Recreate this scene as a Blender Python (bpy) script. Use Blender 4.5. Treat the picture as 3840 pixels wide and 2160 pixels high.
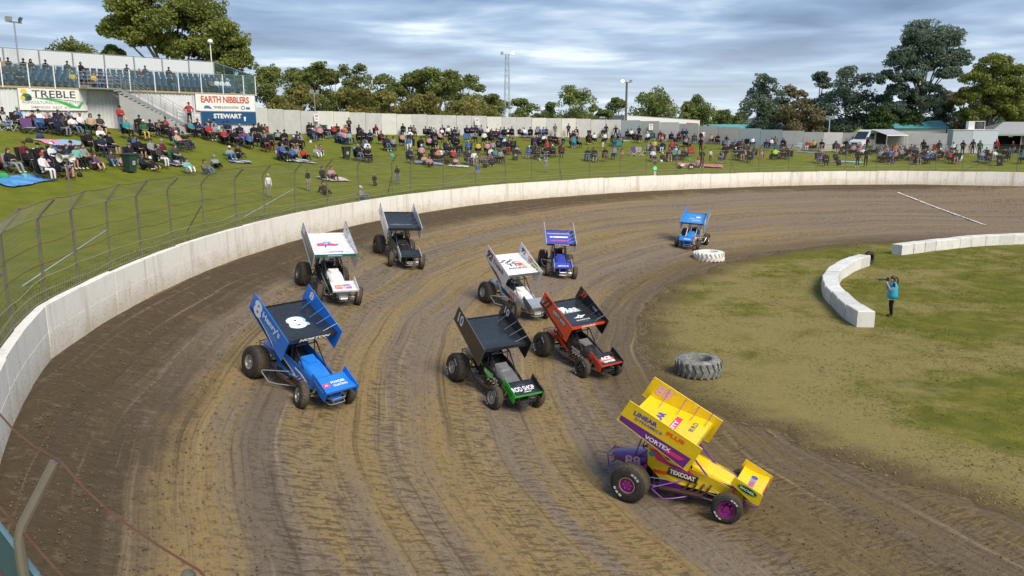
import bpy, bmesh, math, random
import numpy as np
from mathutils import Vector, Matrix

# ------------------------------------------------------------------ camera, world, sun, exposure
scene = bpy.context.scene
for o in list(bpy.data.objects):
    bpy.data.objects.remove(o)
COL = scene.collection
R = math.radians
CAM_H = 8.7
cam_d = bpy.data.cameras.new('camera'); cam = bpy.data.objects.new('camera', cam_d); COL.objects.link(cam)
cam.location = (0, 0, CAM_H)
cam.rotation_euler = (R(90) - math.atan(610 / 3000), 0, 0)
cam_d.sensor_width = 36.0; cam_d.lens = 36.0 * 3000 / 3840
cam_d.clip_start = 0.1; cam_d.clip_end = 12000
scene.camera = cam
scene.render.resolution_x = 1024; scene.render.resolution_y = 576
scene.view_settings.view_transform = 'Standard'
scene.view_settings.look = 'None'
scene.view_settings.exposure = 1.62
scene.view_settings.gamma = 1.0

SUN_DIR = Vector((0.62, -0.78, 0.0)).normalized() * math.cos(R(46)) + Vector((0, 0, math.sin(R(46))))
sun_d = bpy.data.lights.new('sun', 'SUN'); sun = bpy.data.objects.new('sun', sun_d); COL.objects.link(sun)
sun_d.energy = 1.5; sun_d.angle = R(30); sun_d.color = (1.0, 0.90, 0.75)
sun.rotation_euler = SUN_DIR.to_track_quat('Z', 'Y').to_euler()
sun.location = (30, -20, 40)

world = bpy.data.worlds.new('World'); scene.world = world; world.use_nodes = True
wn = world.node_tree; wn.nodes.clear()
def N(t, typ, **kw):
    n = t.nodes.new(typ)
    for k, v in kw.items():
        if k.startswith('i_'):
            n.inputs[k[2:].replace('_', ' ')].default_value = v
        else:
            setattr(n, k, v)
    return n
out = N(wn, 'ShaderNodeOutputWorld'); bg = N(wn, 'ShaderNodeBackground')
sky = N(wn, 'ShaderNodeTexSky', sky_type='NISHITA')
sky.sun_disc = False; sky.sun_elevation = R(46); sky.sun_rotation = math.atan2(SUN_DIR.x, SUN_DIR.y)
tc = N(wn, 'ShaderNodeTexCoord'); sep = N(wn, 'ShaderNodeSeparateXYZ')
wn.links.new(tc.outputs['Generated'], sep.inputs[0])
def M(t, op, a, b=None, clamp=False):
    n = t.nodes.new('ShaderNodeMath'); n.operation = op; n.use_clamp = clamp
    for i, v in enumerate((a, b)):
        if v is None: continue
        if hasattr(v, 'is_linked') or hasattr(v, 'links'): t.links.new(v, n.inputs[i])
        else: n.inputs[i].default_value = v
    return n.outputs[0]
# a flat cloud deck seen in perspective: direction divided by its height above the horizon
zc = M(wn, 'ADD', M(wn, 'MAXIMUM', sep.outputs['Z'], 0.0), 0.055)
u = M(wn, 'DIVIDE', sep.outputs['X'], zc); v = M(wn, 'DIVIDE', sep.outputs['Y'], zc)
cmb = N(wn, 'ShaderNodeCombineXYZ'); wn.links.new(M(wn, 'MULTIPLY', u, 0.95), cmb.inputs[0]); wn.links.new(M(wn, 'ADD', v, 2.6), cmb.inputs[1])
n1 = N(wn, 'ShaderNodeTexNoise', i_Scale=0.80, i_Detail=8.0, i_Roughness=0.52, i_Distortion=0.25)
wn.links.new(cmb.outputs[0], n1.inputs['Vector'])
n2 = N(wn, 'ShaderNodeTexNoise', i_Scale=0.17, i_Detail=2.0, i_Roughness=0.5)
wn.links.new(cmb.outputs[0], n2.inputs['Vector'])
cm = M(wn, 'ADD', M(wn, 'MULTIPLY', n1.outputs[0], 0.66), M(wn, 'MULTIPLY', n2.outputs[0], 0.34))
ramp = N(wn, 'ShaderNodeValToRGB'); wn.links.new(cm, ramp.inputs[0])
cr = ramp.color_ramp
cr.elements[0].position = 0.39; cr.elements[0].color = (0.066, 0.104, 0.190, 1)
cr.elements[1].position = 0.63; cr.elements[1].color = (0.50, 0.55, 0.59, 1)
for p_, c_ in ((0.46, (0.112, 0.168, 0.275, 1)), (0.53, (0.185, 0.255, 0.365, 1)), (0.58, (0.31, 0.375, 0.455, 1))):
    e = cr.elements.new(p_); e.color = c_
# brighter band of thin cloud along the horizon
hz = M(wn, 'POWER', M(wn, 'SUBTRACT', 1.0, M(wn, 'MULTIPLY', M(wn, 'ABSOLUTE', sep.outputs['Z']), 5.2), True), 2.2)
mixh = N(wn, 'ShaderNodeMix', data_type='RGBA'); mixh.inputs[7].default_value = (0.47, 0.53, 0.58, 1)
wn.links.new(M(wn, 'MULTIPLY', hz, 0.72), mixh.inputs[0]); wn.links.new(ramp.outputs[0], mixh.inputs[6])
skys = N(wn, 'ShaderNodeMix', data_type='RGBA', blend_type='MULTIPLY'); skys.inputs[0].default_value = 1.0
wn.links.new(sky.outputs[0], skys.inputs[6]); skys.inputs[7].default_value = (0.1, 0.1, 0.1, 1)
mixs = N(wn, 'ShaderNodeMix', data_type='RGBA'); mixs.inputs[0].default_value = 0.90
wn.links.new(skys.outputs[2], mixs.inputs[6]); wn.links.new(mixh.outputs[2], mixs.inputs[7])
wn.links.new(mixs.outputs[2], bg.inputs[0]); bg.inputs[1].default_value = 0.64
wn.links.new(bg.outputs[0], out.inputs[0])

# ------------------------------------------------------------------ mesh and tagging helpers
rng = random.Random(7)
nprng = np.random.default_rng(11)
def link(o, parent=None):
    COL.objects.link(o)
    if parent is not None: o.parent = parent
    return o
def tag(o, label=None, cat=None, group=None, kind=None):
    if label: o['label'] = label
    if cat: o['category'] = cat
    if group: o['group'] = group
    if kind: o['kind'] = kind
    return o
def thing(name, label, cat, loc=(0, 0, 0), rz=0.0, group=None):
    o = bpy.data.objects.new(name, None); o.empty_display_size = 0.2
    COL.objects.link(o); o.location = loc; o.rotation_euler = (0, 0, rz)
    return tag(o, label, cat, group)
def copy_tree(o, parent=None):
    c = o.copy(); COL.objects.link(c); c.parent = parent
    for ch in list(o.children):
        copy_tree(ch, c)
    return c
class MB:
    """collects shapes for one mesh"""
    def __init__(s): s.v = []; s.f = []; s.m = []
    def add(s, vs, fs, mi=0):
        b = len(s.v); s.v.extend([tuple(map(float, p)) for p in vs])
        s.f.extend([tuple(b + i for i in f) for f in fs]); s.m.extend([mi] * len(fs)); return s
    def box(s, x0, x1, y0, y1, z0, z1, mi=0, mat=None):
        vs = [(x0, y0, z0), (x1, y0, z0), (x1, y1, z0), (x0, y1, z0), (x0, y0, z1), (x1, y0, z1), (x1, y1, z1), (x0, y1, z1)]
        if mat is not None: vs = [mat @ Vector(p) for p in vs]
        return s.add(vs, [(3, 2, 1, 0), (4, 5, 6, 7), (0, 1, 5, 4), (1, 2, 6, 5), (2, 3, 7, 6), (3, 0, 4, 7)], mi)
    def tube(s, pts, r, n=6, mi=0, cap=True):
        pts = [Vector(p) for p in pts]; rs = r if isinstance(r, (list, tuple)) else [r] * len(pts)
        b = []; prev = None
        for i, p in enumerate(pts):
            d = (pts[min(i + 1, len(pts) - 1)] - pts[max(i - 1, 0)])
            if d.length < 1e-9: d = Vector((0, 0, 1))
            d.normalize()
            if prev is None:
                a = Vector((0, 0, 1)) if abs(d.z) < 0.9 else Vector((1, 0, 0))
                e1 = d.cross(a).normalized()
            else:
                e1 = (prev - d * prev.dot(d)).normalized()
            prev = e1; e2 = d.cross(e1)
            b.append([p + (e1 * math.cos(2 * math.pi * k / n) + e2 * math.sin(2 * math.pi * k / n)) * rs[i] for k in range(n)])
        vs = [q for ring in b for q in ring]; fs = []
        for i in range(len(pts) - 1):
            for k in range(n):
                k2 = (k + 1) % n
                fs.append((i * n + k, i * n + k2, (i + 1) * n + k2, (i + 1) * n + k))
        if cap:
            fs.append(tuple(range(n - 1, -1, -1))); fs.append(tuple((len(pts) - 1) * n + k for k in range(n)))
        return s.add(vs, fs, mi)
    def lathe(s, prof, n, M4=None, mi=0, cap=True):
        """prof: list of (radius, height) about local Z"""
        vs = []; fs = []
        for r_, h in prof:
            for k in range(n):
                a = 2 * math.pi * k / n; vs.append(Vector((r_ * math.cos(a), r_ * math.sin(a), h)))
        for i in range(len(prof) - 1):
            for k in range(n):
                k2 = (k + 1) % n; fs.append((i * n + k, i * n + k2, (i + 1) * n + k2, (i + 1) * n + k))
        if cap: fs.append(tuple(range(n - 1, -1, -1))); fs.append(tuple((len(prof) - 1) * n + k for k in range(n)))
        if M4 is not None: vs = [M4 @ p for p in vs]
        return s.add(vs, fs, mi)
    def plate(s, poly, nrm, th, mi=0):
        """planar polygon (3D points) given thickness along nrm"""
        nrm = Vector(nrm) * th; n = len(poly); P = [Vector(p) for p in poly]
        vs = P + [p + nrm for p in P]
        fs = [tuple(range(n - 1, -1, -1)), tuple(range(n, 2 * n))]
        fs += [(i, (i + 1) % n, n + (i + 1) % n, n + i) for i in range(n)]
        return s.add(vs, fs, mi)
    def loft(s, rings, cap=True, mi=0, closed=True):
        n = len(rings[0]); vs = [p for r_ in rings for p in r_]; fs = []
        for i in range(len(rings) - 1):
            for k in range(n if closed else n - 1):
                k2 = (k + 1) % n; fs.append((i * n + k, i * n + k2, (i + 1) * n + k2, (i + 1) * n + k))
        if cap:
            fs.append(tuple(range(n - 1, -1, -1))); fs.append(tuple((len(rings) - 1) * n + k for k in range(n)))
        return s.add(vs, fs, mi)
    def mesh(s, name, mats, smooth=False, fix=True):
        me = bpy.data.meshes.new(name); me.from_pydata(s.v, [], s.f)
        for m in (mats if isinstance(mats, (list, tuple)) else [mats]): me.materials.append(m)
        if any(s.m): me.polygons.foreach_set('material_index', s.m)
        if fix:
            bm = bmesh.new(); bm.from_mesh(me); bmesh.ops.recalc_face_normals(bm, faces=bm.faces); bm.to_mesh(me); bm.free()
        if smooth:
            me.shade_smooth()
            if smooth != 'all': me.set_sharp_from_angle(angle=R(40))
        me.update(); return me
    def build(s, name, mats, parent=None, smooth=False, fix=True):
        return link(bpy.data.objects.new(name, s.mesh(name, mats, smooth, fix)), parent)
def np_mesh(name, V, F, mats, smooth=False, mi=None):
    """fast mesh from numpy arrays; F is (n,3) or (n,4)"""
    me = bpy.data.meshes.new(name); k = F.shape[1]
    me.vertices.add(len(V)); me.vertices.foreach_set('co', np.ascontiguousarray(V, dtype=np.float32).ravel())
    me.loops.add(F.size); me.loops.foreach_set('vertex_index', np.ascontiguousarray(F, dtype=np.int32).ravel())
    me.polygons.add(len(F)); me.polygons.foreach_set('loop_start', np.arange(0, F.size, k, dtype=np.int32))
    if mi is not None: me.polygons.foreach_set('material_index', mi.astype(np.int32))
    for m in (mats if isinstance(mats, (list, tuple)) else [mats]): me.materials.append(m)
    me.update(calc_edges=True)
    if smooth: me.shade_smooth()
    return me
def grid_faces(nu, nv):
    i = np.arange(nu - 1)[:, None] * nv + np.arange(nv - 1)[None, :]
    return np.stack([i, i + nv, i + nv + 1, i + 1], -1).reshape(-1, 4)
def vnoise(x, y, seed=0):
    """smooth value noise, vectorised"""
    x = np.asarray(x, float); y = np.asarray(y, float)
    xi = np.floor(x).astype(np.int64); yi = np.floor(y).astype(np.int64); fx = x - xi; fy = y - yi
    fx = fx * fx * (3 - 2 * fx); fy = fy * fy * (3 - 2 * fy)
    def h(a, b):
        n = (a * 374761393 + b * 668265263 + seed * 974711) & 0xffffffff
        n = ((n ^ (n >> 13)) * 1274126177) & 0xffffffff
        return ((n ^ (n >> 16)) & 0xffff) / 65535.0
    return (h(xi, yi) * (1 - fx) + h(xi + 1, yi) * fx) * (1 - fy) + (h(xi, yi + 1) * (1 - fx) + h(xi + 1, yi + 1) * fx) * fy

# ------------------------------------------------------------------ procedural materials
MATS = {}
def newmat(name):
    m = bpy.data.materials.new(name); m.use_nodes = True; t = m.node_tree
    return m, t, t.nodes['Principled BSDF']
def mixc(t, fac, a, b, blend='MIX'):
    n = N(t, 'ShaderNodeMix', data_type='RGBA', blend_type=blend)
    for k, v in ((0, fac), (6, a), (7, b)):
        if hasattr(v, 'links'): t.links.new(v, n.inputs[k])
        else: n.inputs[k].default_value = v if k == 0 else (*v[:3], 1)
    return n.outputs[2]
def noise(t, scale, detail=4.0, rough=0.55, vec=None, dist=0.0):
    n = N(t, 'ShaderNodeTexNoise', i_Scale=scale, i_Detail=detail, i_Roughness=rough, i_Distortion=dist)
    if vec is not None: t.links.new(vec, n.inputs['Vector'])
    return n.outputs[0]
def pos(t): return N(t, 'ShaderNodeNewGeometry').outputs['Position']
def objc(t): return N(t, 'ShaderNodeTexCoord').outputs['Object']
def step(t, val, lo, hi):
    n = N(t, 'ShaderNodeMapRange', clamp=True); n.interpolation_type = 'SMOOTHSTEP'
    t.links.new(val, n.inputs[0]); n.inputs[1].default_value = lo; n.inputs[2].default_value = hi
    return n.outputs[0]
def bump(t, bsdf, h, strength=0.4, dist=0.05):
    b = N(t, 'ShaderNodeBump', i_Strength=strength, i_Distance=dist); t.links.new(h, b.inputs['Height']); t.links.new(b.outputs[0], bsdf.inputs['Normal'])
def mat(name, col, rough=0.6, metal=0.0, vary=0.12, scale=6.0, coat=0.0, dirt=0.0, dirtcol=(0.12, 0.085, 0.05), spec=0.5, bmp=0.0, world=False):
    """a general surface: colour with mottling, optional splashed dirt and fine relief"""
    if name in MATS: return MATS[name]
    m, t, b = newmat(name); c = objc(t) if not world else pos(t)
    lo = tuple(x * (1 - vary) for x in col[:3]); hi = tuple(min(1, x * (1 + vary)) for x in col[:3])
    o = mixc(t, noise(t, scale, 4, 0.6, c), lo, hi)
    if dirt > 0:
        o = mixc(t, M(t, 'MULTIPLY', step(t, noise(t, scale * 1.7, 6, 0.7, c), 0.48, 0.72), dirt), o, dirtcol)
    t.links.new(o, b.inputs['Base Color'])
    b.inputs['Roughness'].default_value = rough; b.inputs['Metallic'].default_value = metal
    b.inputs['Coat Weight'].default_value = coat; b.inputs['Coat Roughness'].default_value = 0.12
    b.inputs['Specular IOR Level'].default_value = spec
    if 0.3 < dirt < 0.5:                       # fine spatter
        o = mixc(t, M(t, 'MULTIPLY', step(t, noise(t, 34.0, 4, 0.75, c), 0.57, 0.63), 0.38), o, dirtcol); t.links.new(o, b.inputs['Base Color'])
    if bmp > 0: bump(t, b, noise(t, scale * 8, 3, 0.6, c), bmp, 0.02)
    MATS[name] = m; return m

# ------------------------------------------------------------------ survey of the ground
#TERRAIN-BEGIN
CX, CY = 39.0, 28.0
_TH  = [-120, -60, 0, 50, 66, 72.0, 79.4, 84, 91, 97, 104, 117, 129, 143, 190, 197, 203, 208.7, 211, 216, 225, 240]
_RO  = [45, 46, 46, 46, 46.6, 47.4, 48.7, 49.5, 50.4, 50.6, 50.4, 50.2, 50.6, 51.3, 51.2, 50.2, 49.4, 47.95, 47.35, 46.4, 45.8, 45]
_THI = [-120, -60, 0, 60, 75, 84, 92, 102, 150, 178, 186, 194, 202, 212, 225, 240]
_RI  = [29, 31, 33, 36.5, 37.6, 37.4, 36.0, 34.8, 34.5, 34.6, 34.0, 32.3, 30.3, 29.2, 28.8, 29]
_THB = [-120, -60, 0, 60, 75, 84, 92, 102, 150, 172, 180, 186, 194, 202, 212, 225, 240]
_RB  = [31, 32, 33, 36.5, 37.6, 37.4, 36.0, 34.8, 34.5, 34.7, 35.2, 36.0, 37.6, 38.4, 38.0, 37, 31]
_THM = [-120, 0, 60, 72, 79, 91, 105, 120, 137, 149, 159, 168, 178, 200, 240]
_RT  = [70, 70, 70, 71, 73.5, 78, 93, 92, 88, 80.3, 80.0, 80, 76, 70, 70]
_ZT  = [5.0, 5.0, 5.2, 5.3, 5.4, 5.5, 6.9, 7.4, 7.8, 8.5, 9.1, 9.0, 6.5, 4.6, 5.0]
Z_EDGE = 3.0
Z_WALL = 4.35
def ang(x, y):
    a = np.degrees(np.arctan2(np.asarray(y) - CY, np.asarray(x) - CX)); return np.where(a < -120, a + 360, a)
def ro(th): return np.interp(th, _TH, _RO)
def ri(th): return np.interp(th, _THI, _RI)
def bank_r(th): return np.interp(th, _THB, _RB)
def polar(th, r, z=0.0):
    a = np.radians(th); return np.stack([CX + r * np.cos(a), CY + r * np.sin(a), z + 0 * r * np.cos(a)], -1)
def track_z(x, y):
    th = ang(x, y); r = np.hypot(np.asarray(x) - CX, np.asarray(y) - CY)
    q = np.clip((r - bank_r(th)) / (ro(th) - bank_r(th)), 0, 1.2)
    return Z_EDGE * (0.75 * q + 0.25 * q * q)
def mound_z(x, y):
    th = ang(x, y); r = np.hypot(np.asarray(x) - CX, np.asarray(y) - CY)
    r0 = ro(th) + 0.2; rt = np.interp(th, _THM, _RT); zt = np.interp(th, _THM, _ZT)
    q = (r - r0) / (rt - r0)
    w = np.clip(q, 0, 1); s = w * 0.55 + 0.45 * w * w * (3 - 2 * w)
    far = np.clip((r - rt - 8) / 25, 0, 1); zb = np.minimum(zt, 5.5)
    return 4.12 + (zt - 4.12) * s - (zt - zb) * far * far * (3 - 2 * far)
def ground_z(x, y):
    th = ang(x, y); r = np.hypot(np.asarray(x) - CX, np.asarray(y) - CY)
    return np.where(r > ro(th) + 0.1, mound_z(x, y), track_z(x, y))
#TERRAIN-END

# ------------------------------------------------------------------ ground, track, infield
def polar_nodes(t):
    p = pos(t); s = N(t, 'ShaderNodeSeparateXYZ'); t.links.new(p, s.inputs[0])
    dx = M(t, 'SUBTRACT', s.outputs[0], CX); dy = M(t, 'SUBTRACT', s.outputs[1], CY)
    r = M(t, 'SQRT', M(t, 'ADD', M(t, 'MULTIPLY', dx, dx), M(t, 'MULTIPLY', dy, dy)))
    a = M(t, 'ARCTAN2', M(t, 'MULTIPLY', dx, -1.0), dy)       # no seam on the side in view
    return p, r, a
def cvec(t, x, y, z=0.0):
    c = N(t, 'ShaderNodeCombineXYZ')
    for i, v in enumerate((x, y, z)):
        if hasattr(v, 'links'): t.links.new(v, c.inputs[i])
        else: c.inputs[i].default_value = v
    return c.outputs[0]
def track_material():
    m, t, b = newmat('clay_track')
    p, r, a = polar_nodes(t)
    al = M(t, 'MULTIPLY', a, 42.0)                              # metres along the lane
    # lanes wander a little as they go round
    wob = noise(t, 0.07, 2, 0.5, cvec(t, al, 0.0, 3.0))
    rw = M(t, 'ADD', r, M(t, 'MULTIPLY', wob, 2.4))
    broad = noise(t, 1.0, 4, 0.6, cvec(t, M(t, 'MULTIPLY', rw, 0.75), M(t, 'MULTIPLY', al, 0.030)), 0.3)
    fine = noise(t, 1.0, 5, 0.65, cvec(t, M(t, 'MULTIPLY', rw, 4.5), M(t, 'MULTIPLY', al, 0.05)))
    veryfine = noise(t, 1.0, 3, 0.7, cvec(t, M(t, 'MULTIPLY', rw, 15.0), M(t, 'MULTIPLY', al, 0.11)))
    grit = noise(t, 9.0, 5, 0.75, p)
    patch = noise(t, 0.55, 5, 0.6, p, 0.6)
    tan = mixc(t, grit, (0.190, 0.130, 0.050), (0.315, 0.225, 0.100))
    grey = mixc(t, grit, (0.152, 0.116, 0.080), (0.235, 0.186, 0.136))
    dark = mixc(t, grit, (0.038, 0.026, 0.013), (0.090, 0.062, 0.032))
    sel = step(t, M(t, 'ADD', M(t, 'MULTIPLY', broad, 0.82), M(t, 'MULTIPLY', patch, 0.18)), 0.41, 0.57)
    base = mixc(t, sel, tan, grey)
    # far side of the turn is polished grey clay
    farq = step(t, M(t, 'MULTIPLY', a, -1.0), -0.75, -0.05)
    base = mixc(t, M(t, 'MULTIPLY', farq, 0.80), base, grey)
    # dark tyre ruts
    rut = step(t, fine, 0.54, 0.70)
    base = mixc(t, M(t, 'MULTIPLY', rut, 0.72), base, dark)
    base = mixc(t, M(t, 'MULTIPLY', step(t, veryfine, 0.52, 0.68), 0.38), base, dark)
    # loose damp soil against the wall and along the inner edge
    wav = M(t, 'ADD', r, M(t, 'MULTIPLY', M(t, 'SUBTRACT', patch, 0.5), 1.6))
    wav = M(t, 'ADD', wav, M(t, 'MULTIPLY', M(t, 'SUBTRACT', fine, 0.5), 1.8))
    cush = step(t, wav, 48.0, 49.6)
    near = step(t, a, 1.50, 1.88)                               # the track narrows past the camera
    cush2 = step(t, wav, 47.0, 48.5)
    cush = M(t, 'MAXIMUM', cush, M(t, 'MULTIPLY', near, cush2))
    base = mixc(t, M(t, 'MULTIPLY', cush, 0.90), base, dark)
    inner = M(t, 'SUBTRACT', 1.0, step(t, wav, 35.3, 37.0))
    base = mixc(t, M(t, 'MULTIPLY', M(t, 'MULTIPLY', inner, 0.62), M(t, 'ADD', 0.35, fine)), base, dark)
    # dark rubbered-in line
    line = M(t, 'MULTIPLY', step(t, rw, 46.5, 46.8), M(t, 'SUBTRACT', 1.0, step(t, rw, 47.1, 47.7)))
    base = mixc(t, M(t, 'MULTIPLY', M(t, 'MULTIPLY', line, 0.30), step(t, a, 1.5, 1.8)), base, (0.05, 0.042, 0.038))
    # pale dried crests between the ruts
    base = mixc(t, M(t, 'MULTIPLY', M(t, 'SUBTRACT', 1.0, step(t, fine, 0.30, 0.44)), 0.45), base, (0.36, 0.275, 0.15))
    # clods and pock marks
    clod = noise(t, 1.0, 4, 0.8, cvec(t, M(t, 'MULTIPLY', r, 8.5), M(t, 'MULTIPLY', al, 5.0)))
    base = mixc(t, M(t, 'MULTIPLY', step(t, clod, 0.52, 0.64), 0.62), base, dark)
    # ladders of tread-block marks left across the wheel tracks
    lad = noise(t, 1.0, 2, 0.6, cvec(t, M(t, 'MULTIPLY', rw, 2.6), M(t, 'MULTIPLY', al, 7.5), 5.0))
    lane = step(t, noise(t, 1.0, 2, 0.5, cvec(t, M(t, 'MULTIPLY', rw, 0.9), M(t, 'MULTIPLY', al, 0.03), 9.0)), 0.47, 0.56)
    base = mixc(t, M(t, 'MULTIPLY', M(t, 'MULTIPLY', step(t, lad, 0.50, 0.60), lane), 0.60), base, dark)
    base = mixc(t, M(t, 'MULTIPLY', step(t, noise(t, 3.2, 4, 0.7, p), 0.54, 0.68), 0.20), base, (0.32, 0.25, 0.16))
    t.links.new(base, b.inputs['Base Color'])
    b.inputs['Roughness'].default_value = 0.82; b.inputs['Specular IOR Level'].default_value = 0.25
    tread = noise(t, 1.0, 2, 0.5, cvec(t, M(t, 'MULTIPLY', rw, 2.0), M(t, 'MULTIPLY', al, 5.0)))
    h = M(t, 'ADD', M(t, 'MULTIPLY', fine, 0.6), M(t, 'ADD', M(t, 'MULTIPLY', grit, 0.7), M(t, 'ADD', M(t, 'MULTIPLY', M(t, 'ADD', tread, M(t, 'MULTIPLY', lad, M(t, 'MULTIPLY', lane, -1.6))), 0.5), M(t, 'MULTIPLY', veryfine, 0.5))))
    bump(t, b, h, 0.75, 0.07)
    return m
def grass_material(name, dry, fresh=(0.195, 0.185, 0.024), deep=(0.110, 0.118, 0.016), straw=(0.370, 0.295, 0.125)):
    m, t, b = newmat(name); p = pos(t)
    big = noise(t, 0.16, 4, 0.6, p, 0.4); mid = noise(t, 0.9, 5, 0.65, p); fine = noise(t, 7.0, 5, 0.75, p); tiny = noise(t, 28.0, 3, 0.7, p)
    g = mixc(t, step(t, mid, 0.34, 0.66), deep, fresh)
    g = mixc(t, M(t, 'MULTIPLY', step(t, tiny, 0.4, 0.70), 0.75), g, deep)
    if dry > 0:
        s = mixc(t, fine, (0.185, 0.150, 0.054), straw)
        q = M(t, 'ADD', M(t, 'MULTIPLY', big, 0.6), M(t, 'MULTIPLY', M(t, 'ADD', mid, fine), 0.2))
        # grass is driest next to the track, greener behind the blocks and in the middle
        sp = N(t, 'ShaderNodeSeparateXYZ'); t.links.new(p, sp.inputs[0])
        green = step(t, sp.outputs[0], 10.0, 19.0)
        q = M(t, 'SUBTRACT', q, M(t, 'MULTIPLY', green, 0.10))
        dirty = step(t, q, 0.47 - dry, 0.60 - dry)
        g = mixc(t, M(t, 'MULTIPLY', dirty, 0.85), g, s)
        g = mixc(t, M(t, 'MULTIPLY', step(t, noise(t, 0.5, 5, 0.7, p, 1.0), 0.60, 0.74), 0.45), g, (0.085, 0.062, 0.030))
    else:
        g = mixc(t, M(t, 'MULTIPLY', step(t, big, 0.50, 0.68), 0.45), g, (0.185, 0.185, 0.028))
        g = mixc(t, M(t, 'MULTIPLY', step(t, M(t, 'MULTIPLY', M(t, 'ADD', mid, noise(t, 0.35, 4, 0.6, p)), 0.5), 0.555, 0.66), 0.5), g, (0.17, 0.135, 0.055))
    if dry > 0:                                   # clay trodden into the turf along the edge of the track
        at_ = N(t, 'ShaderNodeAttribute'); at_.attribute_name = 'edge'
        ed = M(t, 'ADD', at_.outputs['Fac'], M(t, 'MULTIPLY', M(t, 'SUBTRACT', M(t, 'ADD', M(t, 'MULTIPLY', mid, 0.6), M(t, 'MULTIPLY', fine, 0.4)), 0.5), 0.16))
        g = mixc(t, step(t, ed, 0.925, 0.99), g, mixc(t, fine, (0.075, 0.052, 0.026), (0.17, 0.122, 0.062)))
    t.links.new(g, b.inputs['Base Color']); b.inputs['Roughness'].default_value = 0.9; b.inputs['Specular IOR Level'].default_value = 0.15
    bump(t, b, M(t, 'ADD', fine, M(t, 'MULTIPLY', tiny, 0.7)), 0.7, 0.07)
    return m
M_TRACK = track_material()
M_INFIELD = grass_material('infield_grass', 0.098)
M_MOUND = grass_material('mound_grass', 0.0, (0.190, 0.205, 0.018), (0.122, 0.146, 0.014))

# track: a banked ring with real ruts pressed into it
def build_track():
    th = np.concatenate([np.arange(-120, 60, 4.0), np.arange(60, 232, 0.5), np.arange(232, 240.1, 2.0)])
    q = np.linspace(-0.20, 1.02, 190)
    T, Q = np.meshgrid(th, q, indexing='ij'); a, b_ = ri(T), ro(T); r = a + (b_ - a) * Q
    P = polar(T, r); along = np.radians(T) * 42.0
    z = track_z(P[..., 0], P[..., 1])
    lane = r + 1.1 * vnoise(along * 0.05, r * 0 + 1.0, 3)
    z += 0.050 * (vnoise(lane * 2.3, along * 0.045, 5) - 0.5) + 0.030 * (vnoise(lane * 6.0, along * 0.12, 6) - 0.5) + 0.02 * (vnoise(lane * 3, along * 1.5, 8) - 0.5)
    berm = np.exp(-((r - (b_ - 0.5)) / 0.7) ** 2) * 0.10 + np.exp(-((r - (a + 0.2)) / 0.55) ** 2) * 0.10 * vnoise(along * 0.2, r, 9)
    z += berm; P[..., 2] = z
    o = link(bpy.data.objects.new('race_track', np_mesh('race_track', P.reshape(-1, 3), grid_faces(*T.shape), M_TRACK, True)))
    tag(o, kind='structure'); return o
build_track()

def build_infield():
    th = np.linspace(-120, 240, 481); q = np.concatenate([np.linspace(0.02, 0.88, 60), np.linspace(0.89, 1, 30)])
    T, Q = np.meshgrid(th, q, indexing='ij')
    edge = ri(T) - 0.25 + 0.9 * (vnoise(T * 0.6, T * 0, 21) - 0.5) + 0.5 * (vnoise(T * 2.3, T * 0, 22) - 0.5)
    edge[-1] = edge[0]
    r = edge * Q; P = polar(T, r)
    P[..., 2] = 0.05 + 0.05 * (vnoise(P[..., 0] * 0.6, P[..., 1] * 0.6, 4) - 0.5) - 0.12 * np.clip((Q - 0.985) / 0.015, 0, 1)
    me = np_mesh('infield_ground', P.reshape(-1, 3), grid_faces(*T.shape), M_INFIELD, True)
    me.attributes.new('edge', 'FLOAT', 'POINT').data.foreach_set('value', Q.astype(np.float32).ravel())
    o = link(bpy.data.objects.new('infield_ground', me))
    tag(o, kind='structure')
build_infield()

def build_mound():
    th = np.concatenate([np.arange(-120, 60, 4.0), np.arange(60, 232, 1.0), np.arange(232, 240.1, 2.0)])
    q = np.concatenate([np.linspace(0, 60, 90), np.linspace(64, 200, 12), np.array([300, 600, 1500, 4000, 9000.])])
    T, Q = np.meshgrid(th, q, indexing='ij'); r = ro(T) + 0.12 + Q
    P = polar(T, r); z = mound_z(P[..., 0], P[..., 1])
    z += 0.10 * (vnoise(P[..., 0] * 0.35, P[..., 1] * 0.35, 31) - 0.5) * np.clip(Q / 3, 0, 1)
    P[..., 2] = z
    o = link(bpy.data.objects.new('grass_bank', np_mesh('grass_bank', P.reshape(-1, 3), grid_faces(*T.shape), M_MOUND, True)))
    tag(o, kind='structure')
build_mound()

# distant wooded ridge
def build_hills():
    th = np.linspace(20, 160, 400); hs = np.linspace(0, 1, 6)
    T, Hh = np.meshgrid(th, hs, indexing='ij'); D = 2600 + 900 * Hh
    top = 14 + 22 * vnoise(T * 0.25, T * 0, 41) + 9 * vnoise(T * 1.7, T * 0, 42) + 4 * vnoise(T * 9, T * 0, 43)
    P = np.stack([D * np.cos(np.radians(T)), D * np.sin(np.radians(T)), 5 + top * np.sin(Hh * math.pi * 0.5)], -1)
    m = mat('far_forest', (0.052, 0.085, 0.098), 0.95, vary=0.3, scale=0.02, world=True)
    tag(link(bpy.data.objects.new('hills', np_mesh('hills', P.reshape(-1, 3), grid_faces(*T.shape), m, True))), kind='structure')
build_hills()

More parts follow.
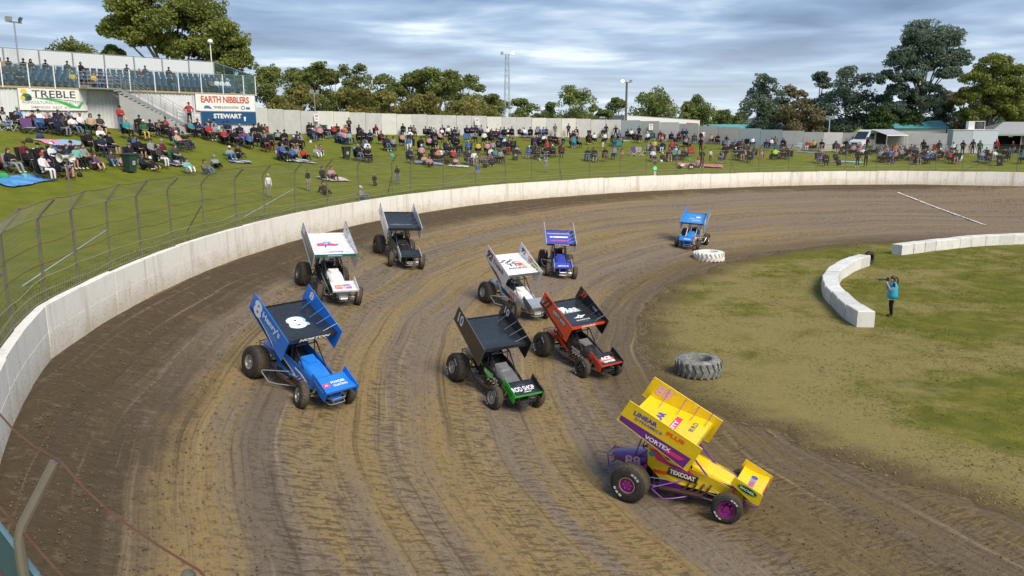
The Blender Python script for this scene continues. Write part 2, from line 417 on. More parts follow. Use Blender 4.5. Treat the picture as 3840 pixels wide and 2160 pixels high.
# ------------------------------------------------------------------ lettering
_font_cache = {}
def text_raw(s, bold=0.0, shear=0.0, space=1.0):
    key = (s, bold, shear, space)
    if key in _font_cache: return _font_cache[key]
    cu = bpy.data.curves.new('lettering', 'FONT'); cu.body = s; cu.size = 1.0; cu.align_x = 'CENTER'; cu.align_y = 'CENTER'
    cu.offset = bold; cu.shear = shear; cu.space_character = space; cu.resolution_u = 3; cu.fill_mode = 'FRONT'
    o = bpy.data.objects.new('lettering', cu); COL.objects.link(o)
    dg = bpy.context.evaluated_depsgraph_get(); me = bpy.data.meshes.new_from_object(o.evaluated_get(dg))
    V = np.array([v.co[:] for v in me.vertices]); F = [tuple(p.vertices) for p in me.polygons]
    bpy.data.objects.remove(o); bpy.data.curves.remove(cu); bpy.data.meshes.remove(me)
    if len(V):
        V[:, 0] -= (V[:, 0].min() + V[:, 0].max()) / 2; V[:, 1] -= (V[:, 1].min() + V[:, 1].max()) / 2
    _font_cache[key] = (V, F); return V, F
def text(s, mat_, origin, xd, yd, w=None, h=None, parent=None, bold=0.02, shear=0.0, name='lettering', lift=0.004, space=1.0):
    """flat lettering of width w and cap height h, centred at origin, in the plane of xd and yd"""
    V, F = text_raw(s, bold, shear, space)
    ex = np.ptp(V[:, 0]); ey = np.ptp(V[:, 1])
    if w is None: w = ex * h / ey
    if h is None: h = ey * w / ex
    X = Vector(xd).normalized(); Y = Vector(yd).normalized(); Z = X.cross(Y).normalized(); Or = Vector(origin) + Z * lift
    mb = MB(); mb.add([Or + X * (p[0] * w / ex) + Y * (p[1] * h / ey) for p in V], F)
    return mb.build(name, mat_, parent, fix=False)
def shape(poly, mat_, origin, xd, yd, parent=None, name='decal', lift=0.003, sx=1.0, sy=1.0):
    X = Vector(xd).normalized(); Y = Vector(yd).normalized(); Z = X.cross(Y).normalized(); Or = Vector(origin) + Z * lift
    mb = MB(); mb.add([Or + X * (a * sx) + Y * (b * sy) for a, b in poly], [tuple(range(len(poly)))])
    return mb.build(name, mat_, parent, fix=False)
def ell(rx, ry, n=24, cx=0.0, cy=0.0): return [(cx + rx * math.cos(2 * math.pi * k / n), cy + ry * math.sin(2 * math.pi * k / n)) for k in range(n)]

# ------------------------------------------------------------------ concrete outer wall
def wall_material():
    m, t, b = newmat('white_painted_concrete'); p = pos(t)
    s = N(t, 'ShaderNodeSeparateXYZ'); t.links.new(p, s.inputs[0])
    # streaks run down the face: stretch the noise in z
    st = noise(t, 1.0, 5, 0.65, cvec(t, M(t, 'MULTIPLY', s.outputs[0], 2.2), M(t, 'MULTIPLY', s.outputs[1], 2.2), M(t, 'MULTIPLY', s.outputs[2], 0.16)))
    blot = noise(t, 1.3, 5, 0.65, p); speck = noise(t, 16.0, 3, 0.7, p)
    c = mixc(t, blot, (0.74, 0.71, 0.64), (0.86, 0.84, 0.78))
    c = mixc(t, M(t, 'MULTIPLY', step(t, st, 0.50, 0.68), 0.55), c, (0.50, 0.43, 0.33))
    # mud thrown up from the track, thickest low down
    lowz = M(t, 'SUBTRACT', 4.30, s.outputs[2])
    mud = M(t, 'ADD', M(t, 'MULTIPLY', lowz, 0.30), M(t, 'MULTIPLY', blot, 0.5))
    c = mixc(t, M(t, 'MULTIPLY', step(t, mud, 0.36, 0.74), 0.68), c, (0.48, 0.37, 0.22))
    sp = M(t, 'MULTIPLY', step(t, speck, 0.58, 0.65), step(t, mud, 0.22, 0.6))
    c = mixc(t, M(t, 'MULTIPLY', sp, 0.75), c, (0.13, 0.095, 0.05))
    t.links.new(c, b.inputs['Base Color']); b.inputs['Roughness'].default_value = 0.75
    bump(t, b, M(t, 'ADD', blot, M(t, 'MULTIPLY', speck, 0.4)), 0.35, 0.04)
    return m
M_WALL = wall_material()
barrier = thing('barrier_wall', 'white painted concrete barrier wall curving round the outside of the track', 'wall', (CX, CY, 0))
def build_wall():
    k = 0; th = 62.0
    while th < 232:
        rr = float(ro(th)); dth = math.degrees((3.0 if th < 180 else 2.4) / rr); t0, t1 = th + 0.012, th + dth - 0.012
        top = Z_WALL + rng.uniform(-0.022, 0.022); off = rng.uniform(-0.012, 0.012)
        mb = MB()
        for (za, zb, ra, rb) in ((2.2, 3.72 + rng.uniform(-.02, .02), -0.003, 0.22), (None, top, 0.001, 0.21)):
            if za is None: za = prevz
            prevz = zb
            q = []
            for t_ in (t0, (t0 + t1) / 2, t1):
                a = R(t_); R0 = float(ro(t_)) + off + ra; R1 = float(ro(t_)) + off + rb
                q.append([(R0 * math.cos(a), R0 * math.sin(a)), (R1 * math.cos(a), R1 * math.sin(a))])
            zt = zb + 0.0
            ring = [[(q[i][0][0], q[i][0][1], za), (q[i][1][0], q[i][1][1], za), (q[i][1][0], q[i][1][1], zt + (rng.uniform(-.012, .012) if zb == top else 0)), (q[i][0][0], q[i][0][1], zt + (rng.uniform(-.012, .012) if zb == top else 0))] for i in range(3)]
            mb.loft(ring)
        mb.build('panel', M_WALL, barrier); th += dth; k += 1
build_wall()

# ------------------------------------------------------------------ catch fence on the wall
M_GALV = mat('weathered_galvanised_steel', (0.20, 0.175, 0.135), 0.55, 0.35, 0.25, 3.0, dirt=0.55, dirtcol=(0.20, 0.14, 0.055))
M_GALVB = mat('blue_grey_steel_pipe', (0.17, 0.21, 0.25), 0.5, 0.3, 0.2, 3.0)
M_RUST = mat('rusted_steel_cable', (0.14, 0.065, 0.035), 0.85, 0.1, 0.4, 5.0)
M_WIRE = mat('dull_fence_wire', (0.30, 0.285, 0.19), 0.6, 0.3, 0.2, 5.0)
fence = thing('catch_fence', 'tall steel post and wire catch fence standing behind the white barrier wall', 'fence', (CX, CY, 0))
POSTS = [62.5, 65.4, 68.4, 71.3, 74.2, 77.2, 79.8, 82.3, 85.0, 87.7, 90.4, 94.0, 97.5, 101.0, 104.4, 108.1, 111.7, 115.4, 118.7, 122.5, 125.8, 129.7, 133.4, 136.9, 140.1, 143.8, 147.9, 152.0, 154.3,
         158.4, 162.1, 165.8, 169.2, 172.2, 175.5, 178.6, 181.4, 184.0, 186.6, 189.0, 192.3, 195.6, 198.9, 202.1, 205.0, 207.1, 209.2, 211.3, 213.5, 216, 219, 222]
FB, FT, FI = 2.2, 0.50, 0.44
def low(th): return 1.0 if th < 204 else 0.90            # bend height above the wall, tip rise, tip reach towards the track
def fpt(th, h, inward=0.0, back=0.0):
    r_ = float(ro(th)) + 0.32 + back - inward * (1.0 if th < 204 else 0.55); a = R(th); return (r_ * math.cos(a), r_ * math.sin(a), Z_WALL - 0.1 + h * low(th))
def fence_pt(th, h):
    """a point of the wire surface at height h above the wall"""
    if h <= FB: return fpt(th, h, 0.05)
    return fpt(th, h, 0.05 + FI * (h - FB) / FT)
for i, th in enumerate(POSTS):
    mb = MB(); lean = rng.uniform(-0.12, 0.12); r_ = 0.032 if i % 3 else 0.040
    tip = FT * rng.uniform(0.8, 1.05)
    mb.tube([fpt(th, -0.35), fpt(th, 1.2), fpt(th + lean, FB - 0.06), fpt(th + lean, FB + 0.05, 0.05), fpt(th + lean, FB + tip, FI)], r_, 8)
    mb.build('post', M_GALV, fence, smooth=True)
    if i % 3 == 1:                       # raking stay to the ground behind
        mb = MB(); d = 2.4 * (1 if i % 2 else -1)
        e_ = th + d * 0.9; a = R(e_); rb = float(ro(e_)) + 2.1
        gz = float(mound_z(CX + rb * math.cos(a), CY + rb * math.sin(a)))
        mb.tube([fpt(th, 1.30, 0, 0.04), (rb * math.cos(a), rb * math.sin(a), gz - 0.05)], 0.026, 6)
        mb.build('stay', M_GALVB, fence, smooth=True)
def run(h, r_, m_, sag=0.0, t0=62.5, t1=222, wob=0.0, name='cable'):
    mb = MB(); pts = []
    ps = [p_ for p_ in POSTS if t0 <= p_ <= t1]
    for i in range(len(ps) - 1):
        for k in range(4):
            f = k / 4; th = ps[i] + (ps[i + 1] - ps[i]) * f
            pts.append(fence_pt(th, h - sag * 4 * f * (1 - f) + wob * (vnoise(th * 0.35, h * 3.1, 5) - 0.5)))
    pts.append(fence_pt(ps[-1], h)); mb.tube(pts, r_, 4); mb.build(name, m_, fence)
run(FB + FT - 0.02, 0.008, M_RUST, 0.05)
run(FB, 0.008, M_RUST, 0.02, t0=200)
run(FB, 0.013, M_WIRE, 0.02, t1=203)
run(1.55, 0.008, M_RUST, 0.05, wob=0.1)
run(1.05, 0.009, M_RUST, 0.03, wob=0.15)
run(0.62, 0.013, M_WIRE, 0.03, wob=0.2)
run(0.36, 0.011, M_WIRE, 0.02, wob=0.15)
run(0.12, 0.013, M_WIRE, 0.02, wob=0.08)
def wire_mesh():
    th = np.arange(63, 203, 0.075); hs = np.concatenate([np.arange(0.05, FB, 0.10), [FB, FB + 0.17, FB + 0.34, FB + FT - 0.03]])
    seg = []
    for i, t_ in enumerate(th):
        pts = [fence_pt(t_, h) for h in (0.02, FB, FB + FT - 0.02)]
        seg += [(pts[0], pts[1]), (pts[1], pts[2])]
    tc_ = np.arange(63, 203.1, 1.0)
    for h in hs:
        pts = [fence_pt(t_, float(h)) for t_ in tc_]
        seg += list(zip(pts[:-1], pts[1:]))
    A = np.array([s[0] for s in seg]); B = np.array([s[1] for s in seg]); d = B - A; d /= np.linalg.norm(d, axis=1)[:, None]
    up = np.tile([0.0, 0, 1], (len(A), 1)); up[np.abs(d[:, 2]) > 0.7] = [1.0, 0, 0]
    e1 = np.cross(d, up); e1 /= np.linalg.norm(e1, axis=1)[:, None]; e2 = np.cross(d, e1); w = 0.0024
    V = []
    for P in (A, B):
        for k in range(3):
            c_, s_ = math.cos(2.094 * k), math.sin(2.094 * k); V.append(P + (e1 * c_ + e2 * s_) * w)
    V = np.stack(V, 1).reshape(-1, 3); b = np.arange(len(A))[:, None] * 6
    F = np.concatenate([b + np.array([[k, (k + 1) % 3, 3 + (k + 1) % 3, 3 + k]]) for k in range(3)])
    o = link(bpy.data.objects.new('wire_mesh', np_mesh('wire_mesh', V, F, M_WIRE)), fence); o['kind'] = 'stuff'
wire_mesh()
# weld-mesh skirt along the foot of the fence on the left
def skirt():
    mb = MB()
    for th in np.arange(158, 205, 0.17):
        mb.tube([fpt(th, 0.0, 0.1), fpt(th, 0.46 + 0.12 * float(vnoise(th * 0.5, 2.0, 3)), 0.12)], 0.005, 3)
    o = mb.build('skirt_mesh', M_WIRE, fence); o['kind'] = 'stuff'
skirt()
# teal metal board wired to the fence beside the camera
def teal_board():
    m = mat('teal_painted_steel', (0.10, 0.22, 0.28), 0.45, 0.2, 0.12, 2.0, dirt=0.3)
    def P(th, r_, z): a = R(th); return Vector((CX + r_ * math.cos(a), CY + r_ * math.sin(a), z))
    t = thing('fence_board', 'teal steel board wired to the bent fence post', 'board', tuple(P(208.8, 48.2, 5.2)))
    def rel(p): return p - t.location
    for i, (ta, tb) in enumerate(((207.25, 209.0), (209.03, 210.8))):
        q = [P(ta, float(ro(ta)) + 0.20, 4.75), P(tb, float(ro(tb)) + 0.20, 4.75), P(tb, float(ro(tb)) + 0.20, 5.86), P(ta, float(ro(ta)) + 0.20, 5.86)]
        nrm = (q[1] - q[0]).cross(q[3] - q[0]).normalized()
        MB().plate([rel(p) for p in q], nrm, 0.012).build('sheet', m, t)
        mb = MB(); f = [rel(p) for p in q]
        for a, b in ((0, 1), (1, 2), (2, 3), (3, 0)):
            mb.tube([f[a] + nrm * 0.02, f[b] + nrm * 0.02], 0.016, 4)
        mb.build('rim', mat('teal_steel_rim', (0.14, 0.27, 0.32), 0.4, 0.2, 0.15, 3.0), t)
teal_board()

# ------------------------------------------------------------------ perimeter panel fence at the top of the bank
M_PANEL = [mat('pale_grey_concrete_panel', (0.50, 0.50, 0.49), 0.85, 0, 0.22, 1.2, dirt=0.4, dirtcol=(0.36, 0.36, 0.35), world=True, bmp=0.2),
           mat('whitewashed_concrete_panel', (0.62, 0.61, 0.58), 0.85, 0, 0.18, 1.2, dirt=0.35, dirtcol=(0.42, 0.42, 0.41), world=True, bmp=0.2),
           mat('blue_grey_tin_panel', (0.36, 0.42, 0.45), 0.5, 0.1, 0.12, 1.5, world=True),
           mat('mid_grey_panel', (0.36, 0.365, 0.35), 0.8, 0, 0.15, 1.5, world=True)]
perim = thing('perimeter_fence', 'high pale concrete panel fence running along the top of the grass bank', 'fence', (CX, CY, 0))
def rt(th): return float(np.interp(th, _THM, _RT))
def build_perimeter():
    th = 147.3; k = 0
    while th > 79.4:
        r0 = rt(th); dth = math.degrees(2.3 / r0)
        if r0 > 90 : pass
        t1 = th - dth; r1 = rt(t1); a, b = R(th), R(t1)
        p = Vector((r0 * math.cos(a), r0 * math.sin(a), 0)); q = Vector((r1 * math.cos(b), r1 * math.sin(b), 0))
        zb = float(mound_z(CX + p.x, CY + p.y)); d = (q - p).normalized(); n = Vector((-d.y, d.x, 0))
        if n.dot(-p) < 0: n = -n
        hgt = (2.55 if th > 100 else 2.35) + rng.uniform(-0.04, 0.04)
        mi = rng.choice([0, 0, 0, 1, 1, 0])
        if 138 < th: mi = 2
        if 138.5 < th < 141.5: mi = 1
        if 93 < th < 107: mi = rng.choice([2, 2, 3, 0])
        if th <= 93: mi = rng.choice([0, 0, 1, 3])
        e0 = p + d * 0.02; e1 = q - d * 0.02; j = rng.uniform(-0.02, 0.02)
        mb = MB(); mb.plate([e0 + n * j + Vector((0, 0, zb - 0.8)), e1 + n * j + Vector((0, 0, zb - 0.8)), e1 + n * j + Vector((0, 0, zb + hgt)), e0 + n * j + Vector((0, 0, zb + hgt))], -n, 0.09)
        mb.build('panel', M_PANEL[mi], perim)
        th = t1; k += 1
build_perimeter()
M_WHITE = mat('white_paint', (0.78, 0.78, 0.76), 0.5, 0, 0.05, 3.0)
M_BLACK = mat('black_print', (0.02, 0.02, 0.022), 0.5, 0, 0.1, 3.0)
M_REDP = mat('red_print', (0.55, 0.04, 0.03), 0.5, 0, 0.1, 3.0)
for th, lab in ((133.6, 'small white notice on the grey panels behind the tall green bin'), (118.4, 'small white notice on the pale concrete panels near the lattice light tower'), (102.4, 'small white notice on the blue grey tin panels below the long white truck')):
    r_ = rt(th) - 0.35; a = R(th); p = Vector((CX + r_ * math.cos(a), CY + r_ * math.sin(a), 0)); z = float(mound_z(p.x, p.y)) + 1.85
    t = thing('notice_board', lab, 'notice', (p.x, p.y, z), th * math.pi / 180 - math.pi / 2 + math.pi, 'white notices on the perimeter fence')
    MB().box(-0.30, 0.30, -0.012, 0.012, -0.42, 0.42).build('sheet', M_WHITE, t)
    for k, (w, zz, m_) in enumerate(((0.42, 0.26, M_BLACK), (0.36, 0.14, M_BLACK), (0.30, -0.06, M_REDP), (0.32, -0.22, M_REDP))):
        MB().box(-w / 2, w / 2, 0.014, 0.017, zz - 0.03, zz + 0.03).build('printed_line', m_, t)

# ------------------------------------------------------------------ grandstand
def srgb(r, g, b): return tuple(((c / 255) / 12.92 if c / 255 <= 0.04045 else ((c / 255 + 0.055) / 1.055) ** 2.4) for c in (r, g, b))
M_TIN = mat('white_container_steel', (0.66, 0.68, 0.69), 0.5, 0.0, 0.10, 0.8, dirt=0.30, dirtcol=(0.42, 0.36, 0.26), world=True)
M_TINW = mat('white_screen_sheet', (0.62, 0.66, 0.68), 0.5, 0, 0.06, 0.8, world=True)
M_STEEL = mat('grey_steel', (0.36, 0.38, 0.39), 0.45, 0.5, 0.12, 4.0)
M_DKSTEEL = mat('dark_steel', (0.10, 0.11, 0.12), 0.5, 0.4, 0.15, 4.0)
M_SEAT = mat('navy_plastic_seat', (0.016, 0.040, 0.088), 0.35, 0, 0.15, 3.0)
M_TIER = mat('weathered_timber_tier', (0.20, 0.17, 0.13), 0.85, 0, 0.25, 2.0)
def glass_material():
    m, t, b = newmat('tinted_balustrade_glass')
    b.inputs['Base Color'].default_value = (0.55, 0.72, 0.74, 1); b.inputs['Roughness'].default_value = 0.08
    tr = N(t, 'ShaderNodeBsdfTransparent'); tr.inputs[0].default_value = (0.80, 0.90, 0.92, 1)
    mx = N(t, 'ShaderNodeMixShader'); mx.inputs[0].default_value = 0.05
    t.links.new(tr.outputs[0], mx.inputs[1]); t.links.new(b.outputs[0], mx.inputs[2])
    t.links.new(mx.outputs[0], t.nodes['Material Output'].inputs[0]); return m
M_GLASS = glass_material()
SX, SY, SZ, SRZ = -22.6, 72.3, 8.5, math.atan2(-0.791, -0.612)
stand = thing('grandstand', 'white two level grandstand with rows of navy seats behind a glass balustrade', 'grandstand', (SX, SY, SZ), SRZ)
FL = 2.9                                     # deck height above the ground at the right hand end
def build_stand():
    L = 30.0
    # container walls with pressed ribs, one part for each container
    for c in range(5):
        x0, x1 = c * 6.0 + 0.02, c * 6.0 + 5.98; prof = []; x = x0
        while x < x1 - 0.05:
            for dx, dy in ((0, 0), (0.09, 0), (0.13, -0.045), (0.24, -0.045), (0.28, 0)):
                if x + dx < x1: prof.append((x + dx, dy))
            x += 0.28
        prof.append((x1, 0))
        mb = MB(); n = len(prof)
        mb.add([(a, b, -1.5) for a, b in prof] + [(a, b, FL - 0.14) for a, b in prof], [(i, i + 1, n + i + 1, n + i) for i in range(n - 1)])
        mb.box(x0, x1, -2.4, -0.06, FL - 0.16, FL - 0.02); mb.box(x0, x0 + 0.08, -2.4, 0.02, -1.5, FL - 0.1); mb.box(x1 - 0.08, x1, -2.4, 0.02, -1.5, FL - 0.1)
        mb.build('container_wall', M_TIN, stand)
    MB().box(0.0, 0.05, -6.0, -2.41, -1.5, FL - 0.2).build('end_wall', M_TIN, stand)
    # deck, fascia and stepped tiers
    MB().box(-0.06, L, -6.1, 0.06, FL - 0.12, FL).build('deck', M_TIER, stand)
    MB().box(-0.08, L, 0.065, 0.10, FL - 0.16, FL - 0.03).build('fascia', mat('yellowed_fascia', (0.42, 0.33, 0.17), 0.7, 0, 0.2, 1.0, dirt=0.5), stand)
    for k in range(4):
        MB().box(0.3, L, -5.9, -1.55 - 1.05 * k, FL + 0.003 + 0.30 * k, FL + 0.30 * (k + 1)).build('tier', M_TIER, stand)
    # seats
    mb = MB(); prof = [(0.20, 0.42), (0.17, 0.455), (-0.14, 0.43), (-0.20, 0.47), (-0.25, 0.72), (-0.27, 0.84)]
    nn = 7; rings = []
    for (y, z) in prof:
        rings.append([(0.21 * math.sin(a), y + 0.05 * (1 - math.cos(a)), z + 0.03 * (1 - math.cos(a))) for a in np.linspace(-1.25, 1.25, nn)])
    vs = [p for r_ in rings for p in r_]; fs = [(i * nn + k, i * nn + k + 1, (i + 1) * nn + k + 1, (i + 1) * nn + k) for i in range(len(rings) - 1) for k in range(nn - 1)]
    mb.add(vs, fs); mb.add([(a, b - 0.02, c - 0.025) for a, b, c in vs], [tuple(reversed(f)) for f in fs]); mb.box(-0.03, 0.03, -0.12, 0.1, 0.0, 0.43)
    sm = mb.mesh('seat', M_SEAT, True)
    for row in range(4):
        for k in range(46):
            x = 0.75 + k * 0.52
            if row == 0 and (13.0 < x < 15.3): continue
            o = link(bpy.data.objects.new('seat', sm), stand); o.location = (x, -1.25 - 1.05 * row + (0.0 if row == 0 else 0.15), FL + 0.30 * row)
    # balustrade: white posts and tinted panes
    xs = [0.0, 1.2, 3.2, 5.2, 7.2, 9.2, 11.2, 12.95, 15.0, 16.7, 18.4, 20.1, 21.8, 23.5, 25.2, 27, 29]
    for i, x in enumerate(xs):
        MB().box(x - 0.035, x + 0.035, 0.11, 0.16, FL - 0.15, FL + 1.50).build('balustrade_post', M_WHITE, stand)
        if i and not (x == 15.0):
            MB().box(xs[i - 1] + 0.05, x - 0.05, 0.125, 0.14, FL + 0.06, FL + 1.46).build('glass_pane', M_GLASS, stand)
    MB().tube([(0, 0.135, FL + 1.50), (12.95, 0.135, FL + 1.50)], 0.02, 6).build('top_rail', M_STEEL, stand)
    MB().tube([(15.0, 0.135, FL + 1.50), (29, 0.135, FL + 1.50)], 0.02, 6).build('top_rail', M_STEEL, stand)
    # sloping end screen
    zb = FL + 2.95
    MB().plate([(-0.02, 0.1, FL + 0.05), (-0.02, -6.0, FL + 0.05), (-0.02, -6.0, zb), (-0.02, 0.1, FL + 1.5)], (1, 0, 0), 0.015).build('end_screen', M_GLASS, stand)
    for y in (-6.0, -4.5, -3.0, -1.5):
        MB().box(-0.06, -0.021, y - 0.03, y + 0.03, FL, FL + 1.5 + (zb - FL - 1.5) * (-y / 6.0)).build('end_post', M_STEEL, stand)
    MB().tube([(-0.04, 0.12, FL + 1.52), (-0.04, -6.0, zb + 0.02)], 0.03, 6).build('end_rail', M_STEEL, stand)
    # back screen, ribbed sheets between steel posts
    xs = np.arange(0, 30.1, 2.5)
    for i in range(len(xs) - 1):
        prof = []; x = xs[i] + 0.06
        while x < xs[i + 1] - 0.06:
            prof += [(x, -6.0), (x + 0.06, -6.0), (x + 0.08, -5.985), (x + 0.14, -5.985)]; x += 0.16
        n = len(prof); mb = MB(); tz = zb + 0.02 * rng.uniform(-1, 1)
        mb.add([(a, b, FL + 1.1) for a, b in prof] + [(a, b, tz) for a, b in prof], [(k, k + 1, n + k + 1, n + k) for k in range(n - 1)])
        mb.add([(a, -6.03, FL + 1.1) for a, b in prof] + [(a, -6.03, tz) for a, b in prof], [(k, k + 1, n + k + 1, n + k) for k in range(n - 1)])
        mb.build('back_screen_sheet', M_TINW, stand)
    for x in xs: MB().box(x - 0.04, x + 0.04, -6.10, -5.95, FL, zb + 0.05).build('back_screen_post', M_STEEL, stand)
    MB().tube([(0, -6.0, zb + 0.05), (30, -6.0, zb + 0.05)], 0.03, 6).build('back_screen_rail', M_STEEL, stand)
    # landing and stairs down the front
    MB().box(12.6, 15.1, 0.17, 1.5, FL - 0.10, FL - 0.01).build('landing', M_STEEL, stand)
    n = 16; xa, xb = 12.6, 7.6; zt0, zt1 = FL - 0.05, 0.30
    for k in range(n):
        x = xa + (xb - xa) * (k + 0.5) / n; z = zt0 + (zt1 - zt0) * (k + 1) / n
        MB().box(x - 0.16, x + 0.16, 0.25, 1.42, z - 0.05, z).build('stair_tread', M_TIER, stand)
    for y in (0.20, 1.46):
        MB().plate([(xa, y, zt0 - 0.30), (xb - 0.2, y, -0.05), (xb - 0.2, y, 0.22), (xa, y, zt0)], (0, 1, 0), 0.03).build('stringer', M_STEEL, stand)
    MB().plate([(xa + 0.2, 1.40, -0.8), (xb - 0.1, 1.40, -0.8), (xb - 0.1, 1.40, -0.06), (xa + 0.2, 1.40, zt0 - 0.35)], (0, 1, 0), 0.03).build('stair_skirt', M_PANEL[3], stand)
    for y in (0.24, 1.49):
        for hh in (0.35, 0.62, 0.90, 1.15):
            MB().tube([(15.05, y, FL + hh), (xa, y, FL + hh), (xb, y, zt1 + hh), (xb - 1.2, y, zt1 + hh - 0.08)], 0.016, 5).build('handrail', M_STEEL, stand)
        for k in range(7):
            x = 15.0 if k == 6 else xa + (xb - xa) * k / 5; z = FL if k == 6 else zt0 + (zt1 - zt0) * k / 5
            MB().tube([(x, y, z - 0.05), (x, y, z + 1.17)], 0.02, 5).build('rail_post', M_STEEL, stand)
    MB().box(6.3, 7.75, 0.2, 1.5, -0.5, 0.22).build('foot_slab', M_PANEL[0], stand)
    MB().tube([(15.0, 1.3, FL - 0.1), (14.6, 0.1, FL - 1.2)], 0.03, 5).build('landing_brace', M_STEEL, stand)
build_stand()
# signs on the stand
def wall_sign(name, label, x0, x1, z0, z1, base):
    t = thing(name, label, 'sign', tuple(stand.matrix_basis @ Vector(((x0 + x1) / 2, 0.08, (z0 + z1) / 2))), SRZ)
    w, h = abs(x1 - x0), z1 - z0
    MB().box(-w / 2, w / 2, -0.02, 0.02, -h / 2, h / 2).build('sign_sheet', base, t)
    MBf = MB()
    for a, b in (((-w / 2, -h / 2), (w / 2, -h / 2)), ((w / 2, -h / 2), (w / 2, h / 2)), ((w / 2, h / 2), (-w / 2, h / 2)), ((-w / 2, h / 2), (-w / 2, -h / 2))):
        MBf.tube([(a[0], 0.0, a[1]), (b[0], 0.0, b[1])], 0.03, 4)
    MBf.build('sign_frame', M_STEEL, t)
    return t, w, h
bpy.context.view_layer.update()
XL, ZU = (-1, 0, 0), (0, 0, 1)
M_SIGNW = mat('white_sign', (0.80, 0.80, 0.77), 0.45, 0, 0.04, 2.0)
t, w, h = wall_sign('wall_sign', 'white sign reading TREBLE with a green swoosh on the stand wall', 14.55, 19.2, 1.25, 2.78, M_SIGNW)
M_INK = mat('charcoal_ink', (0.045, 0.05, 0.055), 0.5, 0, 0.1, 3); M_GREENP = mat('green_print', (0.05, 0.42, 0.10), 0.5, 0, 0.35, 2); M_GREEND = mat('dark_green_print', (0.03, 0.16, 0.09), 0.5, 0, 0.3, 2)
M_YELP = mat('yellow_print', (0.75, 0.52, 0.06), 0.5, 0, 0.2, 2); M_GREYP = mat('grey_print', (0.22, 0.24, 0.25), 0.5, 0, 0.1, 2)
text('TREBLE', M_INK, (-0.05, 0.022, 0.36), XL, ZU, w=2.95, h=0.50, parent=t, bold=0.01)
text('AGRICULTURAL CONTRACTORS', M_GREYP, (0.02, 0.022, -0.22), XL, ZU, w=4.2, h=0.19, parent=t, bold=0.005)
for wd, xx, ww in (('SIMPSON', 0.95, 1.25), ('0427', -0.20, 0.66), ('010', -0.92, 0.48)): text(wd, M_GREYP, (xx, 0.022, -0.56), XL, ZU, w=ww, h=0.16, parent=t, bold=0.005)
sw = [(-1.3, 0.02), (-0.4, 0.0), (0.5, -0.12), (1.1, -0.32), (1.55, -0.52), (2.1, -0.1), (1.75, -0.66), (1.2, -0.62), (0.4, -0.28), (-0.4, -0.1)]
shape(sw, M_GREENP, (0, 0.022, 0.04), XL, ZU, t, lift=0.006)
shape([(-1.5, 0.08), (-0.2, 0.07), (1.2, -0.10), (2.2, -0.16), (1.0, -0.04), (-0.2, 0.0)], M_GREEND, (0, 0.022, 0.02), XL, ZU, t, lift=0.007)
shape(ell(0.34, 0.26, 18, -1.8, 0.12), M_GREEND, (0, 0.022, 0), XL, ZU, t, lift=0.005); shape(ell(0.22, 0.17, 14, -1.95, 0.52), M_YELP, (0, 0.022, 0), XL, ZU, t, lift=0.006)
shape(ell(0.16, 0.16, 14, -2.05, 0.05), M_YELP, (0, 0.022, 0), XL, ZU, t, lift=0.008); shape(ell(0.17, 0.17, 14, -1.62, 0.06), M_INK, (0, 0.022, 0), XL, ZU, t, lift=0.008)
t, w, h = wall_sign('wall_sign', 'white sign with red EARTH NIBBLERS lettering on the stand wall', 0.12, 5.8, 1.38, 2.80, M_SIGNW)
M_REDB = mat('brick_red_print', (0.52, 0.10, 0.06), 0.5, 0, 0.25, 3); M_BLUEP = mat('blue_print', (0.06, 0.16, 0.40), 0.5, 0, 0.2, 3)
text('EARTH NIBBLERS', M_REDB, (0.05, 0.022, 0.24), XL, ZU, w=4.6, h=0.56, parent=t, bold=0.035, space=0.95)
text('TIPHIRE & EXCAVATION', M_INK, (0.05, 0.022, -0.40), XL, ZU, w=2.4, h=0.20, parent=t, bold=0.02)
shape([(-0.4, -0.1), (-0.3, 0.14), (0.05, 0.16), (0.3, -0.02), (0.35, -0.14), (0, -0.08)], M_BLUEP, (1.75, 0.022, -0.42), XL, ZU, t)
shape(ell(0.22, 0.17, 14), M_BLUEP, (-1.6, 0.022, -0.40), XL, ZU, t); shape(ell(0.14, 0.10, 12), M_SIGNW, (-1.6, 0.022, -0.40), XL, ZU, t, lift=0.006); shape([(-0.2, -0.1), (0.2, -0.1), (0.2, 0.1), (-0.2, 0.1)], M_BLUEP, (-2.1, 0.022, -0.44), XL, ZU, t)
t, w, h = wall_sign('wall_sign', 'dark blue sign reading STEWART below the white sign on the stand wall', 0.10, 5.4, 0.30, 1.33, mat('navy_sign', (0.012, 0.075, 0.20), 0.45, 0, 0.06, 2))
text('STEWART', M_SIGNW, (0.15, 0.022, 0.16), XL, ZU, w=2.7, h=0.40, parent=t, bold=0.04)
shape([(-0.10, 0.16), (0.12, 0.16), (0.08, -0.2), (-0.06, -0.2)], M_SIGNW, (-1.5, 0.022, -0.05), XL, ZU, t)

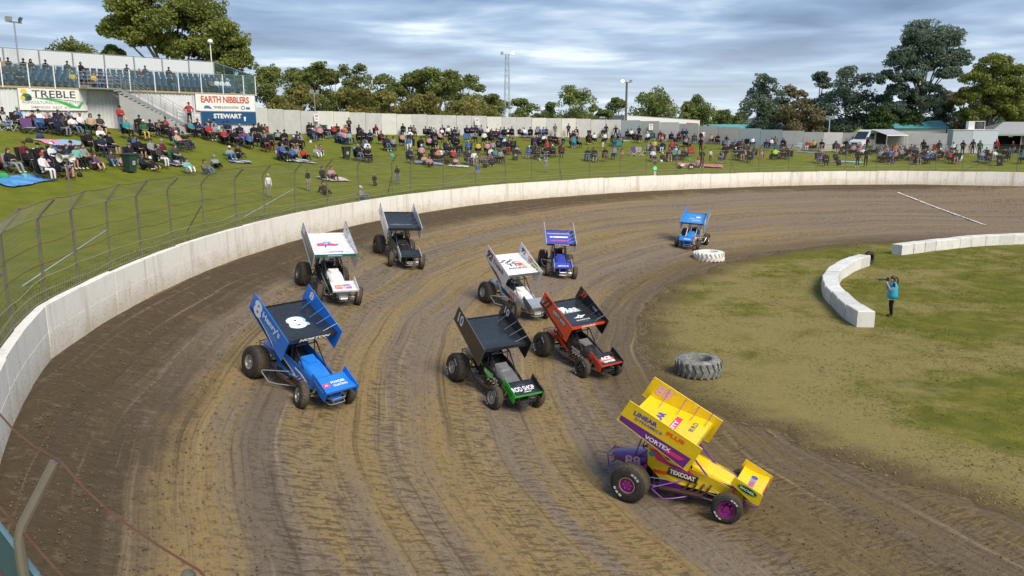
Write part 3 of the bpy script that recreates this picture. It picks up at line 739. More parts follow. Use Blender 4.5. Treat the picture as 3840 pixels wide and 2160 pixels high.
# ------------------------------------------------------------------ sprint cars
# car space: x forward, y to the car's left, z up; origin on the ground below the middle
M_TYRE = mat('dusty_black_tyre', (0.022, 0.021, 0.020), 0.8, 0, 0.3, 9.0, dirt=0.55, dirtcol=(0.095, 0.075, 0.048), bmp=0.4)
M_TREAD = mat('clay_caked_tread', (0.075, 0.060, 0.040), 0.9, 0, 0.35, 8.0, dirt=0.6, dirtcol=(0.17, 0.13, 0.075), bmp=0.6)
M_SIDEMARK = mat('white_tyre_marking', (0.62, 0.66, 0.66), 0.7, 0, 0.2, 8.0)
M_ENGINE = mat('dirty_engine_metal', (0.055, 0.05, 0.046), 0.5, 0.6, 0.5, 12.0)
M_CHROME = mat('brushed_tube', (0.55, 0.54, 0.52), 0.28, 0.8, 0.15, 8.0)
M_ALLOY = mat('dull_alloy', (0.48, 0.47, 0.45), 0.38, 0.7, 0.2, 8.0, dirt=0.3)
M_BRONZE = mat('bronze_header', (0.16, 0.10, 0.075), 0.4, 0.7, 0.3, 10.0)
M_SUIT = mat('dark_race_suit', (0.03, 0.032, 0.04), 0.8, 0, 0.2, 5.0)
M_HELMET = mat('black_helmet', (0.02, 0.02, 0.024), 0.15, 0, 0.1, 5.0, coat=0.6)
M_VISOR = mat('smoked_visor', (0.05, 0.06, 0.07), 0.08, 0.3, 0.1, 5.0)
def paint(name, col, metal=0.0, rough=0.30, dirt=0.38):
    return mat('paint_' + name, col, rough, metal, 0.06, 5.0, coat=0.5, dirt=dirt, dirtcol=(0.13, 0.10, 0.065))
P_WHITE = paint('white', (0.76, 0.77, 0.78)); P_BLACK = paint('black', (0.012, 0.012, 0.014)); P_GLOSSBLK = mat('scuffed_black_sheet', (0.022, 0.026, 0.032), 0.24, 0.2, 0.35, 4.0, coat=0.3, dirt=0.28, dirtcol=(0.09, 0.09, 0.095))
P_BLUE = paint('royal_blue', (0.015, 0.20, 0.74), dirt=0.2); P_SKY = paint('sky_blue', (0.03, 0.27, 0.68)); P_INDIGO = paint('indigo', (0.035, 0.06, 0.46)); P_TEALL = mat('teal_line', (0.02, 0.33, 0.45), 0.4)
P_GREEN = paint('green', (0.03, 0.55, 0.04)); P_RED = paint('orange_red', (0.95, 0.075, 0.012), dirt=0.15); P_YELLOW = paint('yellow', (0.82, 0.58, 0.01), dirt=0.25); P_PURPLE = paint('purple', (0.13, 0.015, 0.26)); P_PINK = paint('hot_pink', (0.75, 0.03, 0.18)); P_MAROON = paint('maroon', (0.18, 0.015, 0.05))
P_TEALG = paint('teal_green', (0.01, 0.16, 0.15)); P_MAG = paint('magenta_rim', (0.30, 0.01, 0.26), 0.3); P_ALU = mat('bare_aluminium_sheet', (0.60, 0.62, 0.63), 0.30, 0.75, 0.08, 3.0); P_ORANGE = paint('orange', (0.78, 0.22, 0.02)); P_LIGHTBLUE = mat('light_blue_print', (0.30, 0.55, 0.72), 0.5)
P_PINKL = mat('pale_pink_print', (0.75, 0.42, 0.50), 0.5); P_GREY = mat('grey_sheet', (0.20, 0.205, 0.21), 0.4, 0.4, 0.15, 4.0, dirt=0.4)

def car_wheel(parent, x, y, Rr, W, out, rimmat, rim_r, mark=False, steer=0.0, cover=True):
    """wheel centred at (x,y,Rr); out is -1 or +1, the side the face looks to"""
    M4 = Matrix.Translation((x, y, Rr)) @ Matrix.Rotation(steer, 4, 'Z') @ Matrix.Rotation(-out * math.pi / 2, 4, 'X')
    # lathe axis local Z points to 'out'
    h = W / 2; s = 0.035 if W < 0.3 else 0.05
    prof = [(rim_r, -h + 0.03), (rim_r + 0.03, -h), (Rr - s * 1.7, -h), (Rr - s * 0.5, -h + s * 0.5), (Rr, -h + s * 1.3)]
    n = 40
    mb = MB(); mb.lathe(prof, n, M4)                # inner side wall
    wheel = MB(); wheel.lathe([(rim_r * 0.98, -h + 0.02), (rim_r, -h + 0.05), (rim_r, h - 0.05), (rim_r * 0.985, h - 0.02), (rim_r * 0.92, h - 0.02), (rim_r * 0.86, h - 0.07 if cover else h - 0.12), (0.07, h - 0.05 if cover else h - 0.15), (0.06, h - 0.01 if cover else h - 0.06), (0.001, h - 0.01 if cover else h - 0.06)], 28, M4)
    w = wheel.build('wheel', rimmat, parent, smooth=True)
    t = MB()
    side = [(rim_r, h - 0.03), (rim_r + 0.03, h), (Rr - s * 1.7, h), (Rr - s * 0.5, h - s * 0.5), (Rr, h - s * 1.3)]
    full = prof + list(reversed(side))
    vs = []; fs = []; mi = []
    for r_, hh in full:
        for k in range(n):
            a = 2 * math.pi * k / n; vs.append(M4 @ Vector((r_ * math.cos(a), r_ * math.sin(a), hh)))
    for i in range(len(full) - 1):
        for k in range(n):
            fs.append((i * n + k, i * n + (k + 1) % n, (i + 1) * n + (k + 1) % n, (i + 1) * n + k)); mi.append(1 if i == 4 else 0)
    t.add(vs, fs); t.m = mi
    # tread blocks standing proud of the carcass
    nb = 24
    for k in range(nb):
        for j in range(3 if W > 0.3 else 2):
            a = 2 * math.pi * (k + (0.5 if j % 2 else 0)) / nb; cw = (W - 2 * s * 1.3) / (3 if W > 0.3 else 2)
            z0 = -h + s * 1.3 + j * cw + 0.015; z1 = z0 + cw - 0.03; da = math.pi / nb * 0.62
            q = [M4 @ Vector((rr * math.cos(aa), rr * math.sin(aa), zz)) for rr in (Rr - 0.004, Rr + 0.012) for aa in (a - da, a + da) for zz in (z0, z1)]
            b = len(t.v); t.v.extend([tuple(p) for p in q]); t.f += [tuple(b + i for i in f) for f in ((4, 5, 7, 6), (0, 1, 5, 4), (2, 6, 7, 3), (0, 4, 6, 2), (1, 3, 7, 5))]; t.m += [1] * 5
    t.build('tyre', [M_TYRE, M_TREAD], w, smooth=True, fix=True)
    if cover:
        b = MB(); b.lathe([(rim_r * 0.93, h - 0.018), (rim_r * 0.99, h - 0.012), (rim_r * 1.0, h - 0.004), (rim_r * 0.90, h - 0.004), (rim_r * 0.90, h - 0.02)], 28, M4, cap=False); b.build('bead_ring', M_ALLOY if rimmat is not P_BLACK else P_BLACK, w, smooth=True)
    nuts = MB()
    for k in range(6):
        a = k * math.pi / 3; p = M4 @ Vector((0.1 * math.cos(a), 0.1 * math.sin(a), h - (0.045 if cover else 0.15))); q = M4 @ Vector((0.1 * math.cos(a), 0.1 * math.sin(a), h - (0.02 if cover else 0.12)))
        nuts.tube([p, q], 0.014, 5)
    nuts.build('wheel_nut', M_CHROME, w)
    if mark:
        for a0, a1 in ((0.5, 1.25), (3.4, 4.3)):
            d = MB(); r0, r1 = rim_r + (Rr - rim_r) * 0.38, rim_r + (Rr - rim_r) * 0.62; m_ = 11
            for k in range(m_):
                if k % 4 == 3: continue
                aa, ab = a0 + (a1 - a0) * k / m_, a0 + (a1 - a0) * (k + 0.8) / m_
                q = [M4 @ Vector((r_ * math.cos(x_), r_ * math.sin(x_), h + 0.003)) for r_, x_ in ((r0, aa), (r1, aa), (r1, ab), (r0, ab))]
                d.add(q, [(0, 1, 2, 3)])
            d.build('tyre_lettering', M_SIDEMARK, w, fix=False)
    return w

class Pieces:
    """like MB.tube, but every tube becomes an object of its own"""
    def __init__(s): s.l = []
    def tube(s, pts, r, n=6): s.l.append(MB().tube(pts, r, n)); return s
    def build(s, name, m, parent=None, smooth=False, fix=True): return [q.build(name, m, parent, smooth) for q in s.l]
FOIL_T, BOARD_T = R(14.5), R(22)
def foil_frame():
    """leading edge of the main plane and its rearward/upward direction"""
    le = Vector((0.46, 0, 1.66)); back = Vector((-math.cos(FOIL_T), 0, math.sin(FOIL_T))); up = Vector((math.sin(FOIL_T), 0, math.cos(FOIL_T)))
    return le, back, up
def wing_foil(le, back, up, chord, half, th, lip):
    prof = []; n = 10
    for k in range(n + 1):                        # top: slight dish, rounded nose
        f = k / n; prof.append((f * chord, th * (0.55 - 0.55 * min(1, f * 6)) * 0 + (-0.035 * math.sin(math.pi * f)) + (0.0 if f > 0 else -th * 0.35)))
    bot = [(chord * f, -th * (1.0 if f > 0.06 else 0.7) * (1 - 0.75 * f) - 0.035 * math.sin(math.pi * f)) for f in (1.0, 0.75, 0.5, 0.25, 0.06, 0.0)]
    ring = prof + bot
    mb = MB()
    rings = [[le + back * a + up * b + Vector((0, y, 0)) for a, b in ring] for y in (-half, half)]
    mb.loft(rings)
    # wicker strip standing at the trailing edge
    p = le + back * chord
    mb.add([p + Vector((0, y, 0)) + up * z + back * x for y in (-half, half) for z in (-0.01, lip) for x in (0, 0.012)], [(0, 1, 3, 2), (4, 6, 7, 5), (0, 2, 6, 4), (1, 5, 7, 3), (2, 3, 7, 6)])
    return mb
def board_pts(c, L, Ht, tilt, drop_front=0.0):
    """side board corners: rear top, front top, front bottom, rear bottom"""
    f = Vector((math.cos(tilt), 0, -math.sin(tilt))); u_ = Vector((math.sin(tilt), 0, math.cos(tilt)))
    return f, u_
def sprint_car(spec):
    g = spec['g']; P = spec
    root = thing('sprint_car', P['label'], 'race car', P['loc'], 0, 'winged sprint cars on the track')
    root.rotation_euler = P['rot']
    tube_m = P.get('tube', P_BLACK); A = lambda mb, name, m_, par=root, sm=False: mb.build(name, m_, par, smooth=sm)
    steer = R(P.get('steer', 6))
    car_wheel(root, -1.02, -0.80, 0.435, 0.46, -1, P.get('rim', M_ALLOY), 0.20, P.get('mark', False))
    car_wheel(root, -1.02, 0.72, 0.405, 0.38, 1, P.get('rim', M_ALLOY), 0.20, P.get('mark', False))
    car_wheel(root, 1.26, -0.76, 0.335, 0.25, -1, P.get('rimf', P.get('rim', M_ALLOY)), 0.19, P.get('mark', False), steer, P.get('fcover', True))
    car_wheel(root, 1.26, 0.72, 0.335, 0.25, 1, P.get('rimf', P.get('rim', M_ALLOY)), 0.19, False, steer, False)
    # chassis
    fr = MB(); r_ = 0.019
    for s in (-1, 1):
        fr.tube([(1.52, s * 0.24, 0.26), (0.3, s * 0.34, 0.22), (-0.75, s * 0.34, 0.24), (-1.25, s * 0.26, 0.40)], r_, 6)
        fr.tube([(1.52, s * 0.24, 0.26), (1.50, s * 0.25, 0.60), (0.55, s * 0.35, 0.82), (-0.45, s * 0.37, 0.86), (-1.25, s * 0.26, 0.80), (-1.25, s * 0.26, 0.40)], r_, 6)
        fr.tube([(0.72, s * 0.33, 0.78), (0.22, s * 0.32, 1.36), (-0.10, s * 0.31, 1.42), (-0.48, s * 0.31, 1.40), (-0.60, s * 0.36, 0.85)], r_ + 0.003, 6)
        fr.tube([(-0.48, s * 0.31, 1.38), (-1.22, s * 0.26, 0.78)], r_, 6)
        fr.tube([(0.10, s * 0.36, 0.84), (0.10, s * 0.33, 1.38)], r_ * 0.8, 6); fr.tube([(0.1, s * 0.35, 0.84), (0.1, s * 0.34, 0.22)], r_, 6)
        fr.tube([(-0.6, s * 0.36, 0.86), (-0.6, s * 0.34, 0.24)], r_, 6); fr.tube([(0.95, s * 0.3, 0.72), (0.6, s * 0.33, 0.24)], r_ * 0.8, 6)
    for x, y, z in ((0.22, 0.32, 1.36), (-0.48, 0.31, 1.40), (1.50, 0.25, 0.60), (1.52, 0.24, 0.26), (-0.60, 0.36, 0.86), (-1.25, 0.26, 0.80), (0.3, 0.34, 0.22)):
        fr.tube([(x, -y, z), (x, y, z)], r_, 6)
    A(fr, 'chassis_frame', tube_m, root, True)
    # engine, headers, injector stacks
    en = MB(); en.box(0.22, 0.86, -0.20, 0.20, 0.24, 0.56)
    for s in (-1, 1):
        q = [Vector((x, s * y, z)) for x, y, z in ((0.24, 0.10, 0.55), (0.84, 0.10, 0.55), (0.84, 0.30, 0.66), (0.24, 0.30, 0.66))]
        en.plate(q, (0, -s * 0.35, 0.93), 0.14)
    en.box(-0.85, -0.55, -0.16, 0.16, 0.30, 0.62); en.tube([(0.2, 0, 0.42), (-1.0, 0, 0.42)], 0.07, 8)
    A(en, 'engine', M_ENGINE)
    hd = MB()
    for s in (-1, 1):
        for k in range(4):
            x = 0.30 + 0.16 * k; hd.tube([(x, s * 0.30, 0.62), (x - 0.02, s * 0.44, 0.58), (x - 0.10, s * 0.47, 0.46), (x - 0.25, s * 0.46, 0.38)], 0.026, 6)
        hd.tube([(0.62, s * 0.46, 0.37), (-0.10, s * 0.47, 0.36), (-0.40, s * 0.50, 0.36)], 0.05, 8)
    A(hd, 'exhaust_header', M_BRONZE, root, True)
    # axles, shocks, rods
    ax = Pieces(); ax.tube([(-1.02, -0.60, 0.42), (-1.02, 0.55, 0.42)], 0.035, 8); ax.tube([(1.26, -0.64, 0.34), (1.26, 0.60, 0.34)], 0.030, 8); A(ax, 'axle', M_DKSTEEL, root, True)
    sk = Pieces()
    for s in (-1, 1):
        sk.tube([(1.24, s * 0.44, 0.36), (1.30, s * 0.30, 0.66)], 0.028, 8); sk.tube([(-1.02, s * 0.42, 0.42), (-0.78, s * 0.36, 0.80)], 0.03, 8)
    A(sk, 'shock_absorber', P.get('shock', M_YELP), root, True)
    rd = Pieces()
    for s in (-1, 1):
        rd.tube([(1.26, s * 0.58, 0.40), (0.45, s * 0.36, 0.44)], 0.012, 5); rd.tube([(1.26, s * 0.58, 0.29), (0.45, s * 0.36, 0.27)], 0.012, 5)
        rd.tube([(-1.02, s * 0.52, 0.50), (0.0, s * 0.38, 0.52)], 0.014, 5); rd.tube([(-1.02, s * 0.52, 0.33), (0.0, s * 0.38, 0.30)], 0.014, 5)
    rd.tube([(1.36, -0.62, 0.34), (0.65, -0.40, 0.60)], 0.012, 5); rd.tube([(1.40, -0.6, 0.33), (1.40, 0.58, 0.33)], 0.011, 5)
    A(rd, 'radius_rod', M_CHROME, root, True)
    # bumpers and nerf bars
    bm_ = MB()
    bm_.tube([(1.52, -0.22, 0.42), (1.78, -0.22, 0.42), (1.84, -0.18, 0.42), (1.84, 0.18, 0.42), (1.78, 0.22, 0.42), (1.52, 0.22, 0.42)], 0.016, 6)
    bm_.tube([(1.52, -0.24, 0.27), (1.74, -0.24, 0.26), (1.80, -0.20, 0.26), (1.80, 0.20, 0.26), (1.74, 0.24, 0.26), (1.52, 0.24, 0.27)], 0.016, 6)
    for y in (-0.16, 0.16): bm_.tube([(1.82, y, 0.26), (1.84, y, 0.42)], 0.012, 5)
    A(bm_, 'front_bumper', P.get('bar', M_CHROME), root, True)
    for s, oy in ((-1, 0.94), (1, 0.84)):
        nb = MB(); nb.tube([(0.12, s * 0.36, 0.60), (-0.30, s * (oy - 0.1), 0.60), (-0.42, s * oy, 0.58), (-0.44, s * oy, 0.54), (-0.20, s * (oy - 0.08), 0.30), (0.0, s * 0.66, 0.26), (0.35, s * 0.35, 0.26)], 0.016, 6)
        A(nb, 'nerf_bar', P.get('bar', M_CHROME), root, True)
    rb = MB(); rb.tube([(-1.25, -0.24, 0.80), (-1.82, -0.24, 0.78), (-1.86, -0.2, 0.78), (-1.86, 0.2, 0.78), (-1.82, 0.24, 0.78), (-1.25, 0.24, 0.80)], 0.016, 6)
    rb.tube([(-1.25, -0.22, 0.42), (-1.80, -0.22, 0.46), (-1.84, 0, 0.46), (-1.80, 0.22, 0.46), (-1.25, 0.22, 0.42)], 0.016, 6)
    for y in (-0.2, 0.2): rb.tube([(-1.85, y, 0.78), (-1.82, y, 0.46)], 0.014, 5)
    A(rb, 'rear_bumper', P.get('rbar', tube_m), root, True)
    # hood and nose: lofted sections
    secs = ((0.30, 0.31, 0.62, 1.00), (0.50, 0.31, 0.60, 0.98), (0.75, 0.30, 0.55, 0.91), (1.05, 0.28, 0.48, 0.80), (1.30, 0.26, 0.42, 0.70), (1.52, 0.22, 0.36, 0.58), (1.62, 0.19, 0.32, 0.46))
    rings = []
    for x, hw, zb, zt in secs:
        pts = []
        for k in range(13):
            a = math.pi * k / 12; c_ = math.cos(a); s_ = math.sin(a)
            pts.append(Vector((x, -hw * (abs(c_) ** 0.55) * (1 if c_ > 0 else -1), zb + (zt - zb) * s_ ** 0.5)))
        rings.append(pts)
    hood = A(MB().loft(rings), 'hood', P['hood'], root, True)
    sc = MB(); q = [[Vector((0.28, y, z)) for y, z in ((-0.22, 0.96), (0.22, 0.96), (0.19, 1.06), (-0.19, 1.06))], [Vector((0.62, y, z)) for y, z in ((-0.17, 0.93), (0.17, 0.93), (0.13, 0.985), (-0.13, 0.985))]]
    A(sc.loft(q), 'cowl_scoop', P.get('scoop', P['hood']), root)
    # nose belly sloping to the bumper
    nl = MB(); nl.plate([(1.50, -0.17, 0.60), (1.50, 0.17, 0.60), (1.74, 0.15, 0.30), (1.74, -0.15, 0.30)], (0.78, 0, 0.62), 0.012); A(nl, 'nose_panel', P.get('nose', P['hood']), root)
    # side panels
    sp_pts = [(-0.74, 1.36), (-0.52, 1.34), (-0.26, 1.08), (0.25, 0.98), (0.95, 0.76), (1.42, 0.58), (1.42, 0.42), (0.70, 0.46), (0.10, 0.50), (-0.45, 0.56), (-0.74, 0.84)]
    for s in (-1, 1):
        pl = MB(); yy = lambda x: s * (0.40 - 0.10 * max(0, (x - 0.2) / 1.2))
        pl.plate([(x, yy(x), z) for x, z in sp_pts], (0, s, 0), 0.010)
        A(pl, 'side_panel', P['side'])
        if P.get('floor_panel'):
            A(MB().plate([(-0.45, s * 0.385, 0.60), (0.10, s * 0.385, 0.54), (0.10, s * 0.385, 0.24), (-0.45, s * 0.385, 0.24)], (0, s, 0), 0.008), 'lower_panel', P['floor_panel'])
    # tail tank
    rings = []
    for f in np.linspace(0, 1, 9):
        x = -0.82 - 0.95 * f; k_ = math.sqrt(max(0.0, 1 - (f * 0.98) ** 3)); hw = 0.30 * k_ + 0.02; zt = 0.98 - 0.10 * f; zb = 0.56 + 0.10 * f
        zc_ = 0.5 * (zt + zb); hh = 0.5 * (zt - zb) * k_ + 0.02
        rings.append([Vector((x, hw * math.copysign(abs(math.cos(a)) ** 0.7, math.cos(a)), zc_ + hh * math.copysign(abs(math.sin(a)) ** 0.7, math.sin(a)))) for a in np.linspace(0, 2 * math.pi, 17)[:-1]])
    A(MB().loft(rings), 'tail_tank', P['tail'], root, True)
    # seat
    st = MB(); st.loft([[Vector((x, y, z)) for y in (-0.22, -0.1, 0.1, 0.22)] + [Vector((x - 0.05, y, z)) for y in (0.24, -0.24)] for x, z in ((0.0, 0.48), (-0.35, 0.46), (-0.48, 0.80), (-0.52, 1.16))]); A(st, 'seat', M_DKSTEEL)
    # ---- top wing
    le, back, up = foil_frame(); half = 0.80
    wing = A(wing_foil(le, back, up, 1.62, half, 0.10, 0.035), 'top_wing', P['foil'], root, True)
    lead = MB(); lf = Vector((math.cos(FOIL_T), 0, -math.sin(FOIL_T)))
    lead.plate([le + lf * 0.018 + up * z + Vector((0, y, 0)) for y, z in ((-half, -0.10), (half, -0.10), (half, 0.012), (-half, 0.012))], lf, 0.006); A(lead, 'leading_edge', P.get('lead', P['foil']), wing)
    f = Vector((math.cos(BOARD_T), 0, -math.sin(BOARD_T))); u_ = Vector((math.sin(BOARD_T), 0, math.cos(BOARD_T)))
    c = le + back * 0.80 + up * 0.03
    BH, BL0, BL1 = (-0.34, 0.30), -0.96, 0.92
    def bp(a, b, y): return c + f * a + u_ * b + Vector((0, y, 0))
    for s, key in ((-1, 'rb'), (1, 'lb')):
        y = s * (half + 0.006)
        outer = MB(); poly = [(BL0 + 0.04, 0.36), (BL1 + 0.06, 0.22), (BL1 - 0.02, -0.48), (BL1 - 0.16, -0.47), (BL0 - 0.06, -0.24)]
        outer.plate([bp(a, b, y) for a, b in poly], (0, s, 0), 0.016)
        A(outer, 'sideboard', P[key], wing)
        fl = MB()                                             # turned flange round the board
        cyc = [bp(a, b, y + s * 0.008) for a, b in poly] + [bp(*poly[0], y + s * 0.008)]
        fl.tube(cyc, 0.012, 4, cap=False); A(fl, 'board_edge', P.get('edge_' + key, P[key]), wing)
    br = Pieces()
    for s in ((-1,) if P.get('left_view') else (1,)):
        for a in (0.10, 0.45, 0.80, 1.25):
            p0 = le + back * a + Vector((0, s * 0.42, 0)); p1 = p0 + up * 0.02
            q = c + f * (0.80 - a) + u_ * 0.27 + Vector((0, s * half, 0))
            br.tube([p1, q], 0.008, 5)
    A(br, 'board_brace', P.get('brace', P['lb']), wing, True)
    po = Pieces()
    for s in (-1, 1):
        po.tube([le + back * 0.30 - up * 0.06 + Vector((0, s * 0.28, 0)), (0.15, s * 0.31, 1.36)], 0.016, 6); po.tube([le + back * 1.05 - up * 0.06 + Vector((0, s * 0.28, 0)), (-0.50, s * 0.31, 1.40)], 0.016, 6)
        po.tube([le + back * 1.25 - up * 0.06 + Vector((0, s * 0.28, 0)), (-1.15, s * 0.26, 0.82)], 0.016, 6)
    po.tube([le + back * 0.5 - up * 0.07 + Vector((0, 0, 0)), (-0.3, 0, 1.40)], 0.022, 6)
    A(po, 'wing_post', tube_m, wing, True)
    # ---- front wing
    fle = Vector((1.92, 0, 0.70)); fh = 0.47
    fw = A(wing_foil(fle, back, up, 0.60, fh, 0.05, 0.02), 'front_wing', P['ffoil'], root, True)
    ld = MB(); ld.plate([fle + lf * 0.012 + up * z + Vector((0, y, 0)) for y, z in ((-fh, -0.055), (fh, -0.055), (fh, 0.006), (-fh, 0.006))], lf, 0.005); A(ld, 'leading_edge', P.get('flead', P['ffoil']), fw)
    fc = fle + back * 0.30
    for s, key in ((-1, 'frb'), (1, 'flb')):
        y = s * (fh + 0.005); poly = [(-0.36, 0.14), (0.34, 0.09), (0.36, -0.20), (0.20, -0.22), (-0.38, -0.06)]
        A(MB().plate([fc + f * a + u_ * b + Vector((0, y, 0)) for a, b in poly], (0, s, 0), 0.012), 'sideboard', P.get(key, P['ffoil']), fw)
    fp = Pieces()
    for s in (-1, 1):
        fp.tube([fle + back * 0.12 - up * 0.05 + Vector((0, s * 0.16, 0)), (1.66, s * 0.18, 0.36)], 0.010, 5); fp.tube([fle + back * 0.45 - up * 0.05 + Vector((0, s * 0.2, 0)), (1.42, s * 0.24, 0.58)], 0.010, 5)
    A(fp, 'wing_post', M_CHROME, fw, True)
    body = [o for o in root.children if not o.name.startswith(('wheel', 'axle', 'radius_rod'))]
    P['body'] = body
    # ---- frames for lettering
    Fr = dict(
        foil=lambda a, y: (le + back * a + Vector((0, y, 0)) - up * 0.035 * math.sin(math.pi * a / 1.62), (0, 1, 0), back),
        lead=lambda y: (le + lf * 0.026 - up * 0.044 + Vector((0, y, 0)), (0, 1, 0), up),
        rb=lambda a, b: (bp(a, b, -half - 0.024), f, u_),          # outer face of right board
        lbi=lambda a, b: (bp(a, b, half + 0.004), f, u_),          # inner face of left board
        lb=lambda a, b: (bp(a, b, half + 0.024), -f, u_),          # outer face of left board
        rbi=lambda a, b: (bp(a, b, -half - 0.004), -f, u_),
        ff=lambda a, y: (fle + back * a + Vector((0, y, 0)) - up * 0.035 * math.sin(math.pi * a / 0.6), (0, 1, 0), back),
        frb=lambda a, b: (fc + f * a + u_ * b + Vector((0, -fh - 0.019, 0)), f, u_),
        flb=lambda a, b: (fc + f * a + u_ * b + Vector((0, fh + 0.019, 0)), -f, u_),
        side=lambda x, z: ((x, -(0.412 - 0.10 * max(0, (x - 0.2) / 1.2)), z), (1, 0.08 if x > 0.2 else 0, 0), (0, 0, 1)),
        tail=lambda: ((-1.15, -0.315, 0.80), (1, 0.0, 0.05), (0, 0.1, 1)),
        sidel=lambda x, z: ((x, (0.412 - 0.10 * max(0, (x - 0.2) / 1.2)), z), (-1, 0.08 if x > 0.2 else 0, 0), (0, 0, 1)),
    )
    par = dict(foil=wing, lead=wing, rb=wing, lbi=wing, lb=wing, rbi=wing, ff=fw, frb=fw, flb=fw, side=root, sidel=root, tail=root)
    for d in P['decals']:
        kind, fr_, args = d[0], d[1], d[2]; o_, x_, y_ = Fr[fr_](*args); kw = d[4] if len(d) > 4 else {}
        if kw.get('turn'):
            a = R(kw['turn']); X = Vector(x_).normalized(); Y = Vector(y_).normalized(); x_, y_ = X * math.cos(a) + Y * math.sin(a), Y * math.cos(a) - X * math.sin(a)
        kk = {k: v for k, v in kw.items() if k != 'turn'}
        if kind == 't': text(d[3][0], d[3][1], o_, x_, y_, parent=par[fr_], lift=kk.pop('lift', 0.006), **kk)
        else: shape(d[3][0], d[3][1], o_, x_, y_, par[fr_], lift=kk.pop('lift', 0.003), **kk)
    # the sprung body leans out of the turn on its springs while the wheels stay on the clay
    roll, piv = Matrix.Rotation(R(P.get('lean', 6)), 4, 'X'), Matrix.Translation((0, 0.1, 0.35))
    for o in list(root.children):
        if not o.name.startswith(('wheel', 'axle', 'radius_rod')): o.matrix_local = piv @ roll @ piv.inverted()
    root.scale = (P.get('size', 1.0),) * 3
    return root
def rect(w, h, sk=0.0): return [(-w / 2 - sk, -h / 2), (w / 2 - sk, -h / 2), (w / 2 + sk, h / 2), (-w / 2 + sk, h / 2)]
def star(r0, r1, n=5, ph=math.pi / 2): return [((r0 if k % 2 == 0 else r1) * math.cos(ph + math.pi * k / n), (r0 if k % 2 == 0 else r1) * math.sin(ph + math.pi * k / n)) for k in range(2 * n)]
def place(fx, fy, hdg, roll=0.0, lift=0.0):
    """front axle centre on the track, heading in degrees -> origin and rotation following the banking"""
    d = Vector((math.cos(R(hdg)), math.sin(R(hdg)), 0)); o_ = Vector((fx, fy, 0)) - d * 1.26
    z = lambda p: float(track_z(p.x, p.y))
    l = Vector((-d.y, d.x, 0)); zf, zr = z(o_ + d * 1.26), z(o_ - d * 1.02); zl, zr_ = z(o_ + l * 0.75), z(o_ - l * 0.75)
    X = (d * 2.28 + Vector((0, 0, zf - zr))).normalized(); Y = (l * 1.5 + Vector((0, 0, zl - zr_))); Y = (Y - X * Y.dot(X)).normalized(); Z = X.cross(Y)
    rot = Matrix((X, Y, Z)).transposed() @ Matrix.Rotation(R(roll), 3, 'X')
    o_.z = (zf * 1.02 + zr * 1.26) / 2.28 + lift + 0.01
    return tuple(o_), rot.to_euler()
CARS = []
def car(fx, fy, hdg, roll=0, **kw):
    kw['loc'], kw['rot'] = place(fx, fy, hdg, roll); kw.setdefault('g', 0); r_ = sprint_car(kw); CARS.append((r_, kw)); return r_
W_, K_ = mat('white_print', (0.84, 0.84, 0.84), 0.45, 0, 0.03, 4.0), P_BLACK
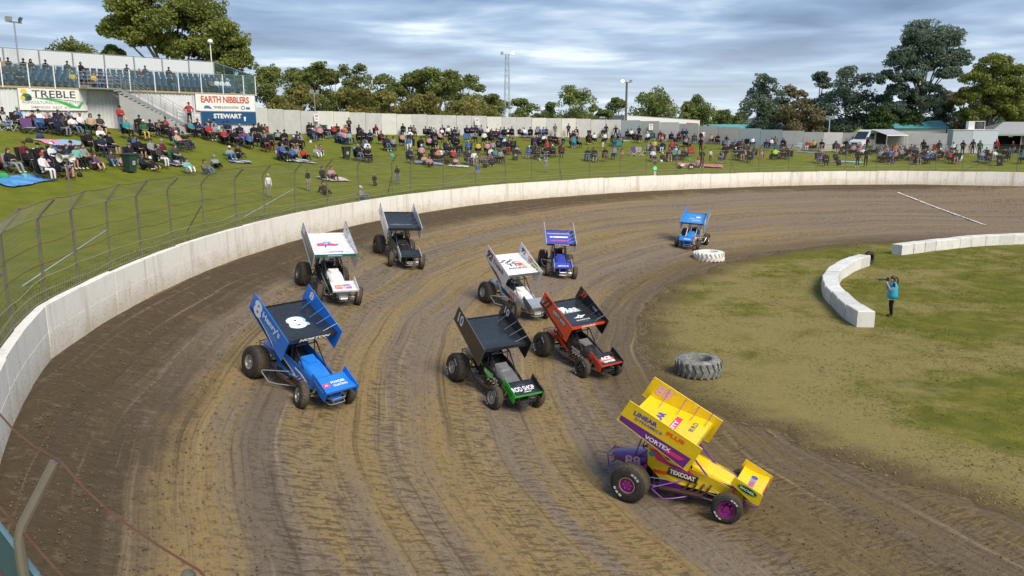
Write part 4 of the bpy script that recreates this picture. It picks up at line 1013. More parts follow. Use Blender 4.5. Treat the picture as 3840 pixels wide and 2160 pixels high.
# blue number 8
car(-4.96, 20.15, -44, label='bright blue sprint car with a black wing top and a big white number 8',
    hood=P_BLUE, side=P_BLUE, tail=P_BLUE, foil=P_GLOSSBLK, lead=P_BLACK, rb=P_BLUE, lb=P_BLUE, ffoil=P_BLUE, brace=P_BLUE, floor_panel=None, steer=-16, lean=9, rimf=M_ALLOY, decals=[
    ('t', 'foil', (0.72, 0.02), ('8', P_LIGHTBLUE), dict(h=0.62, w=0.60, bold=0.06, lift=0.004)), ('t', 'foil', (0.74, -0.02), ('8', W_), dict(h=0.54, w=0.52, bold=0.045, lift=0.008)),
    ('t', 'lead', (0.10,), ('HORTON', W_), dict(w=0.95, h=0.075, bold=0.05, shear=0.3)),
    ('t', 'rb', (-0.60, 0.06), ('8', W_), dict(h=0.50, w=0.40, bold=0.045)), ('t', 'rb', (0.12, 0.07), ("Henry's", W_), dict(w=0.92, h=0.27, bold=0.03)),
    ('t', 'rb', (0.15, -0.12), ('POWDER COATING', P_LIGHTBLUE), dict(w=0.7, h=0.05)), ('t', 'rb', (0.22, -0.20), ('SANDBLASTING', P_LIGHTBLUE), dict(w=0.6, h=0.045)),
    ('s', 'rb', (0, 0), ([(-0.95, -0.14), (-0.5, -0.14), (-0.1, -0.26), (0.35, -0.36), (0.55, -0.43), (0.1, -0.37), (-0.6, -0.25), (-0.95, -0.20)], P_BLACK)),
    ('s', 'rb', (0, 0), ([(-0.55, -0.12), (-0.1, -0.20), (0.30, -0.30), (0.50, -0.42), (0.25, -0.33), (-0.1, -0.235), (-0.55, -0.16)], W_), dict(lift=0.005)),
    ('t', 'lbi', (-0.62, 0.17), ('8', W_), dict(h=0.26, w=0.20, bold=0.035)),
    ('s', 'side', (0, 0), ([(-0.66, 1.20), (-0.3, 0.95), (0.15, 0.70), (0.15, 0.60), (-0.3, 0.70), (-0.66, 0.9)], P_BLACK), dict(lift=0.003)),
    ('s', 'side', (0, 0), ([(-0.68, 1.10), (-0.35, 0.98), (0.05, 0.80), (0.42, 0.62), (0.36, 0.56), (0.20, 0.56), (0.30, 0.64), (-0.05, 0.80), (-0.68, 1.04)], W_), dict(lift=0.006)),
    ('s', 'side', (0.6, 0), ([(-0.25, 0.84), (0.05, 0.74), (0.32, 0.56), (0.30, 0.50), (0.20, 0.52), (0.0, 0.70), (-0.25, 0.79)], W_), dict(lift=0.006)),
    ('s', 'ff', (0.30, -0.26), (ell(0.10, 0.12), P_PINK)), ('t', 'ff', (0.30, -0.26), ('AD', W_), dict(w=0.10, h=0.06)), ('t', 'ff', (0.36, 0.12), ('POWDER', W_), dict(w=0.42, h=0.09, bold=0.03)), ('t', 'ff', (0.23, 0.12), ('COATING', W_), dict(w=0.42, h=0.08, bold=0.03)),
    ('t', 'frb', (0.0, 0.0), ("Henry's", P_LIGHTBLUE), dict(w=0.44, h=0.10))])
# black and green number 10
car(0.07, 22.64, -59, label='black sprint car with bright green trim and a white number 10 on its wing boards', hood=P_GREY, scoop=P_ALU, side=P_BLACK, tail=P_BLACK, foil=P_GLOSSBLK, rb=P_BLACK, lb=P_BLACK,
    edge_rb=P_GREY, ffoil=P_GLOSSBLK, flead=P_GREEN, frb=P_GREEN, flb=P_BLACK, mark=True, brace=P_GREY, bar=P_BLACK, nose=P_BLACK, steer=4, lean=8, decals=[
    ('t', 'rb', (-0.62, 0.07), ('10', W_), dict(h=0.38, w=0.34, bold=0.02)), ('t', 'lbi', (-0.62, 0.14), ('10', W_), dict(h=0.26, w=0.28, bold=0.02)),
    ('s', 'side', (0, 0), ([(-0.70, 1.26), (-0.55, 1.24), (-0.05, 0.90), (-0.2, 0.90), (-0.70, 1.12)], P_GREEN)),
    ('s', 'side', (0.25, 0), ([(-0.2, 0.91), (0.3, 0.84), (0.1, 0.62), (0.6, 0.62), (0.55, 0.56), (0.02, 0.58), (-0.25, 0.80)], P_GREEN)),
    ('t', 'side', (0.42, 0.74), ('MAGNET', W_), dict(w=0.72, h=0.12, bold=0.02, turn=-12, lift=0.008)),
    ('s', 'side', (1.0, 0), ([(0.0, 0.70), (0.40, 0.50), (0.40, 0.45), (0.0, 0.62)], P_GREEN), dict(lift=0.006)),
    ('t', 'ff', (0.30, 0.0), ('ROD SHOP', W_), dict(w=0.74, h=0.21, bold=0.025)), ('s', 'ff', (0.13, 0.05), (rect(0.24, 0.025), W_)), ('s', 'ff', (0.46, 0.0), (rect(0.30, 0.02), P_GREY)), ('t', 'frb', (0, -0.04), ('SLACK', P_BLACK), dict(w=0.4, h=0.08))])
# red and black number 77
car(3.00, 26.90, -57, label='orange red and black sprint car with number 77 and ACE GATES on its nose wing', hood=P_BLACK, scoop=P_ALU, side=P_BLACK, tail=P_RED, foil=P_GLOSSBLK, lead=P_RED, rb=P_RED, lb=P_BLACK, edge_lb=P_GREY, ffoil=P_BLACK, flead=P_RED, frb=P_RED, flb=P_BLACK,
    rim=P_BLACK, mark=True, bar=P_BLACK, steer=6, lean=8, decals=[
    ('t', 'foil', (1.02, -0.02), ('PARR', W_), dict(w=0.72, h=0.24, bold=0.04)), ('s', 'foil', (1.02, -0.02), (rect(0.86, 0.34), P_TEALG), dict(lift=0.002)), ('s', 'foil', (1.20, -0.28), (star(0.20, 0.11, 7), W_), dict(lift=0.004)), ('s', 'foil', (0.90, 0.05), (rect(0.55, 0.03), P_PINKL), dict(lift=0.007)),
    ('s', 'foil', (0.56, 0.08), ([(-0.30, -0.04), (-0.08, 0.02), (0.0, 0.13), (0.08, 0.05), (0.30, 0.06), (0.10, -0.04), (0.04, -0.14), (-0.06, -0.06)], W_)), ('t', 'foil', (0.56, 0.06), ('S', P_BLACK), dict(h=0.10, lift=0.009)), ('t', 'foil', (0.34, 0.08), ('SACRIFICE', W_), dict(w=0.60, h=0.06, bold=0.02)), ('t', 'foil', (0.24, 0.10), ('CLOTHING', P_TEALL), dict(w=0.28, h=0.03)),
    ('t', 'lead', (0.05,), ('PARR', W_), dict(w=0.62, h=0.07, bold=0.05, shear=0.3)),
    ('t', 'rb', (-0.58, 0.06), ('77', P_BLACK), dict(h=0.42, w=0.52, bold=0.05, shear=0.25)), ('s', 'rb', (0.20, 0.06), (rect(0.86, 0.20), P_GREY)), ('t', 'rb', (0.20, 0.06), ('DIRTY AND', W_), dict(w=0.78, h=0.13, bold=0.03, lift=0.008)),
    ('s', 'rb', (0, 0), ([(-0.98, -0.12), (-0.6, -0.12), (-0.2, -0.24), (0.3, -0.30), (0.75, -0.40), (0.70, -0.455), (-0.97, -0.215)], P_BLACK)), ('s', 'rb', (-0.82, -0.06), (rect(0.22, 0.14), P_LIGHTBLUE)),
    ('t', 'lbi', (-0.60, 0.16), ('77', P_RED), dict(h=0.26, w=0.32, bold=0.05, shear=0.25)), ('t', 'lbi', (0.15, 0.10), ('CSP', W_), dict(w=0.28, h=0.11)), ('s', 'lbi', (0.48, 0.08), (ell(0.14, 0.06), P_GREY)),
    ('s', 'side', (0, 0), ([(-0.70, 1.27), (-0.53, 1.26), (-0.28, 0.98), (-0.45, 0.90), (-0.70, 1.10)], P_RED)), ('s', 'side', (0, 0), ([(-0.70, 1.00), (-0.3, 0.80), (0.05, 0.60), (0.05, 0.56), (-0.42, 0.64), (-0.70, 0.88)], P_RED), dict(lift=0.005)),
    ('t', 'side', (0.42, 0.76), ('POWDER', W_), dict(w=0.46, h=0.10, bold=0.03, turn=-10, lift=0.008)), ('t', 'side', (0.44, 0.64), ('COATING', W_), dict(w=0.46, h=0.10, bold=0.03, turn=-10, lift=0.008)), ('t', 'side', (1.08, 0.60), ('77', P_RED), dict(h=0.12, bold=0.04, lift=0.008)),
    ('s', 'ff', (0.30, 0.02), (rect(0.60, 0.34, 0.03), P_RED)), ('t', 'ff', (0.37, 0.02), ('ACE', W_), dict(w=0.44, h=0.17, bold=0.06, lift=0.008)), ('t', 'ff', (0.18, 0.04), ('GATES', W_), dict(w=0.48, h=0.10, bold=0.06, lift=0.008)), ('t', 'frb', (0, -0.04), ('PARR', P_GREY), dict(w=0.4, h=0.10, bold=0.04))])
# white number 92
car(0.75, 33.50, -58, label='white sprint car with maroon number 92 and a bare metal nose wing', hood=P_WHITE, side=P_WHITE, tail=P_WHITE, foil=P_WHITE, lead=P_GREY, rb=P_WHITE, lb=P_WHITE, ffoil=P_ALU, frb=P_GREY, flb=P_ALU, floor_panel=P_WHITE, steer=-14, lean=7, size=1.06, decals=[
    ('t', 'rb', (-0.60, 0.08), ('92', P_MAROON), dict(h=0.36, w=0.46, bold=0.05, shear=0.15)), ('t', 'rb', (0.15, 0.06), ('Trutech', P_MAROON), dict(w=0.90, h=0.20, bold=0.03)), ('s', 'rb', (-0.78, -0.14), (rect(0.22, 0.10), P_YELLOW)),
    ('s', 'rb', (0, 0), ([(-0.3, -0.22), (0.2, -0.26), (0.72, -0.40), (0.72, -0.455), (0.1, -0.38), (-0.35, -0.30)], P_MAROON)), ('s', 'rb', (0, 0), ([(-0.75, -0.19), (-0.35, -0.26), (0.05, -0.36), (-0.45, -0.29)], P_TEALG), dict(lift=0.005)),
    ('t', 'lbi', (-0.58, 0.14), ('92', P_MAROON), dict(h=0.24, w=0.32, bold=0.05, shear=0.15)), ('s', 'lbi', (-0.02, 0.12), (rect(0.30, 0.20, 0.03), P_BLACK)), ('s', 'lbi', (-0.02, 0.12), (rect(0.24, 0.12, 0.03), P_ORANGE), dict(lift=0.005)), ('s', 'lbi', (0.40, 0.10), (rect(0.46, 0.20, 0.03), P_BLACK)), ('s', 'lbi', (0.40, 0.10), (rect(0.38, 0.12, 0.03), P_YELLOW), dict(lift=0.005)),
    ] + [('s', 'foil', (1.20 - 0.09 * (k // 4), -0.38 + 0.16 * (k % 4) + 0.02 * (k // 4)), (rect(0.15, 0.085, 0.015), K_ if (k + k // 4) % 2 else W_)) for k in range(12)] + [
    ('t', 'foil', (0.82, 0.02), ('TT', K_), dict(w=0.50, h=0.22, bold=0.03)), ('t', 'foil', (0.80, 0.40), ('R', P_RED), dict(w=0.34, h=0.26, bold=0.06)), ('t', 'foil', (1.02, 0.26), ('TRUTECH', P_RED), dict(w=0.44, h=0.06, bold=0.03)), ('t', 'foil', (0.54, 0.10), ('RACING', K_), dict(w=0.86, h=0.12, bold=0.02)),
    ('s', 'side', (0, 0), ([(-0.55, 0.95), (0.2, 0.72), (0.8, 0.54), (0.1, 0.57), (-0.4, 0.70)], P_TEALG)), ('s', 'side', (0, 0), ([(-0.35, 0.86), (0.3, 0.66), (1.2, 0.47), (0.6, 0.51), (0.0, 0.60)], P_MAROON), dict(lift=0.005)), ('t', 'side', (0.35, 0.80), ('TTR', P_RED), dict(w=0.36, h=0.12, bold=0.04, turn=-10, lift=0.008)), ('t', 'side', (0.82, 0.66), ('RACING', P_GREY), dict(w=0.34, h=0.06, bold=0.01, turn=-16, lift=0.008))])
# white car with the purple star
car(-6.85, 30.75, -62, label='white sprint car with a purple star on its wing and a dirt covered side board', hood=P_WHITE, side=P_BLACK, tail=P_BLACK, foil=P_WHITE, lead=P_TEALG, rb=P_GREY, lb=P_WHITE, edge_rb=P_WHITE, edge_lb=P_GREY, ffoil=P_WHITE, frb=P_BLACK, flb=P_WHITE, bar=P_BLACK, rim=P_GREY, steer=-18, lean=7, size=1.07, decals=[  # right board's dark grey puts its shade and ground reflection into the colour
    ('s', 'foil', (0.90, -0.10), (star(0.40, 0.10, 5, 1.9), P_INDIGO)), ('s', 'foil', (0.88, -0.10), (star(0.24, 0.06, 5, 2.0), P_LIGHTBLUE), dict(lift=0.005)), ('t', 'foil', (0.82, -0.05), ('Sindlar', P_PINK), dict(w=0.86, h=0.20, bold=0.05, shear=0.2, lift=0.009)), ('t', 'foil', (0.76, -0.03), ('Sindlar', P_INDIGO), dict(w=0.80, h=0.10, bold=0.02, lift=0.007)),
    ('t', 'foil', (0.22, 0.10), ('CTM', P_GREY), dict(w=0.50, h=0.08, bold=0.02)), ('s', 'foil', (0.16, 0.10), (rect(1.1, 0.014), P_GREY)), ('s', 'lead', (0.0,), (rect(0.55, 0.05), P_LIGHTBLUE)),
    ('s', 'rb', (0, 0), ([(-0.88, 0.30), (-0.48, 0.28), (-0.55, -0.02), (-0.90, 0.0)], W_)), ('s', 'rb', (0, 0), ([(-0.96, -0.14), (0.72, -0.38), (0.70, -0.44), (-0.96, -0.21)], W_), dict(lift=0.005)), ('s', 'rb', (0, 0), ([(-0.40, -0.12), (0.72, -0.30), (0.72, -0.36), (-0.40, -0.18)], P_TEALL), dict(lift=0.006)),
    ('t', 'lbi', (-0.55, 0.13), ('91', P_GREY), dict(h=0.22, w=0.30, bold=0.01)), ('s', 'lbi', (0.05, 0.10), (rect(0.22, 0.06), P_PINKL)),
    ('s', 'side', (0.1, 0), ([(0.0, 0.90), (0.15, 0.90), (1.10, 0.58), (1.15, 0.46), (1.0, 0.47), (0.5, 0.64)], P_TEALL)), ('s', 'side', (0.1, 0), ([(0.05, 0.90), (0.15, 0.90), (1.14, 0.56), (1.16, 0.50), (0.6, 0.68)], W_), dict(lift=0.006)),
    ('s', 'ff', (0.30, 0.0), (rect(0.60, 0.09), P_PINK)), ('s', 'ff', (0.40, -0.16), (rect(0.26, 0.08), P_ORANGE)), ('s', 'ff', (0.42, 0.16), (rect(0.26, 0.10), P_INDIGO)), ('s', 'ff', (0.19, 0.18), (rect(0.24, 0.07), P_PURPLE)), ('s', 'ff', (0.19, -0.16), (rect(0.22, 0.07), P_RED)), ('s', 'ff', (0.42, 0.0), (rect(0.12, 0.08), P_GREEN)), ('t', 'ff', (0.30, 0.0), ('Indigo', W_), dict(w=0.5, h=0.07, bold=0.03, lift=0.008))])
# dark car with white boards
car(-5.28, 39.08, -68, label='mud dark sprint car with plain white wing boards running next to the wall', hood=P_BLACK, side=P_GREY, tail=P_BLACK, foil=P_GLOSSBLK, rb=P_WHITE, lb=P_WHITE, brace=P_GREY, ffoil=P_GLOSSBLK, frb=P_WHITE, flb=P_WHITE, bar=P_BLACK, rim=P_BLACK, steer=-14, lean=6, size=1.07, decals=[
    ('t', 'rb', (-0.50, 0.06), ('50', P_MAROON), dict(h=0.26, w=0.30, bold=0.0)), ('s', 'rb', (0.3, -0.05), (rect(0.6, 0.05), P_PINKL)), ('t', 'lbi', (-0.66, 0.14), ('50', P_GREY), dict(h=0.18, w=0.20))] + [('s', 'lbi', (-0.3 + 0.25 * k, 0.10), (rect(0.02, 0.24), P_GREY)) for k in range(5)] +
    [('s', 'foil', (0.45, 0.0), ([(-0.55, -0.2), (0.5, -0.22), (0.6, -0.05), (0.3, 0.02), (0.1, 0.0), (-0.3, 0.06), (-0.6, -0.02)], P_GREY))])
# indigo car seen head on
car(2.62, 42.40, -86, label='indigo blue sprint car coming straight on with white edged wing boards and a yellow strip', hood=P_INDIGO, side=P_INDIGO, tail=P_INDIGO, foil=P_INDIGO, lead=P_BLACK, rb=P_WHITE, lb=P_WHITE, ffoil=P_INDIGO, frb=P_WHITE, flb=P_WHITE, rim=P_BLACK, steer=-4, lean=6, decals=[
    ('s', 'foil', (1.30, 0.0), (rect(1.25, 0.14), P_YELLOW)), ('t', 'foil', (1.30, 0.0), ('M&P GLASSHAUS', P_GREY), dict(w=1.05, h=0.08, bold=0.01)), ('s', 'foil', (0.90, -0.02), (rect(1.0, 0.17), W_)), ('s', 'foil', (0.90, -0.36), (ell(0.10, 0.06), P_LIGHTBLUE), dict(lift=0.006)), ('t', 'foil', (0.45, -0.02), ('SEVEN', P_RED), dict(w=1.05, h=0.14, bold=0.06, shear=0.3)),
    ('t', 'lead', (0.05,), ('STEVENS', W_), dict(w=0.80, h=0.07, bold=0.05)), ('t', 'ff', (0.24, 0.0), ('JBM', W_), dict(w=0.60, h=0.12, bold=0.05)), ('t', 'ff', (0.42, 0.0), ('AMG', P_GREY), dict(w=0.36, h=0.10, bold=0.03))])
# light blue car coming off the far straight
car(11.97, 54.10, -116, label='sky blue sprint car with yellow and red flames beside the white tyre', hood=P_SKY, side=P_SKY, tail=P_SKY, foil=P_SKY, lead=P_MAROON, rb=P_SKY, lb=P_SKY, ffoil=P_BLUE, frb=P_SKY, flb=P_ORANGE, nose=P_BLUE, tube=P_WHITE, left_view=True, steer=4, decals=[
    ('s', 'foil', (1.10, 0.16), (rect(0.28, 0.22, 0.02), W_)), ('t', 'foil', (0.78, 0.05), ('JARA Gavin', W_), dict(w=0.86, h=0.14, bold=0.01)), ('t', 'foil', (0.80, 0.40), ('Gavin', P_PINK), dict(w=0.28, h=0.12, bold=0.02, lift=0.009)), ('s', 'foil', (0.52, 0.15), (rect(0.62, 0.12), P_LIGHTBLUE)),
    ('s', 'lb', (0, 0), ([(-0.86, -0.42), (-0.2, -0.30), (0.5, -0.12), (0.95, 0.10), (0.98, -0.10), (0.98, -0.20), (-0.70, -0.44)], P_YELLOW)), ('s', 'lb', (0, 0), ([(-0.80, -0.44), (-0.1, -0.26), (0.6, -0.02), (0.95, 0.10), (0.95, 0.0), (0.4, -0.16), (-0.4, -0.36)], P_RED), dict(lift=0.006)), ('t', 'lb', (0.52, 0.08), ('37', W_), dict(h=0.34, w=0.42, bold=0.05, lift=0.008)),
    ('s', 'sidel', (0, 0), ([(-0.60, 0.92), (-0.1, 0.86), (-0.05, 0.70), (-0.55, 0.66)], P_ORANGE)), ('s', 'sidel', (-0.5, 0), ([(-0.2, 1.2), (0.15, 1.2), (0.15, 0.7), (-0.1, 0.7)], P_YELLOW)), ('s', 'sidel', (0.5, 0), ([(-0.3, 0.72), (0.3, 0.85), (0.3, 0.66), (-0.3, 0.58)], W_)), ('s', 'ff', (0.30, 0.0), (ell(0.26, 0.13), P_LIGHTBLUE)), ('t', 'ff', (0.30, 0.0), ('JKB', W_), dict(w=0.3, h=0.08, bold=0.03)), ('s', 'flb', (0, -0.03), (rect(0.5, 0.10), P_YELLOW))])
# yellow and purple number 88
car(5.17, 17.16, -30, label='yellow and purple sprint car with pink number 88 and TEXCOAT on its side', hood=P_YELLOW, side=P_YELLOW, tail=P_PURPLE, foil=P_YELLOW, rb=P_YELLOW, lb=P_YELLOW, edge_lb=P_YELLOW, brace=P_PURPLE, ffoil=P_YELLOW, flead=P_PINK, frb=P_YELLOW, tube=P_PURPLE, rbar=P_PURPLE, bar=P_PURPLE, rim=P_MAG, mark=True, floor_panel=P_PURPLE, fcover=False, steer=10, lean=4, shock=P_PINK, decals=[
    ('t', 'rb', (-0.42, 0.16), ('LINEAR', P_INDIGO), dict(w=0.60, h=0.11, bold=0.04)), ('t', 'rb', (0.36, 0.12), ('PLUS', P_RED), dict(w=0.45, h=0.10, bold=0.04)), ('t', 'rb', (-0.30, 0.03), ('DYNAMICS', P_INDIGO), dict(w=0.7, h=0.07, bold=0.02)),
    ('s', 'rb', (0, 0), ([(-0.98, -0.08), (0.86, -0.14), (0.80, -0.46), (-0.97, -0.22)], P_PURPLE)), ('t', 'rb', (0.05, -0.24), ('VORTEX', W_), dict(w=0.66, h=0.11, bold=0.03, lift=0.008)), ('s', 'rb', (0.5, -0.28), (rect(0.4, 0.10, 0.05), P_PINK), dict(lift=0.005)),
    ('t', 'lbi', (-0.55, 0.12), ('88', P_PINKL), dict(h=0.30, w=0.42, bold=0.05, shear=0.15)), ('s', 'foil', (0.70, -0.1), (rect(1.0, 0.16), P_PINK)), ('t', 'foil', (1.10, -0.1), ('SOLAR', P_INDIGO), dict(w=0.8, h=0.18, bold=0.05)), ('t', 'foil', (0.70, -0.1), ('CITY', W_), dict(w=0.6, h=0.10, bold=0.03, lift=0.008)), ('t', 'foil', (0.30, 0.2), ('BUILD', P_GREY), dict(w=0.5, h=0.12)),
    ('s', 'side', (0, 0), ([(-0.70, 1.28), (-0.53, 1.27), (-0.20, 1.00), (0.30, 0.90), (0.42, 0.80), (0.0, 0.86), (-0.5, 1.0)], P_PINK)), ('s', 'side', (0, 0), ([(-0.45, 1.06), (-0.25, 1.00), (0.20, 0.92), (0.32, 0.86), (-0.10, 0.90)], P_PURPLE), dict(lift=0.006)),
    ('t', 'tail', (), ('88', P_PINKL), dict(h=0.26, w=0.40, bold=0.03)), ('t', 'side', (0.12, 0.76), ('TEXCOAT', W_), dict(w=0.62, h=0.12, bold=0.05, turn=-8, lift=0.010)), ('s', 'side', (0.12, 0.75), (rect(0.72, 0.19, 0.02), P_BLACK), dict(turn=-8, lift=0.004)), ('s', 'side', (-0.42, 0.72), (rect(0.34, 0.09), P_RED)), ('s', 'side', (-0.64, 1.14), (ell(0.07, 0.07), P_TEALL), dict(lift=0.006)),
    ('s', 'frb', (0.0, 0.0), (ell(0.24, 0.09), P_GREEN)), ('s', 'frb', (0.0, 0.0), (ell(0.21, 0.07), P_BLACK), dict(lift=0.005)), ('t', 'frb', (0, 0), ('MACNEIL', W_), dict(w=0.34, h=0.06, bold=0.02, lift=0.008)), ('s', 'ff', (0.30, -0.1), (rect(0.5, 0.14), P_ALU)), ('s', 'ff', (0.30, 0.22), (ell(0.09, 0.09, 6), P_INDIGO)), ('t', 'ff', (0.30, -0.10), ('88', P_PINK), dict(w=0.24, h=0.10))])

